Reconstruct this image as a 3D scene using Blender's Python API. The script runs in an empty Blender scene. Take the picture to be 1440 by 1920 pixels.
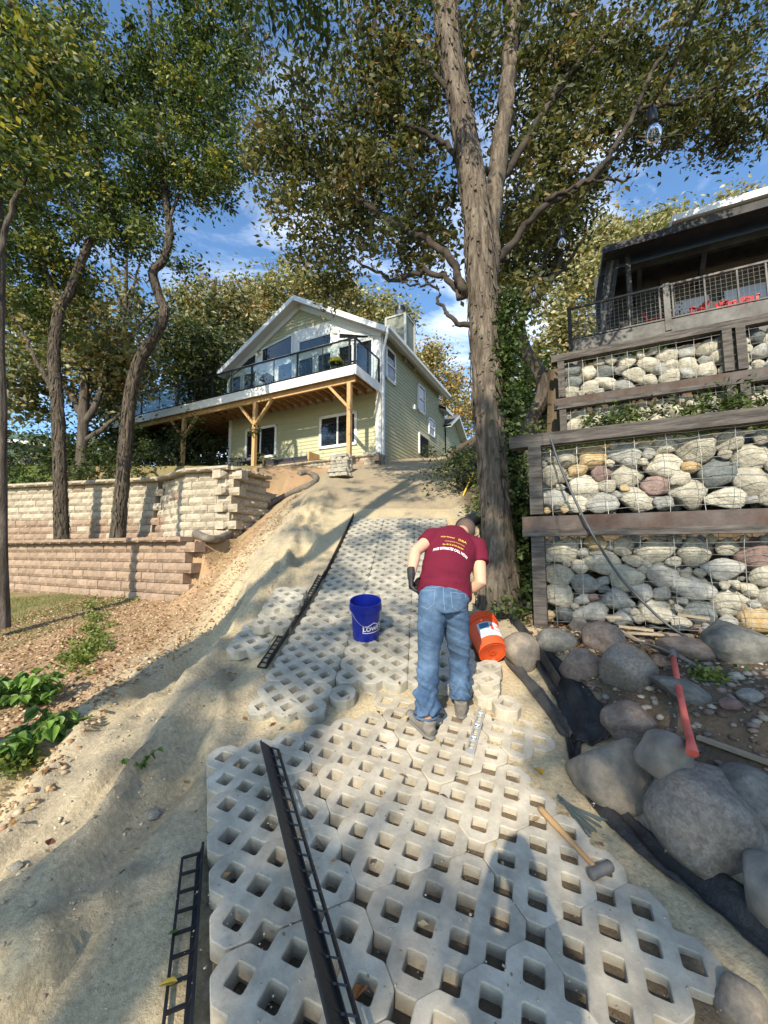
import bpy, bmesh, math, random
import numpy as np
from mathutils import Vector, Matrix, Quaternion
from mathutils.bvhtree import BVHTree
C = bpy.context.scene
COL = C.collection
PI = math.pi
# ------------------------------------------------------------------ camera, sky, sun, exposure
F = 765.0                      # focal length in pixels of the 1440 x 1920 photograph
PITCH = math.radians(5.6)
cam = bpy.data.cameras.new('camera'); camo = bpy.data.objects.new('camera', cam); COL.objects.link(camo)
cam.sensor_fit = 'VERTICAL'; cam.sensor_height = 36.0; cam.sensor_width = 27.0
cam.lens = 36.0 * F / 1920.0
cam.clip_start = 0.05; cam.clip_end = 2000
camo.location = (0, 0, 0); camo.rotation_euler = (PI / 2 + PITCH, 0, 0)
C.camera = camo
SUN_AZ, SUN_EL = math.radians(17.5), math.radians(31.5)
TOSUN = Vector((-math.cos(SUN_EL) * math.sin(SUN_AZ), -math.cos(SUN_EL) * math.cos(SUN_AZ), math.sin(SUN_EL)))
w = bpy.data.worlds.new('World'); C.world = w; w.use_nodes = True
nt = w.node_tree; nt.nodes.clear()
out = nt.nodes.new('ShaderNodeOutputWorld'); bg = nt.nodes.new('ShaderNodeBackground')
sky = nt.nodes.new('ShaderNodeTexSky'); sky.sky_type = 'NISHITA'; sky.sun_disc = False
sky.sun_elevation = SUN_EL; sky.sun_rotation = math.radians(197.5); sky.altitude = 200
sky.air_density = 1.0; sky.dust_density = 0.6; sky.ozone_density = 2.2
tc = nt.nodes.new('ShaderNodeTexCoord'); mp = nt.nodes.new('ShaderNodeMapping')
mp.inputs['Scale'].default_value = (1.0, 1.6, 3.2); mp.inputs['Rotation'].default_value = (0.0, 0.35, 0.6)
n1 = nt.nodes.new('ShaderNodeTexNoise'); n1.inputs['Scale'].default_value = 3.0; n1.inputs['Detail'].default_value = 8; n1.inputs['Roughness'].default_value = 0.62
n1.inputs['Distortion'].default_value = 0.35
n2 = nt.nodes.new('ShaderNodeTexNoise'); n2.inputs['Scale'].default_value = 1.5; n2.inputs['Detail'].default_value = 2
r1 = nt.nodes.new('ShaderNodeValToRGB'); r1.color_ramp.elements[0].position = 0.46; r1.color_ramp.elements[1].position = 0.76
r2 = nt.nodes.new('ShaderNodeValToRGB'); r2.color_ramp.elements[0].position = 0.36; r2.color_ramp.elements[1].position = 0.55
mu = nt.nodes.new('ShaderNodeMath'); mu.operation = 'MULTIPLY'
mu2 = nt.nodes.new('ShaderNodeMath'); mu2.operation = 'MULTIPLY'; mu2.inputs[1].default_value = 0.9
tint = nt.nodes.new('ShaderNodeMix'); tint.data_type = 'RGBA'; tint.blend_type = 'MULTIPLY'; tint.inputs[0].default_value = 1
tint.inputs[7].default_value = (0.84, 1.03, 1.13, 1)
mix = nt.nodes.new('ShaderNodeMix'); mix.data_type = 'RGBA'
mix.inputs[7].default_value = (7.6, 8.1, 8.8, 1)
for a, b in ((tc.outputs['Generated'], mp.inputs['Vector']), (mp.outputs[0], n1.inputs['Vector']), (tc.outputs['Generated'], n2.inputs['Vector']),
             (n1.outputs['Fac'], r1.inputs[0]), (n2.outputs['Fac'], r2.inputs[0]), (r1.outputs[0], mu.inputs[0]), (r2.outputs[0], mu.inputs[1]),
             (mu.outputs[0], mu2.inputs[0]), (mu2.outputs[0], mix.inputs[0]), (sky.outputs[0], tint.inputs[6]), (tint.outputs[2], mix.inputs[6]), (mix.outputs[2], bg.inputs[0]), (bg.outputs[0], out.inputs[0])):
    nt.links.new(a, b)
bg.inputs[1].default_value = 0.15
sl = bpy.data.lights.new('sun', 'SUN'); sl.energy = 4.8; sl.angle = math.radians(0.55); sl.color = (1, 0.89, 0.70)
so = bpy.data.objects.new('sun', sl); COL.objects.link(so); so.rotation_euler = TOSUN.to_track_quat('Z', 'Y').to_euler()
C.view_settings.view_transform = 'Standard'; C.view_settings.look = 'None'
C.view_settings.exposure = 0.72; C.view_settings.gamma = 1; C.view_settings.use_curve_mapping = False
C.render.engine = 'CYCLES'; C.cycles.max_bounces = 6; C.cycles.transparent_max_bounces = 8; C.cycles.diffuse_bounces = 4
C.cycles.use_denoising = True
# ------------------------------------------------------------------ helpers
rng = np.random.default_rng(7)
R = random.Random(11)
cp, sp = math.cos(PITCH), math.sin(PITCH)
def ray(px, py):
    x, y = (px - 720) / F, (960 - py) / F
    return Vector((x, cp - y * sp, sp + y * cp))
def at(px, py, Y):                       # the point seen at a pixel of the photograph, Y metres ahead
    d = ray(px, py); return d * (Y / d.y)
def lerp(a, b, t): return a + (b - a) * t
_h = {}
def hashn(ix, iy, seed):
    v = np.sin(ix * 127.1 + iy * 311.7 + seed * 74.7) * 43758.5453
    return v - np.floor(v)
def vnoise(x, y, seed=0):
    ix, iy = np.floor(x), np.floor(y); fx, fy = x - ix, y - iy
    fx = fx * fx * (3 - 2 * fx); fy = fy * fy * (3 - 2 * fy)
    a, b, c, d = hashn(ix, iy, seed), hashn(ix + 1, iy, seed), hashn(ix, iy + 1, seed), hashn(ix + 1, iy + 1, seed)
    return (a + (b - a) * fx) * (1 - fy) + (c + (d - c) * fx) * fy
def fbm(x, y, seed=0, oct=4, rough=.5):
    s = 0; a = 1; t = 0
    for k in range(oct):
        s = s + a * vnoise(x * 2 ** k, y * 2 ** k, seed + k * 13); t += a; a *= rough
    return s / t * 2 - 1
def sstep(a, b, x):
    t = np.clip((x - a) / (b - a), 0, 1); return t * t * (3 - 2 * t)
# materials
M = {}
def mat(name, col=(.5, .5, .5), rough=.8, metal=0, var=.0, vscale=8, bump=0, bscale=30, col2=None, spec=.5, attr=None, objvar=0, trans=0, alpha=None, stretch=None, bdist=.02, coords='Object'):
    m = bpy.data.materials.new(name); m.use_nodes = True; n = m.node_tree.nodes; l = m.node_tree.links
    b = n['Principled BSDF']; b.inputs['Roughness'].default_value = rough; b.inputs['Metallic'].default_value = metal
    b.inputs['Specular IOR Level'].default_value = spec
    b.inputs['Base Color'].default_value = (*col, 1)
    src = None
    t = n.new('ShaderNodeTexCoord'); vec = t.outputs[coords]
    if objvar:
        oi0 = n.new('ShaderNodeObjectInfo'); ml = n.new('ShaderNodeMath'); ml.operation = 'MULTIPLY'; ml.inputs[1].default_value = 61.7; l.new(oi0.outputs['Random'], ml.inputs[0])
        ad = n.new('ShaderNodeVectorMath'); ad.operation = 'ADD'; l.new(vec, ad.inputs[0]); l.new(ml.outputs[0], ad.inputs[1]); vec = ad.outputs[0]
    if stretch:
        mpn = n.new('ShaderNodeMapping'); mpn.inputs['Scale'].default_value = stretch; l.new(vec, mpn.inputs[0]); vec = mpn.outputs[0]
    if attr:
        a = n.new('ShaderNodeAttribute'); a.attribute_name = attr; src = a.outputs['Color']
    if var or col2:
        no = n.new('ShaderNodeTexNoise'); no.inputs['Scale'].default_value = vscale; no.inputs['Detail'].default_value = 6; no.inputs['Roughness'].default_value = .65
        l.new(vec, no.inputs['Vector'])
        if col2:
            rp = n.new('ShaderNodeValToRGB'); rp.color_ramp.elements[0].position = .38; rp.color_ramp.elements[1].position = .64
            rp.color_ramp.elements[0].color = (*col, 1); rp.color_ramp.elements[1].color = (*col2, 1)
            l.new(no.outputs['Fac'], rp.inputs[0]); src = rp.outputs[0]
        if var:
            mr = n.new('ShaderNodeMapRange'); mr.inputs['From Min'].default_value = .3; mr.inputs['From Max'].default_value = .7
            mr.inputs['To Min'].default_value = 1 - var; mr.inputs['To Max'].default_value = 1 + var
            no2 = n.new('ShaderNodeTexNoise'); no2.inputs['Scale'].default_value = vscale * 2.3; no2.inputs['Detail'].default_value = 8; no2.inputs['Roughness'].default_value = .7
            l.new(vec, no2.inputs['Vector']); l.new(no2.outputs['Fac'], mr.inputs['Value'])
            mx = n.new('ShaderNodeVectorMath'); mx.operation = 'MULTIPLY'
            if src is None: mx.inputs[0].default_value = col
            else: l.new(src, mx.inputs[0])
            l.new(mr.outputs[0], mx.inputs[1]); src = mx.outputs[0]
    if objvar:
        oi = n.new('ShaderNodeObjectInfo'); mr = n.new('ShaderNodeMapRange')
        mr.inputs['To Min'].default_value = 1 - objvar; mr.inputs['To Max'].default_value = 1 + objvar
        l.new(oi.outputs['Random'], mr.inputs['Value']); mx = n.new('ShaderNodeVectorMath'); mx.operation = 'MULTIPLY'
        if src is None: mx.inputs[0].default_value = col
        else: l.new(src, mx.inputs[0])
        l.new(mr.outputs[0], mx.inputs[1]); src = mx.outputs[0]
    if src is not None: l.new(src, b.inputs['Base Color'])
    if bump:
        nb = n.new('ShaderNodeTexNoise'); nb.inputs['Scale'].default_value = bscale; nb.inputs['Detail'].default_value = 7; nb.inputs['Roughness'].default_value = .68
        l.new(vec, nb.inputs['Vector']); bp = n.new('ShaderNodeBump'); bp.inputs['Strength'].default_value = bump; bp.inputs['Distance'].default_value = bdist
        l.new(nb.outputs['Fac'], bp.inputs['Height']); l.new(bp.outputs[0], b.inputs['Normal'])
    if trans:
        tr = n.new('ShaderNodeBsdfTranslucent'); ms = n.new('ShaderNodeMixShader'); ms.inputs[0].default_value = trans
        if src is not None:
            g = n.new('ShaderNodeVectorMath'); g.operation = 'MULTIPLY'; g.inputs[1].default_value = (1.5, 1.6, .8); l.new(src, g.inputs[0]); l.new(g.outputs[0], tr.inputs[0])
        else: tr.inputs[0].default_value = (*col, 1)
        l.new(b.outputs[0], ms.inputs[1]); l.new(tr.outputs[0], ms.inputs[2]); l.new(ms.outputs[0], n['Material Output'].inputs[0])
    if alpha is not None:
        b.inputs['Transmission Weight'].default_value = alpha; b.inputs['IOR'].default_value = 1.45
    M[name] = m; return m
# object helpers
def tag(o, label=None, cat=None, group=None, kind=None):
    if label: o['label'] = label
    if cat: o['category'] = cat
    if group: o['group'] = group
    if kind: o['kind'] = kind
    return o
def empty(name, loc=(0, 0, 0), label=None, cat=None, group=None):
    o = bpy.data.objects.new(name, None); o.location = loc; COL.objects.link(o); o.empty_display_size = .1
    return tag(o, label, cat, group)
def link(name, me, parent=None, mtx=None):
    o = bpy.data.objects.new(name, me); COL.objects.link(o)
    if parent is not None: o.parent = parent
    if mtx is not None:
        o.matrix_basis = mtx if parent is None else (parent_world(parent).inverted() @ mtx)
    return o
def parent_world(p):
    m = p.matrix_basis.copy()
    while p.parent is not None: p = p.parent; m = p.matrix_basis @ m
    return m
class MB:
    def __init__(s): s.v = []; s.f = []; s.mi = []; s.cur = 0
    def add(s, vs, fs):
        n = len(s.v); s.v += [tuple(v) for v in vs]; s.f += [tuple(i + n for i in f) for f in fs]; s.mi += [s.cur] * len(fs); return s
    def box(s, c, size, rot=None):
        c = Vector(c); h = [x / 2 for x in size]
        vs = [Vector((a * h[0], b * h[1], d * h[2])) for a in (-1, 1) for b in (-1, 1) for d in (-1, 1)]
        if rot is not None: vs = [rot @ v for v in vs]
        return s.add([v + c for v in vs], [(0, 1, 3, 2), (4, 6, 7, 5), (0, 4, 5, 1), (2, 3, 7, 6), (0, 2, 6, 4), (1, 5, 7, 3)])
    def beam(s, p0, p1, wd, ht, up=(0, 0, 1)):
        p0, p1 = Vector(p0), Vector(p1); d = p1 - p0; L = d.length; d.normalize(); up = Vector(up)
        x = d.cross(up)
        if x.length < 1e-4: x = d.cross(Vector((1, 0, 0)))
        x.normalize(); z = x.cross(d)
        return s.box((p0 + p1) / 2, (wd, L, ht), Matrix((x, d, z)).transposed())
    def tube(s, pts, rad, n=8, cap=True, ell=None, up=None):
        pts = [Vector(p) for p in pts]
        if not hasattr(rad, '__len__'): rad = [rad] * len(pts)
        prev = None; rings = []; vs = []
        for i, p in enumerate(pts):
            d = (pts[min(i + 1, len(pts) - 1)] - pts[max(i - 1, 0)]).normalized()
            if up is not None: u = Vector(up[i] if isinstance(up[0], (tuple, Vector, list)) else up)
            elif prev is None: u = Vector((0, 0, 1)) if abs(d.z) < .9 else Vector((1, 0, 0))
            else: u = prev
            x = (u - d * u.dot(d))
            if x.length < 1e-5: x = d.orthogonal()
            x.normalize(); prev = x; y = d.cross(x)
            r = rad[i]; rx, ry = (r if hasattr(r, '__len__') else (r, r))
            for k in range(n):
                a = 2 * PI * k / n; vs.append(p + x * math.cos(a) * rx + y * math.sin(a) * ry)
        fs = []
        for i in range(len(pts) - 1):
            for k in range(n):
                fs.append((i * n + k, i * n + (k + 1) % n, (i + 1) * n + (k + 1) % n, (i + 1) * n + k))
        if cap: fs += [tuple(range(n))[::-1], tuple((len(pts) - 1) * n + k for k in range(n))]
        return s.add(vs, fs)
    def lathe(s, prof, n=24, c=(0, 0, 0)):
        c = Vector(c); vs = []
        for r, z in prof:
            for k in range(n): a = 2 * PI * k / n; vs.append(c + Vector((r * math.cos(a), r * math.sin(a), z)))
        fs = [(i * n + k, i * n + (k + 1) % n, (i + 1) * n + (k + 1) % n, (i + 1) * n + k) for i in range(len(prof) - 1) for k in range(n)]
        return s.add(vs, fs)
    def quad(s, a, b, c, d): return s.add([a, b, c, d], [(0, 1, 2, 3)])
    def mesh(s, name, mats, smooth=False):
        me = bpy.data.meshes.new(name); me.from_pydata(s.v, [], s.f)
        for m in (mats if isinstance(mats, (list, tuple)) else [mats]): me.materials.append(m)
        if max(s.mi, default=0): me.polygons.foreach_set('material_index', s.mi)
        if smooth: me.polygons.foreach_set('use_smooth', [True] * len(me.polygons))
        me.update(); return me
    def build(s, name, mats, parent=None, smooth=False, mtx=None):
        return link(name, s.mesh(name, mats, smooth), parent, mtx)
def part(mb, name, m, parent, smooth=False):      # mb in world coordinates, parent an unrotated empty
    me = mb.mesh(name, m, smooth); o = link(name, me, parent)
    me.transform(parent_world(parent).inverted()); return o
def fix_normals(me):
    b = bmesh.new(); b.from_mesh(me); bmesh.ops.recalc_face_normals(b, faces=b.faces); b.to_mesh(me); b.free(); return me
def shade(me, ang=None):
    me.polygons.foreach_set('use_smooth', [True] * len(me.polygons))
    if ang: me.set_sharp_from_angle(angle=math.radians(ang))
    return me
def npmesh(name, v, f, m, colors=None, cname='leafcol', smooth=False):   # all faces of equal size
    me = bpy.data.meshes.new(name); v = np.asarray(v, np.float32); f = np.asarray(f, np.int32)
    me.vertices.add(len(v)); me.vertices.foreach_set('co', v.ravel())
    me.loops.add(f.size); me.loops.foreach_set('vertex_index', f.ravel())
    me.polygons.add(len(f)); me.polygons.foreach_set('loop_start', np.arange(len(f), dtype=np.int32) * f.shape[1])
    if smooth: me.polygons.foreach_set('use_smooth', np.ones(len(f), bool))
    me.materials.append(m); me.update(calc_edges=True)
    if colors is not None:
        a = me.attributes.new(cname, 'FLOAT_COLOR', 'POINT'); c = np.ones((len(v), 4), np.float32); c[:, :3] = colors; a.data.foreach_set('color', c.ravel())
    return me
# ------------------------------------------------------------------ the lie of the land (camera is the origin)
U = Vector((-.895, .446, 0)).normalized()      # along the house front, to the left
S = Vector((.446, .895, 0)).normalized()       # away from the lake, up the hill
KY = [-40, -2, 0, 1.3, 2.5, 3.1, 3.5, 4.3, 5.23, 6.6, 8.04, 10, 12.5, 15, 18, 21, 30, 60, 400]
KZ = [-9, -2.33, -1.88, -1.60, -1.33, -1.19, -1.04, -.79, -.517, .08, .736, 1.66, 2.65, 3.42, 4.3, 4.75, 5.3, 6.5, 12]
def Ptop(y):
    e = .25; return (np.interp(y - e, KY, KZ) + np.interp(y, KY, KZ) * 2 + np.interp(y + e, KY, KZ)) / 4
def hitP(px, py, off=0.0):
    d = ray(px, py); lo, hi = .3, 400
    t = np.geomspace(.5, 200, 3000); z = d.z * t; y = d.y * t
    k = np.argmax(z < Ptop(y) + off); return d * float(t[k])
_xr = [hitP(px, py, -.09) for px, py in ((1440, 1830), (1230, 1590), (1090, 1440), (1010, 1290), (950, 1150), (885, 1020), (850, 950), (858, 885))]
_xr.sort(key=lambda p: p.y)
XRy = [-5] + [p.y for p in _xr] + [22, 60]; XRx = [_xr[0].x] + [p.x for p in _xr] + [2.6, 9]
LW0 = at(340, 1015, 7.8); LW0.z = 0
UWA = at(430, 878, 9.4); UWB = at(345, 882, 9.8); UWC = at(298, 900, 10.9); UWD = at(0, 905, 12.2); UWR = at(514, 905, 10.9)
G0 = at(1000, 900, 4.4); G0.z = 0; G1 = at(1050, 740, 7.8); G1.z = 0
DG1 = (G1 - G0).dot(S)
HC = at(715, 870, 15.3); HZ = HC.z; HC.z = 0      # near corner of the green house
def poly_in(x, y, poly):
    r = np.zeros(np.shape(x), bool); n = len(poly)
    for i in range(n):
        (x0, y0), (x1, y1) = poly[i], poly[(i + 1) % n]
        c = ((y0 > y) != (y1 > y)) & (x < (x1 - x0) * (y - y0) / (y1 - y0 + 1e-12) + x0); r ^= c
    return r
DX = UWD + (UWD - UWC).normalized() * 30
UPOLY = [(p.x, p.y) for p in (UWA, UWB, UWC, UWD, DX)] + [(DX.x, 90), (-1.0, 90), (-.9, 15.0), (UWR.x, UWR.y)]
def shrink(p, k=.13):
    return p
def H(x, y, noise=True):
    x = np.asarray(x, float); y = np.asarray(y, float)
    P = Ptop(y) - .09
    ridge = -1.72 + .0 * y
    hv = np.where(y < 3, -1.4 + .3 * (y - 3), -1.4 + .11 * (y - 3)) + .07 * (x + 3)
    hv = np.minimum(hv, P)
    ridge = ridge - sstep(0, .9, ridge - x) * .12 * fbm(x * 1.1, y * 1.1, 5, 2)
    dl = np.maximum(ridge - x, 0)
    bank = np.maximum(P - .6 * dl + .25 * np.exp(-dl / .4) * 0, hv)
    k = .12; dd = P - .6 * dl - hv; bank = hv + np.where(dd > 0, dd, 0) * sstep(-.1, .6, dd) + 0
    H = np.where(x < ridge, bank, P)
    # swell of loose sand between strip and ridge
    H = H + .06 * np.exp(-((x + 1.45) / .3) ** 2) * sstep(1, 2.5, y) * (1 - sstep(9, 11, y))
    a = (x - LW0.x) * U.x + (y - LW0.y) * U.y; d = (x - LW0.x) * S.x + (y - LW0.y) * S.y
    terr = .22 - 1.6 * np.maximum(-a, 0) + .05 * d
    H = np.where((d > .30) & (a > -2), np.maximum(H, terr), H)
    inu = poly_in(x - .34 * S.x, y - .34 * S.y, UPOLY) & poly_in(x - .3 * U.x, y - .3 * U.y, UPOLY)
    dS = (x - UWA.x) * S.x + (y - UWA.y) * S.y
    up = UWA.z - .03 + np.clip(.25 * dS, 0, HZ - .25 - UWA.z) - .1 * sstep(0, 3, UWC.x - x)
    up = np.where(y > 15.0, np.maximum(up, HZ - .1), up)
    ex, ey = -.9 - UWR.x, 15.0 - UWR.y; el = math.hypot(ex, ey); dl2 = -((x - UWR.x) * ey - (y - UWR.y) * ex) / el
    wt = np.where((y > UWR.y) & (y < 14.5), sstep(0, 1.5, dl2), 1.0); wt = np.where(dS < 1.7, np.maximum(wt, (dl2 > 0) * (y <= UWR.y)), wt)
    H = np.where(inu & (y < 60), np.maximum(H, H + (up - H) * wt), H)
    # right side
    xr = np.interp(y, XRy, XRx); ag = -((x - G0.x) * U.x + (y - G0.y) * U.y); dg = (x - G0.x) * S.x + (y - G0.y) * S.y
    T = np.where(dg < .45, -.78 + .1 * np.minimum(dg, 0) + .0 * x, np.where((dg < DG1 + .45), 1.05 + .26 * (dg - .2), 3.7 + .3 * (dg - DG1)))
    T = np.where((dg >= .45) & (dg < 1.0) & (ag > 0), np.minimum(T, 1.05), T)
    T = np.minimum(T, 5.5)
    slope = np.where(dg > .45, np.where(ag > -.1, 2.0, .62), .55)
    rise = P + np.maximum(x - xr, 0) * slope
    side = np.minimum(rise, T)
    side = np.where(dg < .45, np.minimum(rise, np.maximum(T, P)), np.minimum(rise, np.maximum(T, P)))
    H = np.where(x > xr, np.maximum(side, P), H)
    if noise:
        inp = ((x > -1.15) & (x < 1.0) & (y > 3.2) & (y < 8.4)) | ((y < 3.3) & (x > -1.35 + .42 * (1.0 - y) * -.4) & (x < xr))
        amp = np.where(inp, .014, .035)
        amp = np.where((y > 8.6) & (y < 20) & ~inu, .03, amp)
        H = H + amp * fbm(x * 2.2, y * 1.3, 3, 5, .6) + np.where(inp, 0, .012) * fbm(x * 9, y * 7, 9, 3) \
            + np.where(inp, .0, .03) * sstep(-2.2, -1.5, x) * (1 - sstep(-1.2, -1.0, x)) * fbm(x * 5, y * 1.2, 21, 3)
        bk = sstep(-2.9, -2.2, x) * (1 - sstep(-1.28, -1.05, x)) * (y < 9.5) * (1 - inp)
        q = x + .30 * fbm(x * .8, y * .5, 66, 2)
        H = H + bk * (.16 * (1 - np.abs(fbm(q * 2.6, y * .75, 61, 3)) * 2.2) + .055 * fbm(q * 6, y * 2.2, 62, 4, .6) - .05)
        H = H + .03 * (y > 8.4) * (y < 16) * (x > -1.6) * (x < xr) * fbm(x * 2, y * 1.2, 63, 4)
    return H
def Hs(x, y): return float(H(np.array([x]), np.array([y]))[0])
def hit(px, py, off=0.0, y0=.5):
    d = ray(px, py); t = np.geomspace(y0, 120, 4000); x = d.x * t; y = d.y * t; z = d.z * t
    g = H(x, y) + off; k = np.argmax(z < g)
    if k == 0 and not z[0] < g[0]: k = len(t) - 1
    return d * float(t[k])
# ------------------------------------------------------------------ ground
no, nxd, nyd = Vector((-.9196, 2.5133, -1.3108)), Vector((.9147, .4013, .0481)), Vector((-.4023, .8924, .2045))
def ticks(a, segs):
    r = [a]
    for b, st in segs:
        n = max(1, int(round((b - r[-1]) / st))); r += list(np.linspace(r[-1], b, n + 1)[1:])
    return np.array(r)
gx = ticks(-400, [(-60, 60), (-16, 4), (-13, .4), (-4, .13), (-1, .04), (2.2, .05), (4, .1), (8, .2), (20, 2), (60, 8), (400, 60)])
gy = ticks(-30, [(-4, 4), (.4, .4), (1.2, .06), (4.5, .035), (9, .06), (14, .12), (22, .4), (60, 4), (400, 50)])
GX, GY = np.meshgrid(gx, gy); GZ = H(GX, GY)
dr_ = np.random.default_rng(12)
for k in range(130):                                     # footprints, dents and clods in the loose ground
    cx, cy = (dr_.uniform(-2.4, -1.1), dr_.uniform(1.0, 8.8)) if k < 95 else (dr_.uniform(-1.2, 1.4), dr_.uniform(8.6, 13))
    a = dr_.uniform(-.6, .6); dx, dy = GX - cx, GY - cy; u_, v_ = dx * math.cos(a) + dy * math.sin(a), -dx * math.sin(a) + dy * math.cos(a)
    rr_ = (u_ / dr_.uniform(.03, .07)) ** 2 + (v_ / dr_.uniform(.06, .16)) ** 2; am = dr_.uniform(.012, .03) * dr_.choice((-1, -1, -1, .7))
    GZ = GZ + am * np.exp(-rr_) - am * .35 * np.exp(-(np.sqrt(rr_) - 1.7) ** 2 * 3)
nx, ny = len(gx), len(gy)
gv = np.stack([GX.ravel(), GY.ravel(), GZ.ravel()], 1)
idx = np.arange(nx * ny).reshape(ny, nx)
gf = np.stack([idx[:-1, :-1].ravel(), idx[:-1, 1:].ravel(), idx[1:, 1:].ravel(), idx[1:, :-1].ravel()], 1)
X, Y = GX.ravel(), GY.ravel()
xr = np.interp(Y, XRy, XRx)
nz = fbm(X * .9, Y * .7, 40, 4)
sand = sstep(-2.95, -2.45, X - .12 * np.maximum(3 - Y, 0) * -1 + .5 * nz - .12 * np.maximum(5 - Y, 0) * 0) * (1 - sstep(.15, .45, X - xr + .3 * nz))
inu = poly_in(X, Y, UPOLY)
sand = np.where(inu | (Y < -1), 0, sand)
c_sand = np.array([.46, .375, .235]); c_sand2 = np.array([.35, .295, .205]); c_dirt = np.array([.34, .225, .13]); c_dark = np.array([.10, .075, .05]); c_green = np.array([.09, .12, .03]); c_path = np.array([.30, .245, .165])
n2_ = fbm(X * 2.5, Y * 1.1, 55, 4)[:, None]
sc_ = c_sand + (c_sand2 - c_sand) * np.clip(.5 + 1.2 * n2_, 0, 1)
sc_ = np.where((Y > 8.6)[:, None], c_path * (1 + .15 * n2_), sc_)
damp_shade = sstep(.12, .4, fbm(X * 1.7 + 2, Y * .8, 77, 4)) * sstep(-2.1, -1.7, X) * (1 - sstep(-1.3, -1.05, X)) * (Y < 9)  # patches of shade, with some damp, darkened into the bank's sand colour
sc_ = sc_ * (1 - .35 * damp_shade[:, None])
left = (X < 0)[:, None]
dc = np.where(left, c_dirt * (1 + .3 * n2_), c_dark * (1 + .5 * n2_))
g_ = sstep(.0, .35, fbm(X * .8, Y * .8, 91, 3)) * (X < -3)
gp = sstep(9.5, 8.3, Y) * 0 + (X < -4.9) * (Y > 4.5) * 1.0
dc = dc * (1 - .55 * np.clip(g_ * .4 + gp * .8, 0, 1)[:, None]) + c_green * (.55 * np.clip(g_ * .4 + gp * .8, 0, 1))[:, None]
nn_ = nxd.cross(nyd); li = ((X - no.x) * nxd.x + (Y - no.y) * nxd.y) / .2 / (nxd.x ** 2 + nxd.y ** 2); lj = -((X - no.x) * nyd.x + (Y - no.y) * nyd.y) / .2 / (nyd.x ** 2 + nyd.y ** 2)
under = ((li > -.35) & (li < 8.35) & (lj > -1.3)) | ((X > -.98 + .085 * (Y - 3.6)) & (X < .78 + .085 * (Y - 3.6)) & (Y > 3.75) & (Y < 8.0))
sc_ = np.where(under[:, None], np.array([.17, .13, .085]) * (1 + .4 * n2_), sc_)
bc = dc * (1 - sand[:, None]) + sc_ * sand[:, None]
far_ = ((np.abs(X) > 12) | (Y > 22))[:, None]
bc = np.where(far_, c_green * .9, bc)
bc = np.clip(bc, .01, 1)
gm = mat('earth', attr='groundcol', var=.30, vscale=16, bump=1.0, bscale=45, rough=.95, spec=.2, bdist=.012)
ground = link('ground', npmesh('ground', gv, gf, gm, bc, 'groundcol', smooth=True)); tag(ground, kind='structure')
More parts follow.
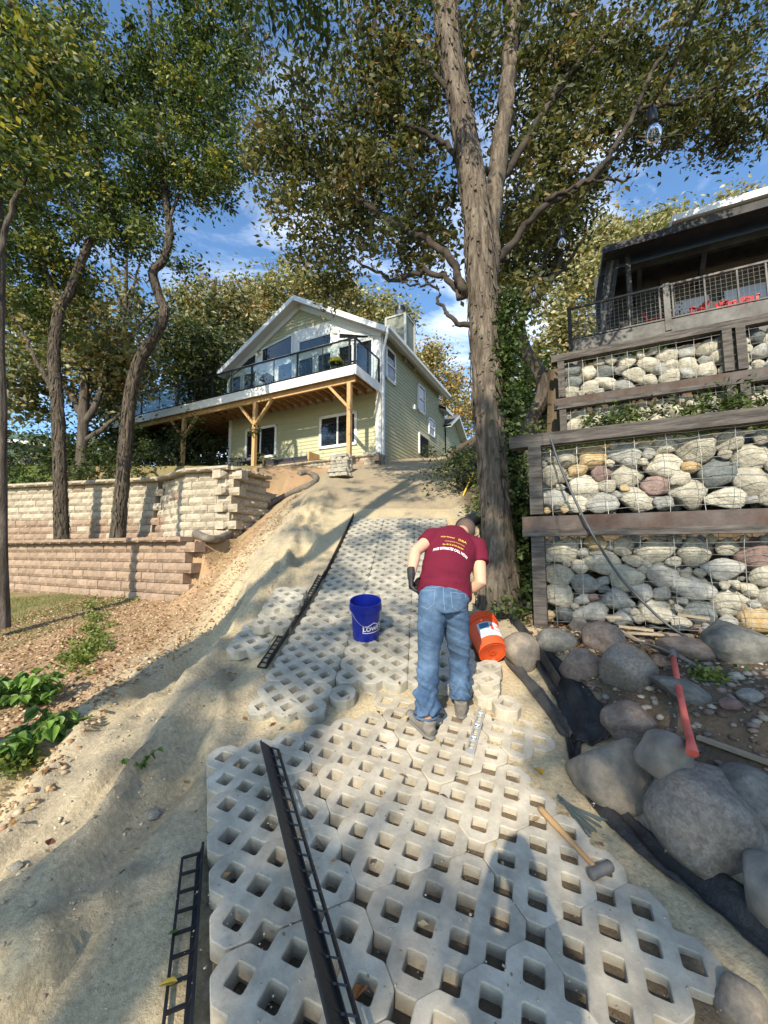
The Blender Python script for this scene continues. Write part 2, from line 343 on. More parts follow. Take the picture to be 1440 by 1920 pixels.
# ------------------------------------------------------------------ concrete grid pavers
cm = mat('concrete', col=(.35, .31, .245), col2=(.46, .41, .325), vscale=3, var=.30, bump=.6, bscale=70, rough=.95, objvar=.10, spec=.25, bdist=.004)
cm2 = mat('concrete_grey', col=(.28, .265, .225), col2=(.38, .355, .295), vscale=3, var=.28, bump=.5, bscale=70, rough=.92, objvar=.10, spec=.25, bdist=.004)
def paver_mesh(name, nxc, nyc, only=None):       # nxc x nyc octagons of 20 cm; every lattice point is a square hole
    h = .0392; d = .14142; m = (d / 2 - h)        # hole half size, lattice step, half rib in the diagonal frame
    r2 = math.sqrt(.5)
    bmn = bmesh.new()
    def uv(x, y): return (x * r2 + y * r2, -x * r2 + y * r2)
    def xy(u, v): return (u * r2 - v * r2, u * r2 + v * r2)
    Wd, Hd = nxc * .2, nyc * .2
    faces = []
    for a in range(nxc * 2):
        for b in range(nyc * 2):
            x, y = .05 + .1 * a, .05 + .1 * b; u, v = uv(x, y)
            par = (a + b) % 2 == 0               # rib runs with its holes left-right in u or v
            # holes neighbours at (x-.05,y-.05),(x+.05,y+.05) when par: both on the u axis
            hu, hv = (m, h) if par else (h, m)
            faces.append([xy(u - hu, v - hv), xy(u + hu, v - hv), xy(u + hu, v + hv), xy(u - hu, v + hv)])
    for a in range(nxc * 2 + 1):
        for b in range(nyc * 2 + 1):
            if (a + b) % 2 == 0: continue
            x, y = .1 * a, .1 * b; u, v = uv(x, y)
            q = [xy(u - m, v - m), xy(u + m, v - m), xy(u + m, v + m), xy(u - m, v + m)]   # diamond: down/left.. corners
            q = [p for p in q if -1e-6 < p[0] < Wd + 1e-6 and -1e-6 < p[1] < Hd + 1e-6]
            if len(q) >= 3: faces.append(q)
    vm = {}
    def vert(p):
        k = (round(p[0], 4), round(p[1], 4))
        if k not in vm: vm[k] = bmn.verts.new((p[0] - Wd / 2, p[1] - Hd / 2, 0))
        return vm[k]
    for q in faces: bmn.faces.new([vert(p) for p in q])
    bmesh.ops.recalc_face_normals(bmn, faces=bmn.faces)
    for f in bmn.faces:
        if f.normal.z < 0: f.normal_flip()
    top = list(bmn.faces)
    ext = bmesh.ops.extrude_face_region(bmn, geom=top)
    nv = [e for e in ext['geom'] if isinstance(e, bmesh.types.BMVert)]
    for v in nv: v.co.z -= .09
    bmn.normal_update()
    # the extruded copy is the bottom; make sure normals face out
    bmesh.ops.recalc_face_normals(bmn, faces=bmn.faces)
    ve = [e for e in bmn.edges if abs(e.verts[0].co.z - e.verts[1].co.z) > .05]
    bmesh.ops.bevel(bmn, geom=ve, offset=.010, segments=2, affect='EDGES', profile=.5, clamp_overlap=True)
    te = [e for e in bmn.edges if all(v.co.z > -.001 for v in e.verts) and len(e.link_faces) == 2 and any(abs(f.normal.z) < .5 for f in e.link_faces)]
    bmesh.ops.bevel(bmn, geom=te, offset=.004, segments=1, affect='EDGES', profile=.5, clamp_overlap=True)
    bmesh.ops.triangulate(bmn, faces=[f for f in bmn.faces if len(f.verts) > 4])
    me = bpy.data.meshes.new(name); bmn.to_mesh(me); bmn.free(); me.materials.append(cm)
    return me
PAV = paver_mesh('grid_paver', 3, 2); PAVB = paver_mesh('broken_paver', 2, 2); PAV1 = paver_mesh('paver_piece', 1, 1); PAVC = paver_mesh('paver_row', 3, 1)
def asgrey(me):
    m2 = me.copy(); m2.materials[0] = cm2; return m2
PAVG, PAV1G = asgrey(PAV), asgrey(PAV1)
def frame(o, x, y):
    x = Vector(x).normalized(); y = Vector(y); z = x.cross(y).normalized(); y = z.cross(x)
    m = Matrix((x, y, z)).transposed().to_4x4(); m.translation = Vector(o); return m
ORD = ['first', 'second', 'third', 'fourth', 'fifth', 'sixth', 'seventh', 'eighth', 'ninth', 'tenth', 'eleventh', 'twelfth', 'thirteenth', 'fourteenth', 'fifteenth']
NF = frame((0, 0, 0), nxd, nyd)
def jit(m, a=.006, t=.003):
    e = Matrix.Rotation(R.gauss(0, a), 4, 'X') @ Matrix.Rotation(R.gauss(0, a), 4, 'Y') @ Matrix.Rotation(R.gauss(0, a * .8), 4, 'Z')
    return Matrix.Translation((R.gauss(0, t), R.gauss(0, t), R.gauss(0, t * .7))) @ m @ e
def near_paver(i, j, me, label):
    m = NF.copy(); m.translation = no + nxd.normalized() * (i * .2) - nyd.normalized() * (j * .2)
    o = link('grid_paver', me, None, jit(m)); tag(o, label, 'paver', 'grid pavers laid loose in the near patch'); return o
cols = [('left edge', 1.0, [-.5, 1.5, 3.5, 5.5, 7.5, 9.5]), ('middle', 4.0, [-.5, 1.5, 3.5, 5.5, 7.5, 9.5]), ('right', 7.0, [-2.5, -.5, 1.5, 3.5, 5.5, 7.5])]
for cn, i, js in cols:
    for k, j in enumerate(js):
        nm = '' if cn == 'left edge' and k > 90 else ''
        near_paver(i, j, PAV, 'pale grid paver in the %s column of near patch, %s from far end' % (cn, ORD[k]))
for (i, j, me, lb) in ((9.5, -2.5, PAVB, 'short concrete grid paver behind the spirit level on the right edge of the near patch'),
                       (9.5, -.5, PAVB, 'short concrete grid paver right beside the spirit level at the edge of the near patch'),
                       (9.5, 1.5, PAVB, 'short concrete grid paver on the right edge nearest the yellow leaf'),
                       ):
    near_paver(i, j, me, lb)
fo, fxd = Vector((.1927, 3.5107, 0)), Vector((.9952, -.0934, 0)).normalized()
fyh = Vector((.0934, .9952, 0)).normalized()
def far_pt(i, s):                       # s = metres up the strip measured along the slope
    y = 3.5107; acc = 0; st = .02 if s > 0 else -.02; yy = y; x0 = s
    n = int(abs(s) / .02)
    for _ in range(n):
        g = (Ptop(yy + .02) - Ptop(yy - .02)) / .04; yy += (st / math.hypot(1, g)) * fyh.y
    t = (yy - 3.5107) / fyh.y
    p = fo + fyh * t + fxd * (i * .2); g = (Ptop(yy + .03) - Ptop(yy - .03)) / .06
    p.z = Ptop(yy) + .006; return p, Vector((fyh.x, fyh.y, float(g) * fyh.y)).normalized()
def far_paver(i, j, me, label, dz=0):
    p, t = far_pt(i, -j * .2); m = frame(p + Vector((0, 0, dz)), fxd, t)
    o = link('grid_paver', me, None, jit(m, .004, .002)); tag(o, label, 'paver', 'grid pavers of the finished upper strip'); return o
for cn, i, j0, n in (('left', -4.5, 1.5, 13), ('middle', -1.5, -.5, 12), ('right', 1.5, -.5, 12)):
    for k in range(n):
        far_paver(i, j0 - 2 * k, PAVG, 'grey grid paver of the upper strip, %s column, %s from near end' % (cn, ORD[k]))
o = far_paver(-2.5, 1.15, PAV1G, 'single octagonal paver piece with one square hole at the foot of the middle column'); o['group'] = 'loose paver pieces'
# pavers stacked up round the man's feet and beside the orange bucket
for (px, py, dz, rz, me, lb) in ((893, 1258, .03, -.35, PAVB, 'short grid paver resting on others just below the orange bucket'),
                                 (950, 1318, .0, .1, PAV1, 'single octagonal paver piece at the far end of the spirit level'),
                                 (912, 1296, .0, -.5, PAV1, 'octagonal paver piece between the jeans and the spirit level')):
    p = hit(px, py, .09 + dz)
    m = frame(p, Vector((math.cos(rz), math.sin(rz), .02)), Vector((-math.sin(rz), math.cos(rz), .26)))
    o = link('grid_paver', me, None, m); tag(o, lb, 'paver', 'pavers stacked by the orange bucket')
# loose stack lying on the sand left of the edging
for k, (px, py, dz, rz, lb) in enumerate(((478, 1192, .0, -.10, 'lowest and nearest grid paver of the loose pile left of the black edging'),
                                      (520, 1150, .055, -.16, 'middle grid paver of the loose pile left of the black edging'),
                                      (536, 1120, .12, -.05, 'topmost and farthest grid paver of the loose pile left of the edging'))):
    p = hit(px, py, .085 + dz); xa = Vector((math.sin(-rz) * .3, 1, .34)).normalized()
    m = frame(p, xa, Vector((-1, rz, -.03)))
    o = link('grid_paver', PAVG, None, m); tag(o, lb, 'paver', 'loose pavers piled beside the edging')
# ------------------------------------------------------------------ black plastic paver edging
bp = mat('black_plastic', col=(.012, .013, .015), rough=.42, bump=.15, bscale=25, spec=.5)
bpd = mat('dusty_plastic', col=(.02, .021, .022), col2=(.06, .058, .052), vscale=6, rough=.6, spec=.4)
def edging(label, pts, up, side, w=.085, hh=.06, pitch=.075, group=None, flange=True, m=bp):
    pts = [Vector(p) for p in pts]; root = empty('paver_edging', pts[0], label, 'edging', group)
    up = Vector(up).normalized(); side = Vector(side).normalized(); th = .005
    a = MB()
    for p, q in zip(pts[:-1], pts[1:]): a.beam(p + up * hh / 2, q + up * hh / 2, th, hh, up); a.beam(p + up * hh, q + up * hh, .012, .008, up)
    part(a, 'upright_wall', m, root)
    if flange:
        b = MB()
        for p, q in zip(pts[:-1], pts[1:]): b.beam(p + side * w, q + side * w, .012, .012, up); b.beam(p + side * .012, q + side * .012, .02, .006, up)
        part(b, 'outer_rail', m, root)
        L = 0; segs = []
        for p, q in zip(pts[:-1], pts[1:]):
            l = (q - p).length; t = (-L) % pitch
            while t < l: segs.append(p + (q - p) * (t / l)); t += pitch
            L += l
        me = None; d0 = (pts[1] - pts[0]).normalized()
        x = MB(); x.beam((0, 0, .003), side * w, .014, .007, up); x.beam(side * .01 + up * .003, up * hh * .8, .004, .014, d0)
        me = x.mesh('crossbar', m)
        for s in segs:
            o = link('crossbar', me, root); o.location = s - root.location
    return root
def strip_pt(i, s, dz=-.08):
    p, t = far_pt(i, s); return p + Vector((0, 0, dz))
edging('thin black edging line along the upper left side of the finished strip', [strip_pt(-6.15, s) for s in (2.3, 2.8, 3.3, 3.8, 4.4, 4.9)], (0, -.3, 1), -fxd, flange=False, hh=.12)
edging('slotted black edging with ladder ribs beside the left column of pavers', [strip_pt(-6.25, s, -.03) for s in (.12, .4, .8, 1.2, 1.6, 2.0, 2.35)], (.15, -.3, 1), (-.995, .1, .12), w=.085, hh=.07)
p0, p1 = hit(378, 1600, .02), hit(352, 1990, .02)
dd = (p1 - p0).normalized()
edging('black slotted edging lying flat against the left side of the near patch', [p0 + dd * t * (p1 - p0).length for t in (0, .33, .66, 1)], (.1, 0, 1), dd.cross(Vector((0, 0, 1))).normalized(), w=.085, pitch=.085, hh=.05)
# ------------------------------------------------------------------ block retaining walls
m_cream = mat('cream_block', col=(.31, .265, .20), col2=(.42, .365, .285), vscale=9, var=.15, bump=.8, bscale=30, rough=.95, objvar=.13, spec=.2, bdist=.012)
m_pink = mat('rose_block', col=(.24, .172, .125), col2=(.31, .228, .168), vscale=9, var=.15, bump=.8, bscale=30, rough=.95, objvar=.12, spec=.2, bdist=.012)
def block_mesh(seed, m, L=.42, Hh=.195, D=.26, rough=.018):
    rr = np.random.default_rng(seed); a = MB(); nx_, nz_ = 5, 3
    def P(i, k):
        u, v = i / nx_, k / nz_; ed = min(u, 1 - u, ) * nx_; ez = min(v, 1 - v) * nz_
        out = -.03 * min(1, ed) * min(1, ez) * 1.0 - (rr.random() * rough if 0 < i < nx_ and 0 < k < nz_ else 0)
        return ((u - .5) * (L - .006), out, (v) * (Hh - .005))
    vs = [P(i, k) for k in range(nz_ + 1) for i in range(nx_ + 1)]
    vs += [((-L / 2 + .02), D, 0), ((L / 2 - .02), D, 0), ((L / 2 - .02), D, Hh - .005), ((-L / 2 + .02), D, Hh - .005)]
    n = nx_ + 1; fs = [(k * n + i, k * n + i + 1, (k + 1) * n + i + 1, (k + 1) * n + i) for k in range(nz_) for i in range(nx_)]
    b = n * (nz_ + 1); tl = nz_ * n
    fs += [tuple(tl + i for i in range(n)) + (b + 2, b + 3), (b + 1, b, b + 3, b + 2)]
    fs += [tuple(range(n))[::-1] + (b, b + 1)]
    fs += [tuple(k * n for k in range(nz_ + 1)) + (b + 3, b), tuple(k * n + nx_ for k in range(nz_, -1, -1)) + (b + 1, b + 2)]
    a.add(vs, fs); me = a.mesh('block', m); return fix_normals(me)
BC = [block_mesh(s, m_cream) for s in range(6)]; BP = [block_mesh(s + 10, m_pink) for s in range(6)]
def block_wall(name, label, poly, ztop, ncourse, choose, cap=None, top_fn=None, close=0, L=.42, hh=.2, face=(-.4, -.9, 0)):
    root = empty(name, (poly[0].x, poly[0].y, ztop - ncourse * hh), label, 'retaining wall')
    segl = [(q - p).to_2d().length for p, q in zip(poly[:-1], poly[1:])]; tot = sum(segl)
    for c in range(ncourse + 1):
        z = ztop - ncourse * hh + c * hh; s = (L / 2 if c % 2 else 0) + R.uniform(-.02, .02) ; iscap = c == ncourse
        while s < tot - L * .3:
            s0 = s; k = 0
            while k < len(segl) - 1 and s0 > segl[k]: s0 -= segl[k]; k += 1
            d = (poly[k + 1] - poly[k]); d.z = 0; d.normalize(); p = poly[k] + d * s0
            nrm = Vector((d.y, -d.x, 0));
            if nrm.dot(Vector(face)) < 0: nrm = -nrm
            s += L
            zt = ztop if top_fn is None else top_fn(p)
            if z > zt + .02 and not iscap: continue
            if iscap:
                if cap is None: continue
                zz = (math.floor((zt - (ztop - ncourse * hh)) / hh + .5)) * hh + ztop - ncourse * hh if top_fn else z
            else:
                zz = z
                if top_fn and z + hh * .9 > zt + .12: continue
            gz = Hs(p.x + nrm.x * .35, p.y + nrm.y * .35)
            if zz + hh < gz - .12: continue
            xax = Vector((-nrm.y, nrm.x, 0)); yax = -nrm     # block local +y points into the hill
            m = Matrix((xax, yax, Vector((0, 0, 1)))).transposed().to_4x4()
            back = -.03 if iscap else .022 * c + R.uniform(-.006, .006)
            m.translation = Vector((p.x, p.y, zz)) + yax * back
            if iscap: m = m @ Matrix.Diagonal((1, 1.1, .5, 1))
            me = R.choice(choose(p, z)) if not iscap else R.choice(cap)
            m = m @ Matrix.Rotation(R.gauss(0, .008), 4, 'Z')
            link('capstone' if iscap else 'block', me, root, m)
    return root
lw = [Vector((LW0.x, LW0.y, 0)) + U * t for t in (0, 8.6)]
block_wall('retaining_wall', 'low rose brown block wall running left below the two bark trunks', lw, .2, 7, lambda p, z: BP, cap=BP)
ret = [Vector((LW0.x, LW0.y, 0)) + S * t for t in (0.3, 1.5)]
block_wall('retaining_wall', 'short stub where the rose block wall turns back under the drain sleeve', ret, .2, 3, lambda p, z: BP)
def ch(p, z):
    return BP if (z < .75 and p.x < UWC.x + .4 and R.random() < .85) or R.random() < .04 else BC
up_ = [UWA, UWB, UWC, UWD, UWD + (UWD - UWC).normalized() * 1.5]
block_wall('retaining_wall', 'tall cream block wall curving behind the trunks and below the deck', up_, 1.93, 9, ch, cap=BC)
BR = [block_mesh(s + 40, m_cream, rough=.035) for s in range(6)]
def rtop(p): return max(1.93, 1.93 + .24 * ((p.x - UWA.x) * S.x + (p.y - UWA.y) * S.y))
block_wall('retaining_wall', 'rough split face block wall running back from the cream wall corner into the gravel', [UWA + S * .12, UWR], 1.93, 9, lambda p, z: BR, cap=BR, L=.34, hh=.2, face=(1, -.3, 0))
# ------------------------------------------------------------------ stones
def rock_mesh(name, seed, m, sub=3, flat=(1, .85, .75), amp=.22, ang=0, fine=.03):
    b = bmesh.new(); bmesh.ops.create_icosphere(b, subdivisions=sub, radius=1)
    from mathutils import noise as N
    off = Vector((seed * 7.13, seed * 3.7, seed * 1.9))
    rr = random.Random(seed); planes = [(Vector((rr.gauss(0, 1), rr.gauss(0, 1), rr.gauss(0, 1))).normalized(), rr.uniform(.62, .9)) for _ in range(ang)]
    for v in b.verts:
        p = v.co.copy(); r = 1 + amp * N.noise(p * 1.1 + off) * 1.6 + fine * N.noise(p * 5 + off) + fine * .5 * N.noise(p * 11 + off)
        p = p * r
        for n_, dd_ in planes:
            e = p.dot(n_) - dd_
            if e > 0: p -= n_ * e * .85
        v.co = Vector((p.x * flat[0], p.y * flat[1], p.z * flat[2]))
    me = bpy.data.meshes.new(name); b.to_mesh(me); b.free(); me.materials.append(m); return shade(me)
sm = [mat('limestone', col=(.36, .335, .27), col2=(.50, .47, .39), vscale=1.6, var=.28, bump=.7, bscale=6, rough=.9, objvar=.18, spec=.25, bdist=.05),
      mat('grey_fieldstone', col=(.24, .24, .225), col2=(.36, .355, .33), vscale=2, var=.28, bump=.6, bscale=7, rough=.88, objvar=.2, spec=.25, bdist=.05),
      mat('ochre_stone', col=(.36, .24, .11), col2=(.46, .38, .24), vscale=1.5, var=.28, bump=.6, bscale=6, rough=.9, objvar=.15, spec=.25, bdist=.05),
      mat('dark_fieldstone', col=(.085, .10, .10), col2=(.16, .17, .17), vscale=3, var=.28, bump=.5, bscale=9, rough=.85, objvar=.2, spec=.3, bdist=.04),
      mat('rose_fieldstone', col=(.17, .11, .10), col2=(.26, .19, .17), vscale=2, var=.25, bump=.5, bscale=9, rough=.85, objvar=.2, spec=.3, bdist=.04)]
SM = {}
for mi, m in enumerate(sm):
    for k in range(6 if mi < 2 else 2):
        SM.setdefault(mi, []).append(rock_mesh('stone', 100 + mi * 10 + k, m, 3, (1, .8, R.uniform(.66, .85)), .25, ang=(k % 3) * 4, fine=.05))
m_wood = mat('weathered_timber', col=(.042, .037, .034), col2=(.115, .102, .092), vscale=3, var=.3, bump=.5, bscale=12, rough=.85, stretch=(1, 1, 9), spec=.3)
m_woodr = mat('reddish_timber', col=(.068, .042, .034), col2=(.088, .078, .072), vscale=2.5, var=.3, bump=.5, bscale=12, rough=.85, spec=.3)
m_wire = mat('galvanised_wire', col=(.30, .30, .28), rough=.5, metal=.6)
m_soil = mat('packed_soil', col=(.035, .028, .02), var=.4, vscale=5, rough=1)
def pack(L, Hh, sizes, rnd, tries=9000, ov=.9):
    res = []
    for s in range(tries):
        r = lerp(sizes[0], sizes[1], (1 - s / tries) ** 2.2); asp = rnd.uniform(1.0, 1.45); a, b = r * asp ** .5, r / asp ** .5
        x, z = rnd.uniform(a * .7, L - a * .7), rnd.uniform(b * .8, Hh - b * .8); ok = True
        for (x2, z2, a2, b2) in res:
            dx, dz = (x - x2) / (a + a2), (z - z2) / (b + b2)
            if dx * dx + dz * dz < ov * ov * .92: ok = False; break
        if ok: res.append((x, z, a, b))
    return res
GD = -U
def gabion(label, O, length, tiers, sizes, posts, mesh=(.1, .1), depth=.5, beam=.2, weights=(10, 4.0, .8, .9, .12), seed=3, beamout=.0, small=.95, top_ext=.1):
    rnd = random.Random(seed); root = empty('gabion_wall', O, label, 'stone wall')
    O = Vector(O); N_ = -S
    def W_(a, b, z): return Vector((O.x, O.y, 0)) + GD * a + S * b + Vector((0, 0, z))
    for ti, (z0, z1) in enumerate(tiers):
        st = pack(length - .1, z1 - z0 - .02, sizes, rnd)
        for (x, z, a, b) in st:
            mi = rnd.choices(range(5), weights)[0]; me = rnd.choice(SM[mi])
            q = Matrix.Rotation(rnd.gauss(0, .25), 4, 'Y') @ Matrix.Rotation(rnd.uniform(-.4, .4), 4, 'Z') @ (Matrix.Rotation(PI, 4, 'X') if rnd.random() < .5 else Matrix.Identity(4))
            m = Matrix((GD, S, Vector((0, 0, 1)))).transposed().to_4x4(); m.translation = W_(x + .05, .06 + b * .8 + rnd.uniform(0, .04), z0 + z + .01)
            link('stone', me, root, m @ q @ Matrix.Diagonal((a * 1.12, b * 1.05, b * 1.46, 1)))
        st2 = pack(length - .1, z1 - z0, (sizes[0] * .8, sizes[1] * .5), rnd, 300, .8)
        for (x, z, a, b) in st2:
            me = rnd.choice(SM[rnd.choice((0, 1, 1, 3))]); m = Matrix((GD, S, Vector((0, 0, 1)))).transposed().to_4x4()
            m.translation = W_(x + .05, .30 + rnd.uniform(0, .05), z0 + z); link('stone', me, root, m @ Matrix.Rotation(rnd.uniform(-2, 2), 4, 'Y') @ Matrix.Diagonal((a * 1.3, b, b * 1.5, 1)))
        # wire grid
        wv = MB(); x = mesh[0] * .7
        while x < length:
            pts = [W_(x + rnd.gauss(0, .004), -.012 + rnd.gauss(0, .006), z) for z in np.linspace(z0 - .02, z1 + .02, 7)]; wv.tube(pts, .0028, 5); x += mesh[0]
        z = z0 + .03
        while z < z1:
            pts = [W_(x, -.018 + rnd.gauss(0, .006), z + rnd.gauss(0, .004)) for x in np.linspace(0, length, 18)]; wv.tube(pts, .0028, 5); z += mesh[1] * (rnd.choice((.6, 1, 1)) if mesh[1] < .12 else 1)
        part(wv, 'wire_grid', m_wire, root)
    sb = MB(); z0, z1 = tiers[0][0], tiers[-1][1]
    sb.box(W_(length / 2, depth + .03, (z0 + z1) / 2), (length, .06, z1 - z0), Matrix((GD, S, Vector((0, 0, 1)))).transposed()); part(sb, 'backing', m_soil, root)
    rot = Matrix((GD, S, Vector((0, 0, 1)))).transposed()
    for (a, pw) in posts:
        for ti, (z0, z1) in enumerate(tiers):
            b = MB(); b.box(W_(a, .02 - pw / 2 + .03, (z0 + z1) / 2 - (.06 if ti == 0 else 0)), (pw, pw, z1 - z0 + (.12 if ti == 0 else 0)), rot)
            part(b, 'post', m_wood, root)
    zs = [(tiers[k][1], tiers[k + 1][0]) for k in range(len(tiers) - 1)]
    for (za, zb) in zs:
        b = MB(); b.box(W_(length / 2 - .06, -.02, (za + zb) / 2 + .02), (length + .12, .1, (zb - za) * .62), rot); part(b, 'beam', m_woodr, root)
        b = MB(); b.box(W_(length / 2 - .06, -.035, za + (zb - za) * .13), (length + .12, .12, (zb - za) * .30), rot); part(b, 'beam', m_wood, root)
    z1 = tiers[-1][1]
    b = MB(); b.box(W_(length / 2 - .08 + .0, .0, z1 + beam / 2), (length + top_ext, .16, beam), rot); part(b, 'top_beam', m_wood, root)
    return root
zb = G0.copy()
gabion('lower gabion wall of pale stones behind wire with dark timber frame beside the trunk', (G0.x, G0.y, -.80), 3.0, [(-.74, .17), (.40, 1.14)], (.038, .14), [(.03, .13)], mesh=(.26, .095), seed=5, beam=.13, top_ext=.3)
gabion('upper gabion wall of smaller stones below the dark cabin deck', (G1.x, G1.y, 2.2), 6.2, [(2.15, 2.78), (3.02, 3.75)], (.06, .15), [(.04, .12), (2.62, .13), (2.80, .13)], mesh=(.25, .13), seed=9, beam=.14)
# ------------------------------------------------------------------ boulders along the right edge
bm_ = [mat('granite', col=(.145, .128, .108), col2=(.22, .20, .17), vscale=1.2, var=.22, bump=.35, bscale=14, rough=.8, spec=.35, bdist=.01, coords='Generated'),
       mat('warm_granite', col=(.19, .165, .135), col2=(.27, .22, .165), vscale=2.2, var=.24, bump=.5, bscale=26, rough=.82, spec=.35, bdist=.02),
       mat('slate_boulder', col=(.10, .10, .09), col2=(.17, .165, .15), vscale=3, var=.25, bump=.5, bscale=22, rough=.8, spec=.35, bdist=.02),
       mat('rose_granite', col=(.16, .115, .09), col2=(.25, .20, .165), vscale=3, var=.28, bump=.5, bscale=22, rough=.82, spec=.35, bdist=.02)]
m_gr = mat('mottled_granite', col=(.135, .118, .10), col2=(.225, .205, .18), vscale=9, var=.28, bump=.5, bscale=30, rough=.8, spec=.35, bdist=.015)
B_ = [ # px centre, rx px, ry px, material, label, depth offset, tilt
    (1150, 1458, 84, 80, bm_[1], 'large smooth boulder with tan blush nearest the yellow leaf', 1.0, .5, 0),
    (1326, 1542, 108, 120, m_gr, 'biggest rounded grey boulder at the lower right, touching the black fabric', 1.0, .6, 0),
    (1250, 1424, 52, 60, bm_[0], 'smooth grey boulder under the red pick handle end', .80, 1.2, 0),
    (1178, 1352, 55, 36, bm_[3], 'oval mottled boulder lying against the black fabric sheet', 1.0, -.35, 0),
    (1408, 1500, 50, 80, bm_[2], 'dark grey boulder at the right border above the pale one', 1.0, .8, 0),
    (1446, 1680, 55, 85, bm_[0], 'pale grey green boulder cut off by the right border', 1.0, 1.3, 0),
    (1088, 1250, 42, 35, bm_[3], 'dusky rose boulder left of the largest upper one', 1.0, 0, 2),
    (1178, 1256, 54, 50, m_gr, 'angular grey brown boulder in the middle of the upper row', 1.0, .2, 4),
    (1131, 1196, 42, 36, bm_[3], 'pinkish boulder sitting highest beside the gabion foot', 1.0, .1, 3),
    (1382, 1208, 62, 52, bm_[2], 'large blue grey boulder at the upper right by the green plant', 1.0, .3, 3),
    (1286, 1216, 56, 24, bm_[3], 'long low brown boulder behind the pick head', 1.0, 0, 1),
    (978, 1222, 36, 44, bm_[1], 'tan boulder wedged between orange bucket and black fabric', 1.0, 1.0, 1),
    (1042, 1204, 40, 28, bm_[2], 'dark shaded boulder below the gabion corner post', 1.0, .1, 1),
    (1286, 1298, 66, 30, bm_[2], 'flat angular slab under the red pick handle', 1.0, .2, 6),
    (1322, 1180, 30, 14, bm_[3], 'small brown rock beside the timber scraps', 1.0, 0, 2),
    (1086, 1172, 16, 20, bm_[1], 'small pale angular rock at the gabion foot', 1.0, .6, 5),
    (1390, 1885, 46, 50, bm_[1], 'half buried tan boulder at the bottom right corner', 1.0, .6, 0),
    (1240, 1240, 22, 14, bm_[3], 'small rock tucked under the pick head', 1.0, 0, 3)]
BOUL = []
for k, (px, py, rx, ry, m, lb, _, rot, ang) in enumerate(B_):
    base = hit(px, py + ry * .55, .02); zc = base.y * cp + base.z * sp; k_ = zc / F
    a, b = rx * k_ * .93, ry * k_ * .93; dep = (a + b) / 2
    me = rock_mesh('boulder', 300 + k, m, 4, (1, 1, 1), .17 if not ang else .15, ang if ang else 3, .016 if not ang else .035)
    c = at(px, py, base.y + dep * .40 + (_ - 1.0)); k_ = (c.y * cp + c.z * sp) / F; a, b = rx * k_ * .93, ry * k_ * .93; dep = (a + b) / 2
    e = link('boulder', me); e.matrix_basis = Matrix.Translation(c) @ Matrix.Rotation(-math.atan2(c.x, c.y) * .8, 4, 'Z') @ Matrix.Diagonal((a * .97, dep * (.95 if ang < 6 else .6), b * (.94 if ang < 6 else .75), 1)) @ Matrix.Rotation(rot, 4, 'Y')
    tag(e, lb, 'boulder', 'boulders along the right bank'); BOUL.append(e)
# ------------------------------------------------------------------ green house
XH = -U
HM = Matrix((XH, S, Vector((0, 0, 1)))).transposed().to_4x4(); HM.translation = Vector((HC.x, HC.y, 0))
HR = HM.to_3x3(); HI = HM.inverted()
def hplane(px, py, y=None, x=None):
    o = HI @ Vector((0, 0, 0)); d = HR.inverted() @ ray(px, py)
    t = (y - o.y) / d.y if y is not None else (x - o.x) / d.x
    return o + d * t
m_side = mat('green_siding', col=(.40, .40, .27), rough=.75, var=.06, vscale=3, spec=.3)
m_white = mat('white_trim', col=(.72, .73, .73), rough=.6, var=.05, vscale=4, spec=.3)
m_glass = mat('window_glass', col=(.012, .015, .018), rough=.03, spec=1.0)
m_roof = mat('shingles', col=(.10, .095, .09), var=.3, vscale=20, rough=.95)
m_soff = mat('soffit', col=(.55, .56, .55), rough=.7)
m_lum = mat('treated_lumber', col=(.40, .245, .11), col2=(.52, .34, .17), vscale=4, var=.18, rough=.8, stretch=(5, 5, .7), bump=.2, bscale=20, spec=.25)
m_joist = mat('joist_lumber', col=(.33, .19, .085), col2=(.42, .26, .13), vscale=3, var=.15, rough=.85, spec=.2)
m_blk = mat('black_metal', col=(.012, .012, .013), rough=.4, metal=.3)
m_steel = mat('steel', col=(.55, .55, .56), rough=.3, metal=1)
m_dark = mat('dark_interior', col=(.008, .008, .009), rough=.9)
def hpart(mb, name, m, parent, smooth=False):
    me = mb.mesh(name, m, smooth); return link(name, me, parent)
def hroot(name, label, cat):
    o = empty(name, (HC.x, HC.y, 0), label, cat); o.matrix_basis = HM.copy(); return o
EZ, AZ = 8.5, 11.05; WX = 8.05; DY = 6.9
slope = (AZ - EZ) / (WX / 2 + .42)
def roofz(x): return AZ - abs(x + WX / 2) * slope
house = hroot('green_house', 'pale green two storey house with white gable trim at the top of the slope', 'house')
gz = HZ - .5
def laps(mb, axis, x0f, x1f, z0, z1, off, out):
    z = z0
    while z < z1:
        zz = min(z + .15, z1); a, b = x0f(z, zz), x1f(z, zz)
        if b[0] > a[0] or b[1] > a[1]:
            def P(u, o, h): return (u, off + out * o, h) if axis == 'x' else (off + out * o, u, h)
            mb.add([P(a[0], .02, z), P(b[0], .02, z), P(b[1], .003, zz), P(a[1], .003, zz)], [(0, 1, 2, 3)])
            mb.add([P(a[0], 0, z), P(b[0], 0, z), P(b[0], .02, z), P(a[0], .02, z)], [(0, 1, 2, 3)])
        z += .15
s = MB()
def gx0(z, zz): return tuple(max(-WX, -WX / 2 - (AZ - .2 - q) / slope) if q > 5 else -WX for q in (z, zz))
def gx1(z, zz): return tuple(min(0, -WX / 2 + (AZ - .2 - q) / slope) if q > 5 else 0 for q in (z, zz))
laps(s, 'x', gx0, gx1, gz, AZ - .25, 0, -1); hpart(s, 'siding', m_side, house)['kind'] = 'stuff'
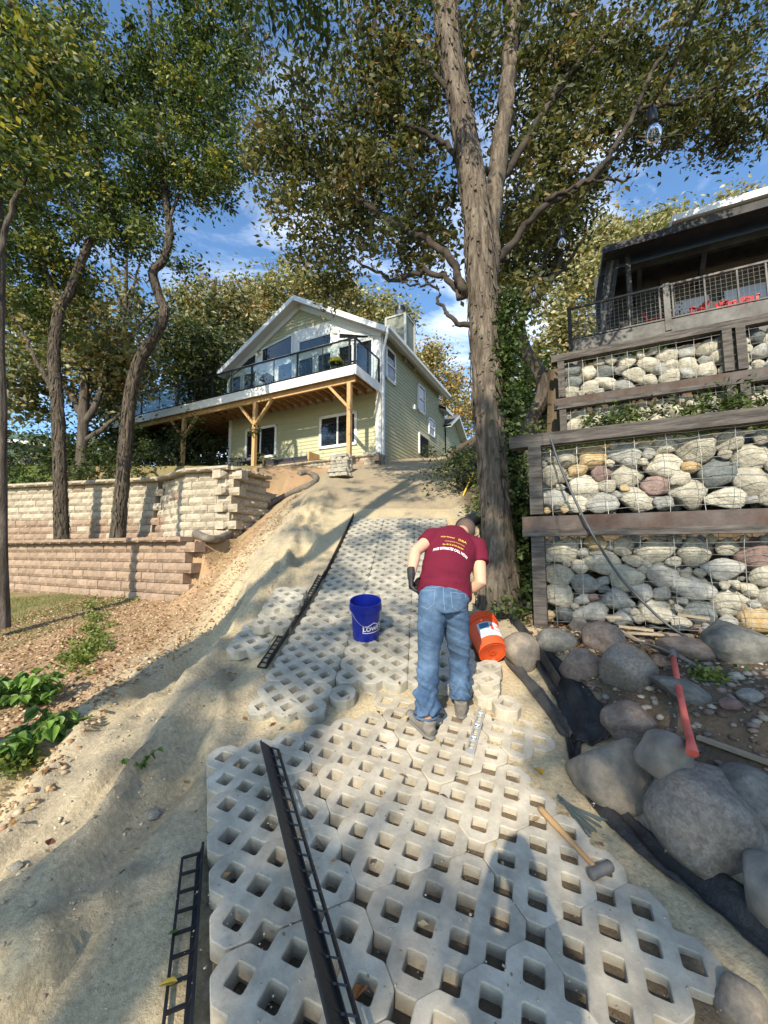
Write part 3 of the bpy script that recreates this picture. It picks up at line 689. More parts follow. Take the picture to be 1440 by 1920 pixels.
s = MB(); laps(s, 'y', lambda a, b: (0, 0), lambda a, b: (DY, DY), gz, EZ + .2, 0, 1)
laps(s, 'y', lambda a, b: (DY, DY), lambda a, b: (7.9, 7.9), gz, 7.75, -.02, 1)
laps(s, 'y', lambda a, b: (max(7.9, 9.3 - (8.0 - a) / .6) if a > 6.9 else 7.9,) * 2, lambda a, b: (min(10.8, 9.3 + (8.0 - a) / .6) if a > 6.9 else 10.8,) * 2, gz + .5, 7.85, .05, 1)
hpart(s, 'siding', m_side, house)['kind'] = 'stuff'
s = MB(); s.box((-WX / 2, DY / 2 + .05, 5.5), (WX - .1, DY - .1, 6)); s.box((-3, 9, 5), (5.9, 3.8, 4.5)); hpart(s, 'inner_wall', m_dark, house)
for sgn in (-1, 1):                                     # the two roof slopes
    r = MB(); xe = -WX / 2 + sgn * (WX / 2 + .42); ze = roofz(xe)
    r.cur = 0
    a = [(-WX / 2, -.45, AZ), (xe, -.45, ze), (xe, DY + .4, ze), (-WX / 2, DY + .4, AZ)]
    r.add(a, [(0, 1, 2, 3)]); r.cur = 1; r.add([(x, y, z - .16) for x, y, z in a], [(0, 1, 2, 3)])
    r.cur = 2
    r.add([(x, y, z - d) for d in (-.02, .2) for (x, y, z) in ((-WX / 2, -.47, AZ), (xe, -.47, ze))] , [(0, 1, 3, 2)])
    r.add([(xe + sgn * .01, y, ze - d) for d in (-.02, .17) for y in (-.47, DY + .4)], [(0, 1, 3, 2)])
    o = hpart(r, 'roof', [m_roof, m_soff, m_white], house)
    t = MB()                                            # rake board standing proud under the edge
    t.beam((-WX / 2, -.5, AZ - .10), (xe, -.5, ze - .10), .05, .2, (0, -1, 0) if False else (0, 0, 1)); hpart(t, 'rake_board', m_white, house)
    t = MB(); t.beam((-WX / 2, -.06, AZ - .28), (xe - sgn * .40, -.06, roofz(xe - sgn * .40) - .28), .06, .2); hpart(t, 'frieze_board', m_white, house)
g = MB(); g.box((.5, DY / 2, EZ - .02), (.14, DY + .9, .13)); hpart(g, 'gutter', m_white, house)
g = MB(); g.tube([(.47, -.42, EZ - .08), (.45, -.4, EZ - .25), (.12, -.08, EZ - .75), (.09, -.06, EZ - 1.0), (.09, -.06, gz + .75), (.3, -.3, gz + .45)], .05, 8); hpart(g, 'downspout', m_white, house, True)
for (x, y, wx_, wy_, z1) in ((-.09, -.03, .24, .1, EZ - .1), (-WX + .07, -.03, .15, .08, EZ - .2), (.035, .09, .06, .18, EZ + .1)):
    t = MB(); t.box((x, y, (gz + z1) / 2), (wx_, wy_, z1 - gz)); hpart(t, 'corner_board', m_white, house)
# lower roofs of the wings
r = MB(); r.cur = 0; a = [(.4, DY, 7.75), (.4, 8.2, 7.75), (-3.5, 8.2, 9.8), (-3.5, DY, 9.8)]; r.add(a, [(0, 1, 2, 3)]); r.cur = 1; r.add([(x, y, z - .15) for x, y, z in a], [(0, 1, 2, 3)])
r.cur = 2; r.add([(.41, DY, 7.78), (.41, 8.2, 7.78), (.41, 8.2, 7.6), (.41, DY, 7.6)], [(0, 1, 2, 3)]); hpart(r, 'roof', [m_roof, m_soff, m_white], house)
for (y0, z0, y1, z1) in ((7.6, 7.02, 9.3, 8.05), (11.1, 6.95, 9.3, 8.05)):
    r = MB(); r.cur = 0; a = [(.45, y0, z0), (.45, y1, z1), (-5, y1, z1), (-5, y0, z0)]; r.add(a, [(0, 1, 2, 3)]); r.cur = 1; r.add([(x, y, z - .14) for x, y, z in a], [(0, 1, 2, 3)])
    r.cur = 2; r.add([(.46, y0, z0 + .02), (.46, y1, z1 + .02), (.46, y1, z1 - .16), (.46, y0, z0 - .16)], [(0, 1, 2, 3)]); hpart(r, 'roof', [m_roof, m_soff, m_white], house)
ch_ = MB(); ch_.box((-.35, 2.6, 9.4), (.95, 1.0, 2.2)); c_ = hpart(ch_, 'chimney', mat('chimney_board', col=(.20, .21, .17), var=.25, vscale=5, rough=.85), house)
t = MB()
for dx in (-.47, .47):
    for dy in (-.5, .5): t.box((-.35 + dx, 2.6 + dy, 9.4), (.1, .1, 2.22))
t.box((-.35, 2.6, 10.52), (1.02, 1.08, .08)); hpart(t, 'chimney_trim', mat('grey_trim', col=(.34, .35, .33)), c_)
t = MB(); t.lathe([(.16, 10.5), (.16, 10.95), (.24, 10.95), (.24, 11.2), (.13, 11.22), (0, 11.22)], 16, (-.35, 2.6, 0)); hpart(t, 'flue', m_steel, c_, True)
t = MB(); t.lathe([(.25, 10.97), (.26, 11.08), (.25, 11.18)], 16, (-.35, 2.6, 0)); hpart(t, 'flue_cap', m_blk, c_, True)
def win(poly3, off, fw=.08, mull=0, name='window'):     # poly3 in house coordinates on a wall plane; off = outward vector
    off = Vector(off); P = [Vector(p) for p in poly3]; c = sum(P, Vector()) / len(P)
    f = MB()
    for p, q in zip(P, P[1:] + P[:1]):
        d = (q - p).normalized(); f.beam(p - d * fw / 2 + off * .035, q + d * fw / 2 + off * .035, fw, .07, off)
    fo_ = hpart(f, name, m_white, house)
    g = MB(); g.add([p + off * .04 for p in P], [tuple(range(len(P)))]); g.add([p + off * .0 for p in P], [tuple(range(len(P)))]); hpart(g, 'pane', m_glass, fo_)
    if mull:
        t = MB()
        if mull == 1: a, b = (P[0] + P[1]) / 2, (P[3] + P[2]) / 2
        else: a, b = (P[0] + P[3]) / 2, (P[1] + P[2]) / 2
        t.beam(a + off * .045, b + off * .045, .06, .05, off); hpart(t, 'sash', m_white, fo_)
    return fo_
def rectf(x0, y0, x1, y1, y=0):                         # pixel corners to an upright rectangle on the front wall
    a, b = hplane(x0, (y0 + y1) / 2, y=y), hplane(x1, (y0 + y1) / 2, y=y)
    t1 = hplane((x0 + x1) / 2, y0, y=y).z; t0 = hplane((x0 + x1) / 2, y1, y=y).z
    return [(a.x, y, t1), (b.x, y, t1), (b.x, y, t0), (a.x, y, t0)]
FO = (0, -1, 0); SO = (1, 0, 0)
win(rectf(463, 803, 518, 858), FO, .11, 1); win(rectf(602, 779, 668, 836), FO, .11, 1)
pl = MB(); Q = [hplane(x, y, y=0) for x, y in ((428, 694), (552, 623), (566, 618), (702, 618))]; zb_ = 6.3
RO = .34; xs9 = -WX / 2 + (AZ - RO - Q[2].z) / slope
v0 = [(Q[0].x, -.03, zb_), (Q[0].x, -.03, min(Q[0].z, roofz(Q[0].x) - RO)), (Q[1].x, -.03, Q[1].z), (Q[2].x, -.03, Q[2].z), (xs9, -.03, Q[2].z), (-.02, -.03, roofz(-.02) - RO), (-.02, -.03, zb_)]
n_ = len(v0); pl.add(v0 + [(x, .0, z) for x, y, z in v0], [tuple(range(n_))] + [(i, (i + 1) % n_, n_ + (i + 1) % n_, n_ + i) for i in range(n_)]); hpart(pl, 'white_panel', m_white, house)
zt = hplane(620, 627, y=0).z; zm = hplane(600, 652, y=0).z; zl = hplane(600, 668, y=0).z
def xf(px, py): return hplane(px, py, y=0).x
# upper transoms (raked under the roof on the left), lower windows and glass doors
win([(xf(494, 660), -.03, hplane(494, 657, y=0).z), (xf(550, 645), -.03, hplane(550, 629, y=0).z), (xf(550, 645), -.03, zm), (xf(494, 660), -.03, zm)], FO, .07)
win([(xf(446, 680), -.03, zm + .15), (xf(483, 668), -.03, hplane(483, 664, y=0).z), (xf(483, 668), -.03, zm), (xf(446, 680), -.03, zm)], FO, .07)
win([(xf(563, 640), -.03, zt), (xf(623, 640), -.03, zt), (xf(623, 640), -.03, zm), (xf(563, 640), -.03, zm)], FO, .07)
xq = xf(694, 630); xw = min(xs9 + .1, xq - .2); win([(xf(637, 630), -.03, zt), (xw, -.03, zt), (xq, -.03, roofz(xq) - .45), (xq, -.03, roofz(xq) - .6), (xf(637, 630), -.03, zm + .1)], FO, .07)
for (a, b, k) in ((434, 456, 0), (461, 483, 0), (524, 551, 0), (562, 590, 0), (598, 623, 0), (637, 663, 1), (669, 700, 1)):
    z1_ = hplane(600, 663, y=0).z; z0_ = 6.5 if k else 7.05
    x0_, x1_ = xf(a, 680), xf(b, 680); z1_ = z1_ if k else z1_ - .1
    win([(x0_, -.03, z1_), (x1_, -.03, z1_), (x1_, -.03, z0_), (x0_, -.03, z0_)], FO, .07, name='door' if k else 'window')
def rects(x0, yt, x1, yb, xx=0):
    a, b = hplane(x0, yt, x=xx), hplane(x1, yt, x=xx); b_ = hplane(x0, yb, x=xx)
    return [(xx, a.y, a.z), (xx, b.y, a.z), (xx, b.y, b_.z), (xx, a.y, b_.z)]
win(rects(723, 650, 739, 708, .02), SO, .09, 2); win(rects(783, 720, 794.5, 768, .02), SO, .09, 2); win(rects(803, 783, 813, 813, .0), SO, .08, 2)
d_ = MB(); q = rects(785, 812, 803, 850, .03); d_.add(q, [(0, 1, 2, 3)]); hpart(d_, 'door', m_dark, house)  # flat dark sheet standing in for the shade inside the recessed porch
t = MB(); t.beam(Vector(q[0]) + Vector((.03, 0, 0)), Vector(q[1]) + Vector((.03, 0, 0)), .1, .06); t.beam(Vector(q[0]) + Vector((.03, 0, .05)), Vector(q[3]) + Vector((.03, 0, 0)), .1, .06, SO); hpart(t, 'door_trim', m_white, house)
t = MB(); p = hplane(773, 764, x=0); t.box((.08, p.y, p.z), (.16, .14, .2)); hpart(t, 'wall_lamp', m_white, house)
t = MB(); p = hplane(626, 856, y=0); t.lathe([(0, .0), (.13, .0), (.13, .04), (0, .04)], 16); o = hpart(t, 'dryer_vent', m_soff, house); o.matrix_basis = Matrix.Translation((p.x, -.02, p.z)) @ Matrix.Rotation(PI / 2, 4, 'X')
# ------------------------------------------------------------------ deck
deck = hroot('raised_deck', 'raised wooden deck with white fascia and glass railing on lumber posts', 'deck')
DZ = 6.44; DF = -2.0; XL = -14.7
t = MB(); t.box((XL / 2, DF, DZ - .17), (-XL, .04, .34)); hpart(t, 'fascia', m_white, deck)
t = MB(); t.box((.02, DF / 2, DZ - .17), (.04, -DF - .0, .34)); hpart(t, 'fascia', m_white, deck)
t = MB(); t.box((XL, .9, DZ - .17), (.04, 5.8, .34)); hpart(t, 'fascia', m_white, deck)
b_ = MB(); b_.box((-4.1, -.95, DZ - .02), (8.1, 1.9, .03)); b_.box(((XL - 8.1) / 2, .95, DZ - .02), (-XL - 8.15, 5.7, .03)); hpart(b_, 'decking', m_joist, deck)
jm = MB(); jm.box((0, 0, 0), (.042, 1.9, .23)); jme = jm.mesh('joist', m_joist)
jm = MB(); jm.box((0, 0, 0), (.042, 5.7, .23)); jme2 = jm.mesh('joist', m_joist)
x = -.25
while x > XL + .1:
    o = link('joist', jme if x > -8.1 else jme2, deck); o.location = (x, -1.0 if x > -8.1 else .9, DZ - .16); x -= .40
for (y, x0, x1) in ((-1.78, XL + .3, -.1), (1.9, XL + .2, -8.2)):
    t = MB(); t.box(((x0 + x1) / 2, y, DZ - .39), (x1 - x0, .09, .24)); hpart(t, 'beam', m_lum, deck)
def hground(x, y): p = HM @ Vector((x, y, 0)); return Hs(p.x, p.y)
PX = []
for (px, braces) in ((655, (-1,)), (478, (-1, 1)), (345, (-1, 1))):
    q = hplane(px, 800, y=-1.78); x = q.x; PX.append(x); z0 = hground(x, -1.78) - .1
    t = MB(); t.box((x, -1.78, (z0 + DZ - .5) / 2), (.145, .145, DZ - .5 - z0)); po = hpart(t, 'post', m_lum, deck)
    for sgn in braces:
        t = MB(); t.beam((x + sgn * .07, -1.78, DZ - 1.35), (x + sgn * .85, -1.78, DZ - .5), .085, .12, (0, -1, 0)); hpart(t, 'brace', m_lum, deck)
for (x, y) in ((hplane(327, 800, y=1.9).x, 1.9), (-8.6, 1.9), (XL + .6, 1.9)):
    z0 = hground(x, y) - .1; t = MB(); t.box((x, y, (z0 + DZ - .5) / 2), (.14, .14, DZ - .5 - z0)); hpart(t, 'post', m_lum, deck)
rx_ = [hplane(px, 680, y=DF).x for px in (556, 471, 398, 335, 268, 210)]; rxs = [-.05, -.27] + rx_[:]
for x in rxs:
    t = MB(); t.box((x, DF + .06, DZ + .5), (.06, .06, 1.04)); hpart(t, 'rail_post', m_blk, deck)
mids = [(rxs[i] + rxs[i + 1]) / 2 for i in range(1, len(rxs) - 1)]
for x in mids:
    t = MB(); t.box((x, DF + .06, DZ + .5), (.022, .03, .95)); hpart(t, 'baluster', m_blk, deck)
for y in (-1.0, -.12):
    t = MB(); t.box((-.05, y, DZ + .5), (.06, .06, 1.04)); hpart(t, 'rail_post', m_blk, deck)
for a, b in (((0, DF + .06, DZ + 1.02), (XL + .5, DF + .06, DZ + 1.02)), ((-.05, DF, DZ + 1.02), (-.05, -.1, DZ + 1.02)), ((0, DF + .06, DZ + .07), (XL + .5, DF + .06, DZ + .07))):
    t = MB(); t.beam(a, b, .06, .04 if a[2] > 7 else .03); hpart(t, 'rail', m_blk, deck)
m_rg = bpy.data.materials.new('rail_glass'); m_rg.use_nodes = True; nn = m_rg.node_tree.nodes; ll = m_rg.node_tree.links
gl_ = nn.new('ShaderNodeBsdfGlossy'); gl_.inputs['Roughness'].default_value = .02; tr_ = nn.new('ShaderNodeBsdfTransparent'); tr_.inputs[0].default_value = (.80, .86, .85, 1)
mx_ = nn.new('ShaderNodeMixShader'); mx_.inputs[0].default_value = .12; ll.new(tr_.outputs[0], mx_.inputs[1]); ll.new(gl_.outputs[0], mx_.inputs[2]); ll.new(mx_.outputs[0], nn['Material Output'].inputs[0])
for i in range(1, len(rxs) - 1):
    t = MB(); t.box(((rxs[i] + rxs[i + 1]) / 2, DF + .06, DZ + .54), (abs(rxs[i] - rxs[i + 1]) - .08, .008, .88)); hpart(t, 'glass_panel', m_rg, deck)
for y0, y1 in ((DF + .1, -1.03), (-.97, -.15)):
    t = MB(); t.box((-.05, (y0 + y1) / 2, DZ + .54), (.008, y1 - y0, .88)); hpart(t, 'glass_panel', m_rg, deck)
# things on the deck
m_mum = mat('mum_flowers', col=(.55, .42, .04), var=.3, vscale=40, rough=.9); m_mumg = mat('mum_leaves', col=(.05, .08, .02), var=.3, vscale=30, rough=.9)
m_pot = mat('flower_pot', col=(.03, .03, .03), rough=.6); m_pump = mat('pumpkin_skin', col=(.62, .20, .03), rough=.5)
def hw(x, y, z): return HM @ Vector((x, y, z))
def ballof(root, c, r, n, size, m, name):
    rr = np.random.default_rng(int(abs(c[0] * 100)) + n); v = []; f = []
    for k in range(n):
        d = rr.normal(size=3); d /= np.linalg.norm(d); d[2] = abs(d[2]) * .9 - .15; p = np.array(c) + d * r * rr.uniform(.8, 1.05)
        a = rr.normal(size=3); a /= np.linalg.norm(a); b = np.cross(a, d); b /= np.linalg.norm(b) + 1e-6; i = len(v)
        v += [p + a * size, p + b * size, p - a * size, p - b * size]; f.append((i, i + 1, i + 2, i + 3))
    return link(name, npmesh(name, v, f, m), root)
for (px, r, m, lb) in ((630, .27, m_mum, 'potted yellow chrysanthemum at the right end of the deck rail'), (502, .3, m_mumg, 'potted green chrysanthemum on the deck beside the pumpkin')):
    q = hplane(px, 690, y=DF + .35); e = empty('potted_mum', hw(q.x, DF + .35, DZ), lb, 'potted plant')
    t = MB(); t.lathe([(0, 0), (.13, 0), (.17, .24), (.15, .24), (.13, .2), (0, .2)], 14); hpart(t, 'pot', m_pot, e, True)
    ballof(e, (0, 0, .42), r, 500, .03, m, 'flowers'); ballof(e, (0, 0, .38), r * .9, 350, .035, m_mumg, 'leaves')
q = hplane(521, 700, y=DF + .3); t = MB()
for k in range(8):
    a = k * PI / 4; t.tube([(math.cos(a) * .05, math.sin(a) * .05, .02), (math.cos(a) * .09, math.sin(a) * .09, .07), (math.cos(a) * .09, math.sin(a) * .09, .13), (math.cos(a) * .03, math.sin(a) * .03, .2)], [.04, .075, .075, .03], 8)
e = empty('pumpkin', hw(q.x, DF + .3, DZ), 'small orange pumpkin on the deck edge', 'pumpkin'); hpart(t, 'rind', m_pump, e, True)
t = MB(); t.tube([(0, 0, .18), (.01, 0, .25)], .015, 6); hpart(t, 'stem', m_mumg, e)
m_wick = mat('brown_wicker', col=(.055, .038, .028), rough=.8, bump=.5, bscale=60); m_cush = mat('navy_cushion', col=(.018, .020, .035), rough=.9)
m_adir = mat('brown_resin', col=(.11, .05, .03), rough=.7)
def adir(pos, rz, lb, m, name='deck_chair', cat='chair', sc=1.0, group=None):
    e = empty(name, pos, lb, cat, group); e.rotation_euler = (0, 0, rz); e.scale = (sc,) * 3
    for k in range(5):
        t = MB(); t.beam((-.22 + .11 * k, .22, .35), (-.22 + .11 * k, .5, 1.02 - .03 * abs(k - 2)), .095, .02, (0, 1, 0)); hpart(t, 'back_slat', m, e)
    t = MB(); t.beam((0, -.28, .38), (0, .25, .30), .52, .03); hpart(t, 'seat', m, e)
    for sx in (-1, 1):
        t = MB(); t.beam((sx * .3, -.34, .58), (sx * .3, .36, .56), .1, .03); hpart(t, 'armrest', m, e)
        t = MB(); t.beam((sx * .28, -.28, 0), (sx * .28, -.28, .57), .05, .08); hpart(t, 'leg', m, e)
        t = MB(); t.beam((sx * .28, .5, 0), (sx * .28, .2, .36), .04, .08); hpart(t, 'leg', m, e)
    return e
hz = math.atan2(XH.y, XH.x)
adir(hw(hplane(350, 740, y=-.9).x, -.9, DZ), hz + .3, 'brown slatted chair on the left half of the deck', m_adir)
adir(hw(hplane(243, 760, y=-.9).x, -.9, DZ), hz - .2, 'brown slatted chair at the far left end of the deck', m_adir)
adir(hw(-.75, -.95, DZ), hz + 1.9, 'dark wicker chair inside the glass at the right end of the deck', m_wick)
# terrace below the deck: low block wall, sofa, table
zt_ = HZ - .02
tw = [hw(hplane(700, 870, y=-1.35).x, -1.35, 0), hw(hplane(452, 870, y=-1.35).x, -1.35, 0)]
block_wall('retaining_wall', 'low block edge of the patio under the raised deck', tw, HZ - .02, 3, lambda p, z: BP + BC, cap=BC, L=.36, hh=.16)
pt = MB(); pt.box((-3.9, -.62, HZ - .12), (7.6, 1.35, .2)); o = hpart(pt, 'patio_floor', m_soff if False else m_pink, None); o.matrix_basis = HM.copy(); tag(o, kind='structure')
q0, q1 = hplane(505, 860, y=-.75), hplane(588, 858, y=-.75); L_ = q1.x - q0.x
e = empty('patio_sofa', hw((q0.x + q1.x) / 2, -.75, HZ - .02), 'dark cushioned outdoor sofa on the patio under the deck', 'sofa'); e.rotation_euler = (0, 0, hz)
for nm, c, sz, m in (('base', (0, 0, .2), (L_, .7, .12), m_wick), ('back', (0, .3, .38), (L_, .1, .35), m_wick), ('armrest', (-L_ / 2, 0, .33), (.08, .7, .45), m_lum), ('armrest', (L_ / 2, 0, .33), (.08, .7, .45), m_lum)):
    t = MB(); t.box(c, sz); hpart(t, nm, m, e)
for k in range(3):
    t = MB(); t.box((-L_ / 3 + k * L_ / 3, -.03, .32), (L_ / 3 - .03, .62, .14)); hpart(t, 'cushion', m_cush, e)
for sx in (-1, 1):
    for sy in (-1, 1):
        t = MB(); t.box((sx * (L_ / 2 - .05), sy * .28, .07), (.05, .05, .14)); hpart(t, 'leg', m_lum, e)
q = hplane(472, 863, y=-.8); e = empty('patio_table', hw(q.x, -.8, HZ - .02), 'dark square table on the patio left of the nearer post', 'table'); e.rotation_euler = (0, 0, hz)
t = MB(); t.box((0, 0, .5), (.9, .7, .04)); hpart(t, 'table_top', m_cush, e)
for sx in (-1, 1):
    for sy in (-1, 1):
        t = MB(); t.box((sx * .38, sy * .28, .24), (.05, .05, .48)); hpart(t, 'leg', m_cush, e)
q = hplane(603, 862, y=-.9); e = empty('fire_ring', hw(q.x, -.9, HZ), 'thin metal ring standing by the sofa on the patio', 'ring'); e.rotation_euler = (0, 0, hz)
t = MB(); t.tube([(.24 * math.cos(a), .24 * math.sin(a), .16) for a in np.linspace(0, 2 * PI, 20)], .01, 5, cap=False); hpart(t, 'hoop', m_blk, e)
for k in range(3):
    t = MB(); a = k * 2.1; t.tube([(.24 * math.cos(a), .24 * math.sin(a), .16), (.2 * math.cos(a), .2 * math.sin(a), 0)], .01, 5); hpart(t, 'leg', m_blk, e)
# upright stacks of pavers by the house corner and at the head of the path
def standing(px0, px1, py, Y, n, lb, tilt=.08, hgt=1.0, group='pavers stacked on edge'):
    a, b = at(px0, py, Y), at(px1, py, Y); d = XH
    ln = (b - a).length
    for k in range(n):
        c = a + d * (ln * (k + .5) / n); g_ = Hs(c.x, c.y)
        m = Matrix((S, Vector((0, 0, 1)), XH)).transposed().to_4x4(); m.translation = Vector((c.x, c.y, g_ + .19))
        o = link('grid_paver', PAVG, None, m @ Matrix.Rotation(R.gauss(0, .02) + tilt * 0, 4, 'Y')); tag(o, lb % ORD[k], 'paver', group)
standing(690, 722, 868, 14.6, 6, 'paver on edge in the row at the house corner, %s from left')
for k, (px, Y, dz) in enumerate(((633, 12.0, .0), (633, 12.0, .1), (633, 12.0, .2), (633, 12.0, .3), (633, 12.0, .4), (630, 11.2, 0.0), (630, 11.2, .1))):
    q = at(px + R.uniform(10, 14) - 5, 890, Y); m = Matrix((XH, S, Vector((0, 0, 1)))).transposed().to_4x4(); m.translation = Vector((q.x, q.y, Hs(q.x, q.y) + .12 + dz))
    lb = ('grey paver in the flat stack at the path head, %s from bottom' % ORD[k]) if k < 5 else ('%s paver of the two lying in front of the stack' % ('lower', 'upper')[k - 5])
    o = link('grid_paver', PAVG, None, m @ Matrix.Rotation(R.gauss(0, .08), 4, 'Z')); tag(o, lb, 'paver', 'pavers stacked at the head of the path')
# ------------------------------------------------------------------ neighbour's green cabin far left
m_teal = mat('teal_siding', col=(.05, .095, .085), var=.2, vscale=4, rough=.8)
nb = empty('neighbour_house', at(40, 880, 19), 'dark teal neighbour house half hidden behind the left trunks', 'house')
def nbx(px, py, Y=19): return at(px, py, Y)
t = MB(); a, b = nbx(-160, 815), nbx(90, 835); z0 = nbx(40, 915).z - 1.2
lz = [(z0 + .2 * k) for k in range(24)]
for z in lz:
    if z < a.z: t.box(((a.x + b.x) / 2, 19 + .01 * 0, z + .1), (b.x - a.x, .03, .19), Matrix.Rotation(.08, 3, 'X'))
t.box(((a.x + b.x) / 2, 21.5, (z0 + a.z) / 2), (b.x - a.x - .1, 4.9, a.z - z0 - .2)); part(t, 'siding', m_teal, nb)
t = MB(); t.beam(nbx(-170, 808) + Vector((0, -.3, 0)), nbx(100, 838) + Vector((0, -.3, 0)), .3, .14); part(t, 'fascia', m_white, nb)
t = MB(); A_, B2 = nbx(-170, 806), nbx(105, 835); t.add([A_, B2, B2 + Vector((0, 7, .6)), A_ + Vector((0, 7, .6))], [(0, 1, 2, 3)]); part(t, 'roof', m_roof, nb)
t = MB(); c = nbx(58, 868); t.box(c + Vector((0, -.04, 0)), (.5, .06, .9)); f_ = part(t, 'window', m_white, nb); t = MB(); t.box(c + Vector((0, -.08, 0)), (.38, .03, .78)); part(t, 'pane', m_glass, f_)
t = MB(); t.beam(nbx(-40, 872, 18.2), nbx(40, 866, 18.2), .06, .05); part(t, 'porch_rail', m_white, nb)
for k in range(12):
    t = MB(); c = nbx(-36 + 6.6 * k, 872 - .5 * k, 18.2); t.beam(c, c - Vector((0, 0, .8)), .035, .035); part(t, 'baluster', m_white, nb)
# ------------------------------------------------------------------ dark cabin on the right
K0 = at(1066, 645, 10.5); KM = Matrix((XH, S, Vector((0, 0, 1)))).transposed().to_4x4(); KM.translation = Vector((K0.x, K0.y, 0)); KI = KM.inverted(); KR = KM.to_3x3()
def kplane(px, py, y):
    o = KI @ Vector((0, 0, 0)); d = KR.inverted() @ ray(px, py); return o + d * ((y - o.y) / d.y)
m_cab = mat('charcoal_cabin', col=(.022, .022, .024), col2=(.05, .048, .045), vscale=3, var=.2, rough=.75); m_cabw = mat('brown_boards', col=(.065, .045, .032), var=.25, vscale=4, rough=.8)
m_gwood = mat('grey_deck_board', col=(.075, .072, .07), col2=(.15, .145, .14), vscale=2, var=.25, rough=.8)
m_red = mat('red_plastic', col=(.50, .015, .02), rough=.5)
m_roofw = mat('pale_roof_edge', col=(.75, .74, .72), rough=.6)
cab = empty('dark_cabin', (K0.x, K0.y, 0), 'charcoal neighbour cabin with wire mesh balcony above the stone walls', 'house'); cab.matrix_basis = KM.copy()
KZ0 = K0.z; L_ = 12.0
t = MB(); t.box((L_ / 2, 0, KZ0 - .1), (L_, .06, .34)); hpart(t, 'fascia', m_gwood, cab)
t = MB(); t.box((L_ / 2 + .0, .06, KZ0 - .38), (L_, .06, .2)); hpart(t, 'lower_fascia', m_gwood, cab)
t = MB(); t.box((.03, 1.5, KZ0 - .1), (.06, 3, .34)); hpart(t, 'fascia', m_gwood, cab)
t = MB(); t.box((L_ / 2, 1.6, KZ0 + .05), (L_, 3.1, .05)); hpart(t, 'deck_floor', m_gwood, cab)
for a in (.1, 4, 8):
    t = MB(); t.box((a, .1, KZ0 - 1.1), (.2, .2, 1.6)); hpart(t, 'deck_pier', m_gwood, cab)
RH = kplane(1067, 580, 0).z
rt = RH
t = MB(); t.beam((0, 0, rt), (L_, 0, rt), .07, .045); hpart(t, 'rail', m_gwood, cab)
t = MB(); t.beam((0, 0, KZ0 + .12), (L_, 0, KZ0 + .12), .05, .035); hpart(t, 'rail', m_gwood, cab)
for (px, wd, m) in ((1068, .1, m_cab), (1252, .13, m_gwood)):
    x = kplane(px, 600, 0).x; t = MB(); t.box((x, -.01, (KZ0 - .2 + rt + .04) / 2), (wd, .1, rt + .04 - KZ0 + .2)); hpart(t, 'rail_post', m, cab)
px_ = [1129, 1181, 1239, 1264, 1326, 1389, 1445, 1500]
xs_ = [kplane(p, 600, 0).x for p in px_]
for x in xs_:
    t = MB(); t.box((x, 0, (KZ0 + .1 + rt) / 2), (.035, .05, rt - KZ0 - .1)); hpart(t, 'baluster', m_gwood, cab)
t = MB(); x = .1
while x < L_: t.tube([(x, 0, KZ0 + .12), (x, 0, rt)], .004, 4, cap=False); x += .1
z = KZ0 + .2
while z < rt: t.tube([(0, 0, z), (L_, 0, z)], .004, 4, cap=False); z += .1
o = hpart(t, 'wire_mesh', m_wire, cab)
WY = 2.3; wl = kplane(1118, 600, WY).x
EC = kplane(1140, 490, .9); ezl = EC.z
t = MB(); t.box((wl + 6, WY + .1, (KZ0 + ezl) / 2 + .2), (12, .2, ezl - KZ0 + .6)); hpart(t, 'front_wall', m_cab, cab)
t = MB(); zc_ = ezl - .85
for k in range(4): t.box((wl + 7, WY - .03 - .004 * (k % 2), zc_ + .2 * k), (10.6, .04, .19))
hpart(t, 'header_board', m_cabw, cab)
for (xa, xb) in ((wl + 1.6, wl + 2.9), (wl + 3.1, wl + 4.4), (wl + 4.7, wl + 6.4), (wl + 6.6, wl + 8)):
    t = MB(); t.box(((xa + xb) / 2, WY - .02, KZ0 + .9), (xb - xa, .04, 1.7)); f_ = hpart(t, 'glass_door', m_cab, cab)
    t = MB(); t.box(((xa + xb) / 2, WY - .05, KZ0 + .9), (xb - xa - .14, .02, 1.55)); hpart(t, 'pane', m_glass, f_)
# slanted left end frame and its roof
a0, a1 = kplane(1120, 608, .9), kplane(1141, 492, .9)
for dx, m in ((0, m_cab), (.12, m_gwood), (.2, m_cab)):
    t = MB(); t.beam((a0.x + dx, .9, a0.z - .3), (a1.x + dx, .9, a1.z), .07, .1 + dx * .2); hpart(t, 'corner_strut', m, cab)
t = MB(); t.add([(a0.x, .95, a0.z - .3), (a1.x, .95, a1.z), (a1.x, WY, a1.z + .5), (a0.x, WY, a0.z - .3)], [(0, 1, 2, 3)]); hpart(t, 'end_wall', m_cab, cab)
x = kplane(1181, 560, .9).x; t = MB(); t.box((x, .9, (KZ0 + ezl) / 2), (.12, .12, ezl - KZ0)); hpart(t, 'porch_post', m_cab, cab)
t = MB(); ZR = ezl; rl = a1.x - .1
t.add([(rl, .5, ZR), (rl + 13, .5, ZR), (rl + 13, 5.5, ZR + 1.6), (rl, 5.5, ZR + 1.6)], [(0, 1, 2, 3)]); t.add([(rl, .5, ZR + .14), (rl + 13, .5, ZR + .14), (rl + 13, 5.5, ZR + 1.76), (rl, 5.5, ZR + 1.76)], [(0, 1, 2, 3)])
hpart(t, 'roof', m_cab, cab)
t = MB(); t.beam((rl, .48, ZR + .08), (rl + 13, .48, ZR + .08), .06, .2); hpart(t, 'eave_board', m_cab, cab)
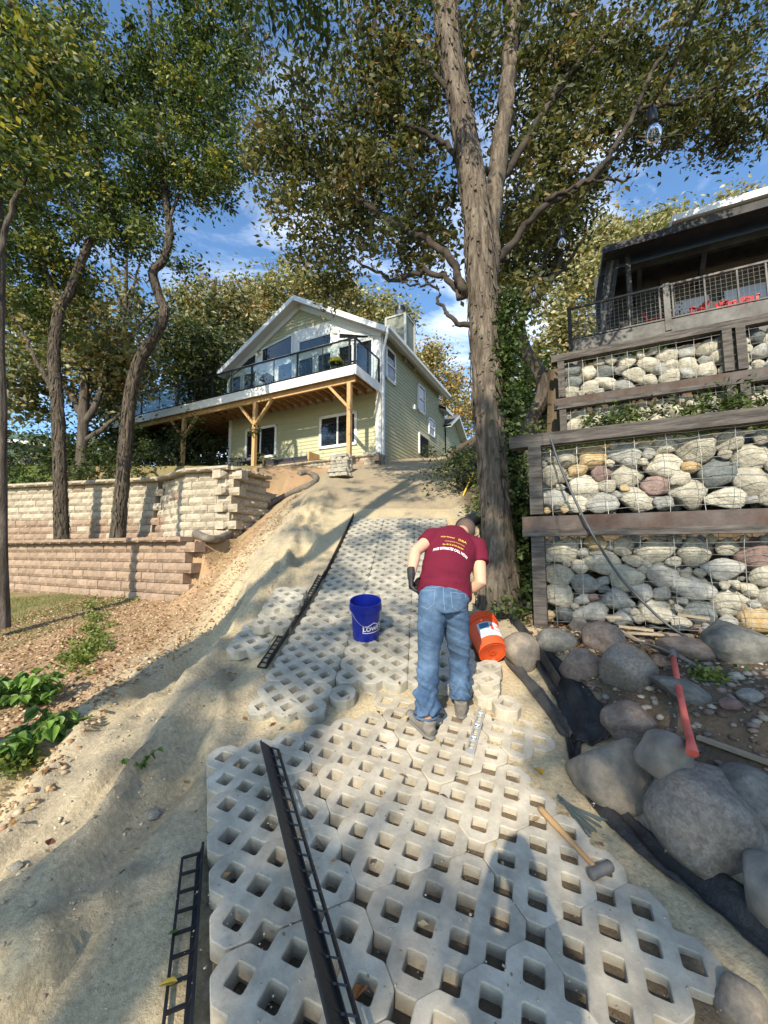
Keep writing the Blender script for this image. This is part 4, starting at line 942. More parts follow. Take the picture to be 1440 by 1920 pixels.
t = MB(); t.beam((rl - .02, .48, ZR + .08), (rl - .02, 5.5, ZR + 1.7), .06, .2); hpart(t, 'rake_board', m_cab, cab)
t = MB(); t.box((rl + 6.6, 1.5, ZR - .05), (12.8, .14, .2)); hpart(t, 'purlin', m_cab, cab)
for k in range(6):
    xx = rl + .9 + 1.5 * k; t = MB(); t.beam((xx, 1.5, ZR - .1), (xx, WY, ZR - .75), .12, .14); hpart(t, 'bracket', m_cab, cab)
wa = kplane(1259, 447, .6); t = MB(); t.box((wa.x + 6, .62, ZR + .33), (12, .5, .17)); hpart(t, 'upper_roof_edge', m_roofw, cab)
for (px, rz, lb) in ((1234, 1.2, 'red plastic chair left of the thick balcony post'), (1292, -1.0, 'red plastic chair just right of the thick balcony post'), (1368, .2, 'red plastic chair under the window at the right of the balcony'), (1392, -.2, 'red plastic chair nearest the right border on the balcony')):
    q = kplane(px, 590, 1.0); adir(KM @ Vector((q.x, .75, KZ0 + .08)), hz + rz, lb, m_red, 'patio_chair', 'chair', .72, 'red chairs on the cabin balcony')
# ------------------------------------------------------------------ trees
m_bark = mat('shaggy_bark', col=(.07, .055, .042), col2=(.20, .165, .128), vscale=2.4, var=.35, bump=1.0, bscale=3.4, rough=.95, stretch=(7, 7, .8), spec=.15, bdist=.05)
m_barkm = mat('grey_brown_bark', col=(.042, .034, .027), col2=(.13, .107, .083), vscale=2.4, var=.35, bump=1.0, bscale=3.4, rough=.95, stretch=(8, 8, 1.1), spec=.15, bdist=.05)
m_barkd = mat('dark_bark', col=(.06, .05, .042), col2=(.12, .10, .085), vscale=2.2, var=.35, bump=1.0, bscale=6, rough=.95, stretch=(3, 3, .6), spec=.15, bdist=.05)
m_limb = mat('limb_bark', col=(.028, .023, .019), col2=(.07, .057, .045), vscale=2.5, var=.3, bump=.8, bscale=8, rough=.95, spec=.15, bdist=.03)
def leafmat(name, tr=.27):
    return mat(name, attr='leafcol', rough=.55, spec=.35, trans=tr, var=.1, vscale=3)
m_leaf = leafmat('foliage')
def ipoly(pts, n):
    pts = np.array(pts, float); o = []
    for i in range(len(pts) - 1):
        p0, p1, p2, p3 = pts[max(i - 1, 0)], pts[i], pts[i + 1], pts[min(i + 2, len(pts) - 1)]
        for t in np.linspace(0, 1, n, endpoint=False):
            o.append(.5 * ((2 * p1) + (-p0 + p2) * t + (2 * p0 - 5 * p1 + 4 * p2 - p3) * t * t + (-p0 + 3 * p1 - 3 * p2 + p3) * t ** 3))
    o.append(pts[-1]); return np.array(o)
def pxl(lst): return [tuple(at(x, y, Y)) + (r,) for x, y, Y, r in lst]
def tubes_np(paths, n, m, name, parent, rough=0.0, seed=0, flute=0):
    V = []; Fc = []; off = 0; rr = np.random.default_rng(seed)
    for P in paths:
        P = np.asarray(P); p = P[:, :3]; r = P[:, 3]; k = len(p)
        d = np.gradient(p, axis=0); d /= np.linalg.norm(d, axis=1)[:, None] + 1e-9
        ref = np.array([0, 0, 1.0]) if abs(d[0][2]) < .8 else np.array([1.0, 0, 0])
        x = np.cross(d, ref); x /= np.linalg.norm(x, axis=1)[:, None] + 1e-9; y = np.cross(d, x)
        a = np.arange(n) * 2 * PI / n
        ca, sa = np.cos(a), np.sin(a)
        rad = r[:, None] * np.ones((1, n))
        if flute:
            hgt = np.cumsum(np.r_[0, np.linalg.norm(np.diff(p, axis=0), axis=1)])
            for f_, am in ((3, .07), (5, .05), (9, .035)):
                ph = rr.uniform(0, 6.28); rad = rad * (1 + flute * am * np.sin(f_ * a[None] + ph + hgt[:, None] * rr.uniform(-.6, .6)))
            rad = rad * (1 + flute * .10 * fbm(np.cos(a)[None] * 3 + 5 + 0 * hgt[:, None], np.sin(a)[None] * 3 + hgt[:, None] * 1.2, seed, 3))
            st = fbm(a[None] / 6.28 * 26 + 0 * hgt[:, None], hgt[:, None] * 2.2, seed + 3, 3, .6)
            rad = rad * (1 + flute * .06 * st)
        v = p[:, None] + x[:, None] * (ca[None, :, None] * rad[:, :, None]) + y[:, None] * (sa[None, :, None] * rad[:, :, None])
        V.append(v.reshape(-1, 3)); i = np.arange(k - 1)[:, None] * n; j = np.arange(n)[None]; j2 = (j + 1) % n
        Fc.append(np.stack([i + j, i + j2, i + n + j2, i + n + j], -1).reshape(-1, 4) + off); off += k * n
    V = np.concatenate(V) - np.array(parent_world(parent).translation)
    o = link(name, npmesh(name, V, np.concatenate(Fc), m, smooth=True), parent)
    return o
def leaves_mesh(name, centers, spread, per, size, pal, parent, seed, droop=.35, wid=.5, m=None, weights=None, flat=.75, kind='stuff'):
    rr = np.random.default_rng(seed); c = np.repeat(np.asarray(centers)[:, :3], per, 0); n = len(c)
    cl = np.repeat(rr.random(len(centers)), per)
    o = rr.normal(size=(n, 3)) * np.array([1, 1, flat]) * spread * np.repeat(rr.uniform(.45, 1.4, len(centers)), per)[:, None]
    c = c + o
    ax = rr.normal(size=(n, 3)); ax[:, 2] = ax[:, 2] * .5 - droop; ax /= np.linalg.norm(ax, axis=1)[:, None]
    nr = rr.normal(size=(n, 3)); nr[:, 2] += .6; sd = np.cross(ax, nr); sd /= np.linalg.norm(sd, axis=1)[:, None] + 1e-9
    up = np.cross(sd, ax)
    L = size * rr.uniform(.5, 1.35, n)[:, None]; W_ = L * wid * .5
    base = c; tip = c + ax * L; mid = c + ax * L * .45
    l_ = mid - sd * W_ + up * W_ * .35; r_ = mid + sd * W_ + up * W_ * .35
    v = np.stack([base, r_, tip, l_], 1).reshape(-1, 3); f = np.arange(n * 4).reshape(n, 4)
    f = np.concatenate([f[:, [0, 1, 2]], f[:, [0, 2, 3]]])
    pal = np.array(pal); w_ = np.array(weights if weights else [1] * len(pal), float); w_ /= w_.sum()
    cum = np.cumsum(w_); q = np.clip(.6 * cl + .4 * rr.random(n), 0, .999); q = (np.argsort(np.argsort(q)) + .5) / n
    ci = np.searchsorted(cum, q); ci = np.clip(ci, 0, len(pal) - 1)
    col = pal[ci] * rr.uniform(.7, 1.3, n)[:, None]
    v = v - np.array(parent_world(parent).translation)
    o = link(name, npmesh(name, v, f, m or m_leaf, np.repeat(col, 4, 0)), parent)
    if kind: o['kind'] = kind
    return o
GREENS = [(.028, .048, .013), (.05, .078, .019), (.095, .12, .03), (.18, .19, .04), (.32, .26, .05)]
OLIVE = [(.042, .052, .018), (.072, .08, .028), (.125, .125, .045), (.19, .17, .07), (.19, .12, .045)]
PALE = [(.08, .095, .04), (.18, .18, .085), (.29, .275, .15), (.27, .19, .07), (.24, .13, .05)]
YEL = [(.14, .145, .06), (.26, .245, .12), (.36, .33, .17), (.36, .26, .10), (.30, .17, .06)]
def bark_plates(T, m, root, seed, dens=100):
    rr = np.random.default_rng(seed + 5); p = T[:, :3]; hgt = np.r_[0, np.cumsum(np.linalg.norm(np.diff(p, axis=0), axis=1))]; n = int(dens * hgt[-1]); s = rr.uniform(0, hgt[-1] * .97, n)
    P = np.stack([np.interp(s, hgt, p[:, k]) for k in range(3)], 1); Rr = np.interp(s, hgt, T[:, 3]); P2 = np.stack([np.interp(s + .05, hgt, p[:, k]) for k in range(3)], 1); d = P2 - P; d /= np.linalg.norm(d, axis=1)[:, None] + 1e-9
    a = rr.uniform(0, 2 * PI, n); ref = np.tile([1.0, 0, 0], (n, 1)); x = ref - d * (ref * d).sum(1)[:, None]; x /= np.linalg.norm(x, axis=1)[:, None]; y = np.cross(d, x)
    o = x * np.cos(a)[:, None] + y * np.sin(a)[:, None]; t = np.cross(d, o); L = rr.uniform(.12, .38, n)[:, None] * (1 if Rr.max() > .15 else .6); w = rr.uniform(.012, .034, n)[:, None]
    tw = rr.normal(size=(n, 1)) * .12; d = d + t * tw; c = P + o * Rr[:, None] * 1.01; up = rr.random((n, 1)) < .5; l1 = np.where(up, .004, rr.uniform(.012, .04, (n, 1))); l2 = np.where(up, rr.uniform(.012, .035, (n, 1)), .003)
    v = [c - d * L / 2 + o * l1 - t * w * .6, c - d * L / 2 + o * l1 + t * w * .6, c - t * w + o * .006, c + t * w + o * .006, c + o * .016, c + d * L / 2 + o * l2 - t * w * .5, c + d * L / 2 + o * l2 + t * w * .5]
    v = np.stack(v, 1).reshape(-1, 3) - np.array(parent_world(root).translation); k = (np.arange(n) * 7)[:, None]
    f = np.concatenate([k + np.array([q]) for q in ((0, 4, 2), (0, 1, 4), (1, 3, 4), (2, 4, 5), (4, 6, 5), (4, 3, 6))]); o_ = link('bark_plates', npmesh('bark_plates', v, f, m), root); o_['kind'] = 'stuff'
def tree(label, trunk, limbs, blobs, pal, weights=None, per=80, size=.13, spread=.30, bark=None, seed=1, name='tree', group=None, raw=False, trunk_n=14, flute=1, clusters=None, twig=.011, droop=.35, wid=.5):
    bark = bark or m_barkd; rr = np.random.default_rng(seed)
    tr = trunk if raw else pxl(trunk)
    root = empty(name, tr[0][:3], label, 'tree', group)
    T = ipoly(tr, 7)
    tr_o = tubes_np([T], 40 if flute else 10, bark, 'trunk', root, seed=seed, flute=flute)
    if bark in (m_bark, m_barkm): bark_plates(T, bark, root, seed)
    sk = [T]; thick = []
    for lb in limbs:
        Lb = ipoly(lb if raw else pxl(lb), 6)
        k = np.argmin(((T[:, :3] - Lb[0, :3]) ** 2).sum(1))
        if ((T[k, :3] - Lb[0, :3]) ** 2).sum() < 1.2: Lb = np.vstack([np.r_[T[k, :3], Lb[0, 3]], Lb])
        Lb = Lb.copy(); Lb[1:-1, :3] += rr.normal(size=(len(Lb) - 2, 3)) * .02
        sk.append(Lb); thick.append(Lb)
    lbk = m_limb if bark is m_bark else bark
    for li, Lb in enumerate(thick):
        if len(limbs) > 8 and li: Lb[:, 3] *= .78
        tubes_np([Lb], 12, m_bark if (li == 0 and bark is m_bark and len(limbs) > 8) else lbk, 'limb', root, seed=seed)
    nodes = np.concatenate([s[(len(s) // 2 if i == 0 else 1):, :] for i, s in enumerate(sk)])
    cl = []
    for (px, py, Y, rx, ry, rz, nc) in blobs:
        c = at(px, py, Y) if not raw else Vector((px, py, Y))
        d = rr.normal(size=(nc, 3)); d /= np.linalg.norm(d, axis=1)[:, None]; r = rr.random(nc) ** .42
        cl.append(np.array(c) + d * r[:, None] * np.array([rx, ry, rz]))
    if clusters is not None: cl.append(np.array(clusters))
    cl = np.concatenate(cl)
    dist = np.min(((cl[:, None] - nodes[None, ::2, :3]) ** 2).sum(2), 1); order = np.argsort(dist)
    tw = []; N_ = [nodes[:, :4]]; alln = nodes[:, :4].copy()
    buf = []
    for ii, i in enumerate(order):
        if buf and ii % 12 == 0: alln = np.vstack([alln] + buf); buf = []
        d2 = ((alln[:, :3] - cl[i]) ** 2).sum(1) ; k = np.argmin(d2); a = alln[k]; L = math.sqrt(d2[k]) + 1e-6
        r0 = min(a[3] * .7, twig * (.6 + L * 1.1)); t = np.linspace(0, 1, 6)[:, None]
        p = a[:3] + (cl[i] - a[:3]) * t; sag = np.sin(t * PI) * L * .10
        p = p + rr.normal(size=3) * sag + np.array([0, 0, 1]) * sag * .8 + rr.normal(size=(6, 3)) * .018 * L * np.sin(t * PI)
        rad = np.linspace(max(r0, .004), .003, 6)[:, None]
        P = np.hstack([p, rad]); tw.append(P); buf.append(P[2:])
    tubes_np(tw, 4, lbk, 'branches', root)['kind'] = 'stuff'
    leaves_mesh('crown', cl, spread, per, size, pal, root, seed + 50, weights=weights, droop=droop, wid=wid)
    return root
# the big shagbark beside the path; its top, above the picture, shades the side of the house
rr = np.random.default_rng(7); hc_ = []
for (x0, x1, y0, y1, Y0, Y1, n) in ((722, 800, 640, 850, 15.6, 20.5, 60), (600, 712, 580, 640, 14.8, 15.6, 14), (735, 762, 595, 640, 17, 17.4, 6), (700, 830, 880, 940, 9, 13, 14)):
    for _ in range(n):
        u = rr.random(); p = at(lerp(x0, x1, u), rr.uniform(y0, y1), lerp(Y0, Y1, u)); t = (p.y - rr.uniform(4.6, 8.2)) / -TOSUN.y; hc_.append(tuple(p + TOSUN * t))
hc_ = [h for h in hc_ if h[2] / h[1] > 1.15]
T1 = tree('great shaggy barked tree with forked trunk beside the lower gabion wall',
    [(938, 1150, 5.0, .27), (934, 1095, 5.0, .25), (932, 1010, 5.1, .19), (926, 900, 5.2, .18), (916, 780, 5.25, .19), (909, 650, 5.4, .195), (902, 520, 5.5, .20), (893, 400, 5.6, .20), (876, 280, 5.75, .18), (855, 160, 5.9, .165), (838, 50, 6.0, .19), (830, -80, 6.1, .16), (822, -260, 6.3, .1)],
    [[(916, 720, 5.45, .13), (918, 600, 5.6, .15), (917, 470, 5.7, .15), (926, 350, 5.8, .145), (945, 240, 5.9, .135), (956, 120, 6.0, .13), (963, 0, 6.1, .125), (972, -160, 6.2, .09)],
     [(868, 545, 5.6, .085), (848, 490, 5.8, .075), (800, 452, 6.1, .065), (735, 420, 6.5, .055), (672, 372, 6.9, .045), (600, 335, 7.3, .035), (520, 300, 7.6, .02)],
     [(866, 560, 5.7, .06), (830, 520, 6.0, .055), (780, 512, 6.4, .05), (735, 528, 6.8, .04), (690, 500, 7.2, .03), (620, 470, 7.6, .02)],
     [(868, 610, 5.5, .05), (838, 590, 5.6, .035), (822, 562, 5.7, .028), (812, 536, 5.8, .022), (770, 536, 5.9, .018), (745, 520, 6.0, .01)],
     [(925, 500, 5.7, .085), (970, 440, 5.85, .07), (1000, 405, 5.9, .06), (1060, 365, 6.0, .065), (1110, 330, 6.1, .06), (1150, 278, 6.2, .055), (1195, 200, 6.3, .05), (1230, 120, 6.5, .045), (1300, 20, 6.7, .03)],
     [(1190, 205, 6.3, .045), (1250, 195, 6.5, .035), (1330, 170, 6.7, .03), (1410, 100, 7.0, .02)],
     [(1020, 378, 5.9, .05), (1070, 352, 5.9, .035), (1120, 338, 5.9, .03), (1172, 335, 5.9, .022), (1178, 330, 5.9, .02)],
     [(945, 330, 5.9, .08), (985, 265, 6.0, .07), (1030, 190, 6.2, .06), (1090, 110, 6.4, .05), (1160, 40, 6.6, .035)],
     [(1195, 258, 6.2, .03), (1235, 255, 6.3, .022), (1280, 262, 6.4, .015), (1285, 320, 6.4, .006)],
     [(862, 300, 5.8, .06), (820, 260, 6.1, .05), (760, 235, 6.4, .04), (690, 215, 6.8, .03), (610, 200, 7.1, .02)],
     [(850, 180, 5.9, .05), (800, 120, 6.1, .045), (740, 70, 6.3, .03), (660, 40, 6.6, .02)]],
    [(640, 250, 7.2, 1.5, 1.3, 1.1, 75), (505, 270, 7.7, .5, .7, .8, 18), (545, 330, 7.7, .9, 1.0, .9, 40), (600, 430, 7.6, 1.1, 1.0, .65, 45), (700, 340, 7.2, 1.2, 1.1, .9, 55), (760, 200, 6.8, 1.1, 1.0, 1.0, 50),
     (700, 100, 6.8, 1.2, 1.0, 1.0, 45), (800, 390, 6.6, .7, .8, .7, 26), (770, 470, 6.6, .7, .8, .35, 18), (860, 60, 6.5, 1.2, 1.2, 1.0, 40), (1000, 120, 6.6, 1.2, 1.1, 1.1, 55), (1090, 60, 6.8, 1.2, 1.1, 1.0, 55),
     (1020, 270, 6.6, .9, .9, .8, 42), (1000, 400, 6.6, .6, .7, .55, 24), (1110, 200, 6.8, 1.1, .9, .8, 50), (1210, 110, 7.0, 1.3, 1.1, .95, 60), (1330, 80, 7.2, 1.4, 1.1, 1.0, 62),
     (1330, 200, 7.1, 1.2, .9, .55, 45), (1400, 230, 7.3, .7, .7, .5, 22), (1230, 235, 7.0, .8, .7, .4, 22), (1090, 350, 6.6, .6, .6, .4, 16), (965, 560, 6.4, .35, .5, .6, 14), (630, 520, 7.8, .7, .7, .35, 16)],
    OLIVE, [3, 4, 3, 1.6, .8], per=60, size=.115, spread=.19, bark=m_bark, seed=4, twig=.013, clusters=hc_)
tree('small crooked dark oak leaning behind the big shaggy trunk',
    [(985, 875, 8.6, .17), (992, 800, 8.6, .16), (1020, 735, 8.6, .15), (1008, 690, 8.6, .14), (985, 655, 8.6, .13), (975, 600, 8.6, .12), (1000, 560, 8.6, .11), (1035, 520, 8.6, .09), (1050, 470, 8.6, .07), (1042, 400, 8.7, .05)],
    [[(980, 640, 8.6, .08), (955, 630, 8.5, .07), (935, 640, 8.4, .05)], [(1000, 560, 8.6, .07), (985, 520, 8.7, .06), (980, 450, 8.8, .04), (990, 380, 8.9, .03)], [(1035, 520, 8.6, .06), (1075, 480, 8.7, .04), (1098, 430, 8.8, .03), (1100, 380, 8.9, .02)], [(1012, 570, 8.7, .05), (1020, 500, 8.7, .035), (1035, 440, 8.7, .02)]],
    [(985, 470, 8.8, .7, .8, .8, 36), (1060, 410, 8.9, .6, .7, .6, 26), (960, 390, 8.8, .6, .7, .6, 22), (1040, 480, 8.8, .4, .5, .4, 10), (950, 520, 8.8, .35, .5, .5, 14)],
    OLIVE, [4, 3, 2, 1, .5], per=60, size=.13, spread=.24, seed=14)
# the trunks between the block walls
tree('tall straight trunk standing second from the left border between the block walls',
    [(117, 1020, 10.5, 0.163), (113, 900, 10.5, 0.137), (108, 760, 10.6, 0.137), (101, 672, 10.7, 0.130), (111, 585, 10.8, 0.115), (130, 550, 10.8, 0.104), (140, 520, 10.8, 0.096), (163, 467, 10.9, 0.081), (190, 415, 11, 0.067), (188, 350, 11.1, 0.056), (180, 240, 11.2, 0.044), (170, 120, 11.3, 0.030)],
    [[(98, 730, 10.7, 0.067), (70, 680, 10.8, 0.052), (40, 620, 10.9, 0.037), (5, 560, 11, 0.030)], [(112, 590, 10.8, 0.067), (85, 500, 10.9, 0.052), (60, 400, 11, 0.037), (40, 280, 11.1, 0.030)], [(163, 467, 10.9, 0.044), (148, 430, 11, 0.037), (120, 360, 11, 0.030), (110, 240, 11, 0.022)], [(190, 415, 11, 0.037), (225, 340, 11, 0.030), (250, 240, 11, 0.022)]],
    [(50, 470, 10.8, 1.7, 1.5, 1.1, 75), (150, 340, 10.8, 1.7, 1.5, 1.2, 85), (60, 220, 10.6, 2.0, 1.6, 1.6, 100), (200, 180, 10.8, 1.6, 1.5, 1.5, 80), (130, 90, 10.5, 1.8, 1.5, 1.3, 65), (60, 590, 11.2, 1.2, 1.2, .6, 28), (215, 450, 11.2, 1.1, 1.0, .6, 30), (20, 400, 10.6, 1.2, 1.1, .9, 36), (120, 520, 11.4, 1.1, 1, .6, 22), (20, 60, 10.4, 1.5, 1.4, 1.2, 40)],
    GREENS, [4, 4, 3, 1.2, .5], per=66, size=.135, spread=.22, bark=m_barkm, seed=24)
tree('S curved trunk third from the left border crossing in front of the deck',
    [(220, 1015, 10.3, 0.163), (230, 900, 10.3, 0.144), (239, 788, 10.3, 0.141), (248, 724, 10.3, 0.137), (264, 672, 10.3, 0.130), (292, 628, 10.3, 0.122), (309, 585, 10.3, 0.111), (299, 558, 10.3, 0.104), (287, 511, 10.3, 0.096), (306, 488, 10.4, 0.092), (318, 447, 10.4, 0.085), (316, 410, 10.5, 0.074), (305, 330, 10.6, 0.063), (296, 230, 10.7, 0.052), (285, 100, 10.8, 0.037), (280, -30, 11, 0.030)],
    [[(316, 410, 10.5, 0.044), (350, 340, 10.6, 0.037), (400, 260, 10.6, 0.030), (430, 180, 10.6, 0.022)], [(303, 320, 10.6, 0.044), (260, 260, 10.7, 0.033), (220, 180, 10.8, 0.022)], [(296, 230, 10.7, 0.037), (340, 150, 10.8, 0.030), (380, 60, 10.8, 0.022)], [(305, 360, 10.6, 0.037), (350, 372, 10.5, 0.022), (400, 395, 10.4, 0.011)]],
    [(320, 300, 10.5, 1.3, 1.2, 1.2, 75), (390, 200, 10.5, 1.2, 1.2, 1.2, 65), (400, 340, 10.4, .8, .9, .7, 30), (300, 140, 10.6, 1.5, 1.3, 1.3, 70), (380, 60, 10.5, 1.3, 1.2, 1.2, 50), (255, 380, 10.8, .9, .9, .8, 30), (445, 130, 10.5, .7, .7, .9, 20), (440, 300, 10.4, .5, .6, .5, 12), (470, 20, 10.6, .8, .8, .7, 18), (345, 495, 10.4, .22, .3, .2, 4), (285, 440, 10.6, .45, .5, .5, 10)],
    GREENS, [4, 4, 2.5, 1.0, .4], per=66, size=.135, spread=.22, bark=m_barkm, seed=34)
tree('dark trunk cut off by the left border in front of the rose block wall',
    [(0, 1178, 6.1, .13), (-2, 1050, 6.1, .11), (-2, 900, 6.2, .105), (-3, 760, 6.2, .10), (-6, 640, 6.3, .095), (-6, 500, 6.4, .1), (-12, 320, 6.5, .09), (-20, 150, 6.6, .07), (-25, 0, 6.8, .05)],
    [[(-6, 500, 6.4, .05), (20, 400, 6.4, .04), (60, 300, 6.4, .03)], [(-12, 320, 6.5, .05), (40, 200, 6.4, .04), (110, 100, 6.2, .03)], [(-20, 60, 6.7, .07), (5, 30, 6.6, .06), (40, -20, 6.5, .04)]],
    [(40, 320, 6.4, .7, .7, .6, 26), (80, 130, 6.2, .9, .8, .8, 36), (10, 200, 6.4, .7, .7, .8, 24), (-40, 500, 6.6, .7, .7, .9, 18)],
    GREENS, [3, 4, 3, 2, 1], per=55, size=.13, spread=.24, bark=m_barkd, seed=44)
# a limb hanging in from overhead at the top of the picture
tree('long limbed tree rooted left of the camera whose twigs hang in at the top edge',
    [(-4.2, -1.2, -2.3, .26), (-4.0, -1.0, 0, .22), (-3.6, -.6, 3, .19), (-3.0, .2, 6, .15), (-2.4, 1.2, 8, .10), (-1.8, 2.4, 9.2, .06)],
    [[(-3.6, -.6, 3.4, .09), (-2.8, .8, 5.4, .07), (-2.0, 2.2, 6.8, .05), (-1.2, 3.4, 7.2, .035), (-.6, 4.4, 6.9, .02)], [(-3.0, .2, 6, .08), (-1.8, 1.6, 7.4, .06), (-.4, 2.8, 7.9, .04), (.4, 3.8, 7.6, .02)]],
    [(-.9, 4.1, 6.8, .7, .6, .35, 16), (-1.9, 3.6, 7.3, .6, .6, .4, 10), (.15, 3.9, 7.3, .8, .6, .35, 16), (-1.0, 2.6, 8, 1.0, .8, .5, 12)],
    [(.03, .05, .012), (.045, .075, .018), (.07, .11, .025)], None, per=50, size=.15, spread=.2, bark=m_barkd, seed=54, raw=True, droop=1.0, wid=.38, name='tree')
# trees behind the left trunks
def bgt(label, x, base, top, Y, r, lean, blobs, pal, seed, w=None, per=55, size=.24, spread=.45, limbs=(), g=None, n='tree', bark=None):
    tr = [(x, base, Y, r), (x + lean * .3, lerp(base, top, .35), Y, r * .8), (x + lean * .55, lerp(base, top, .65), Y, r * .6), (x + lean, top, Y, r * .25)]
    return tree(label, tr, list(limbs), blobs, pal, w, per=per, size=size, spread=spread, seed=seed, flute=0, group=g, name=n, twig=.02, bark=bark)
bgt('twin stemmed dark tree behind the second trunk from the left', 152, 900, 560, 15, .22, 15, [(150, 600, 15, 2.2, 1.6, 1.3, 60), (90, 680, 15, 1.8, 1.5, 1.0, 45), (215, 660, 15, 1.6, 1.5, 1.1, 40), (40, 600, 15.5, 2.0, 1.5, 1.5, 50), (20, 760, 15.5, 1.6, 1.2, .8, 26)], PALE, 61, [3, 3, 3, 1, .4],
    limbs=[[(156, 800, 15, .14), (190, 730, 15, .1), (205, 650, 15, .07), (200, 560, 15, .04)], [(154, 780, 15, .12), (110, 700, 15, .09), (80, 620, 15, .05)], [(153, 830, 15, .12), (200, 800, 15, .08), (240, 760, 15, .05)]])
bgt('bare topped tree between the two tall left trunks', 232, 900, 420, 16, .16, 6, [(225, 690, 16, 1.5, 1.4, 1.4, 36), (245, 560, 16.5, .9, 1, .6, 10), (190, 740, 16, 1.2, 1, .9, 24)], PALE, 62, [3, 3, 3, 1, .4],
    limbs=[[(236, 620, 16, .07), (250, 540, 16, .05), (270, 470, 16, .03), (300, 440, 16, .015)], [(235, 600, 16, .06), (215, 530, 16, .04), (205, 460, 16, .02)], [(236, 560, 16, .05), (262, 520, 16, .03), (280, 540, 16, .015)], [(235, 640, 16, .06), (280, 590, 16, .04), (330, 560, 16, .02)]])
bgt('bushy dark green tree beside the left end of the raised deck', 330, 900, 620, 21, .25, 0, [(350, 660, 21, 2.8, 2, 1.8, 85), (300, 740, 21, 2.3, 2, 1.6, 60), (400, 720, 22, 2.0, 2, 1.4, 45), (250, 800, 21, 2.2, 1.6, 1.3, 45), (330, 850, 21, 3.0, 1.6, 1.2, 60), (180, 850, 20, 2.5, 1.6, 1.3, 45)], [(.03, .045, .014), (.05, .065, .02), (.09, .10, .035)], 63, per=60, size=.26)
bgt('tall pale leaved oak behind the deck left of the gable', 395, 880, 520, 26, .35, 10, [(400, 580, 26, 2.5, 2, 1.6, 60), (350, 590, 25, 2.0, 2, 1.8, 40), (450, 600, 27, 2.2, 2, 1.8, 50), (390, 660, 26, 3.0, 2, 1.6, 50)], PALE, 64, [2, 3, 4, 1.5, .8], per=60, size=.30, spread=.55,
    limbs=[[(398, 700, 26, .2), (430, 620, 26, .12), (455, 560, 26, .06)], [(398, 720, 26, .2), (360, 640, 26, .12), (340, 570, 26, .06)]])
bgt('rounded yellowing tree rising behind the gable peak', 560, 850, 510, 30, .4, 0, [(480, 570, 30, 2.6, 2, 2.0, 60), (545, 540, 30, 2.6, 2, 1.5, 60), (620, 560, 30, 2.8, 2, 1.8, 60), (690, 590, 31, 2.4, 2, 1.4, 50), (740, 605, 30, 1.5, 1.5, 1.3, 30), (600, 620, 32, 4, 2, 2, 50), (500, 640, 31, 3, 2, 2, 40)], YEL, 65, [3, 3, 3, 1, .3], per=60, size=.32, spread=.6)
bgt('golden brown tree beyond the end of the green house roof', 815, 860, 650, 36, .35, 5, [(800, 690, 36, 2.2, 2, 1.8, 44), (840, 740, 36, 2.3, 2, 2.2, 50), (810, 665, 36, 1.5, 1.5, 1.0, 20), (870, 790, 35, 2.0, 2, 2.0, 40), (780, 720, 38, 2, 2, 1.5, 24)], YEL, 66, [1, 2, 3, 2.5, 2], per=50, size=.34, spread=.6, limbs=[[(812, 780, 36, .15), (780, 720, 36, .1), (768, 690, 36, .05)]])
bgt('sunlit pale oak between the crooked trunk and the cabin balcony', 1060, 860, 430, 17, .3, 10, [(1090, 520, 17, 1.5, 1.4, 1.3, 50), (1060, 600, 17, 1.6, 1.4, 1.4, 55), (1120, 460, 17.5, 1.3, 1.3, .9, 34), (1040, 690, 17, 1.6, 1.4, 1.3, 50), (1000, 760, 17, 1.4, 1.4, 1.0, 36), (1085, 680, 17, 1.2, 1.2, 1.2, 30)], YEL, 67, [2, 3, 4, 1, .2], per=60, size=.22, spread=.38)
bgt('pale yellow tree spreading above the cabin roof', 1230, 700, 430, 21, .3, 0, [(1180, 455, 20, 1.8, 1.5, .9, 50), (1240, 440, 21, 1.8, 1.5, .9, 50), (1130, 500, 20, 1.5, 1.5, 1.1, 45), (1290, 470, 22, 2.5, 1.5, 1.2, 40)], YEL, 68, [2, 3, 4, .8, .2], per=60, size=.26, spread=.42)
bgt('farther pale treetop showing over the white roof edge', 1370, 700, 380, 26, .3, 0, [(1365, 400, 26, 1.8, 1.5, 1.0, 40), (1330, 430, 26, 2.0, 1.5, 1.0, 36), (1400, 430, 26, 2.2, 1.5, 1.2, 30)], YEL, 69, [2, 3, 4, .6, .2], per=60, size=.30, spread=.5)
bgt('bright green small tree low behind the crooked trunk', 985, 880, 700, 13, .12, 0, [(985, 720, 13, .9, .8, .8, 26), (1020, 790, 13, 1.2, .8, .9, 34), (965, 800, 13, .9, .8, .7, 24)], [(.08, .14, .03), (.12, .18, .04), (.17, .2, .05)], 70, per=50, size=.18, spread=.28)
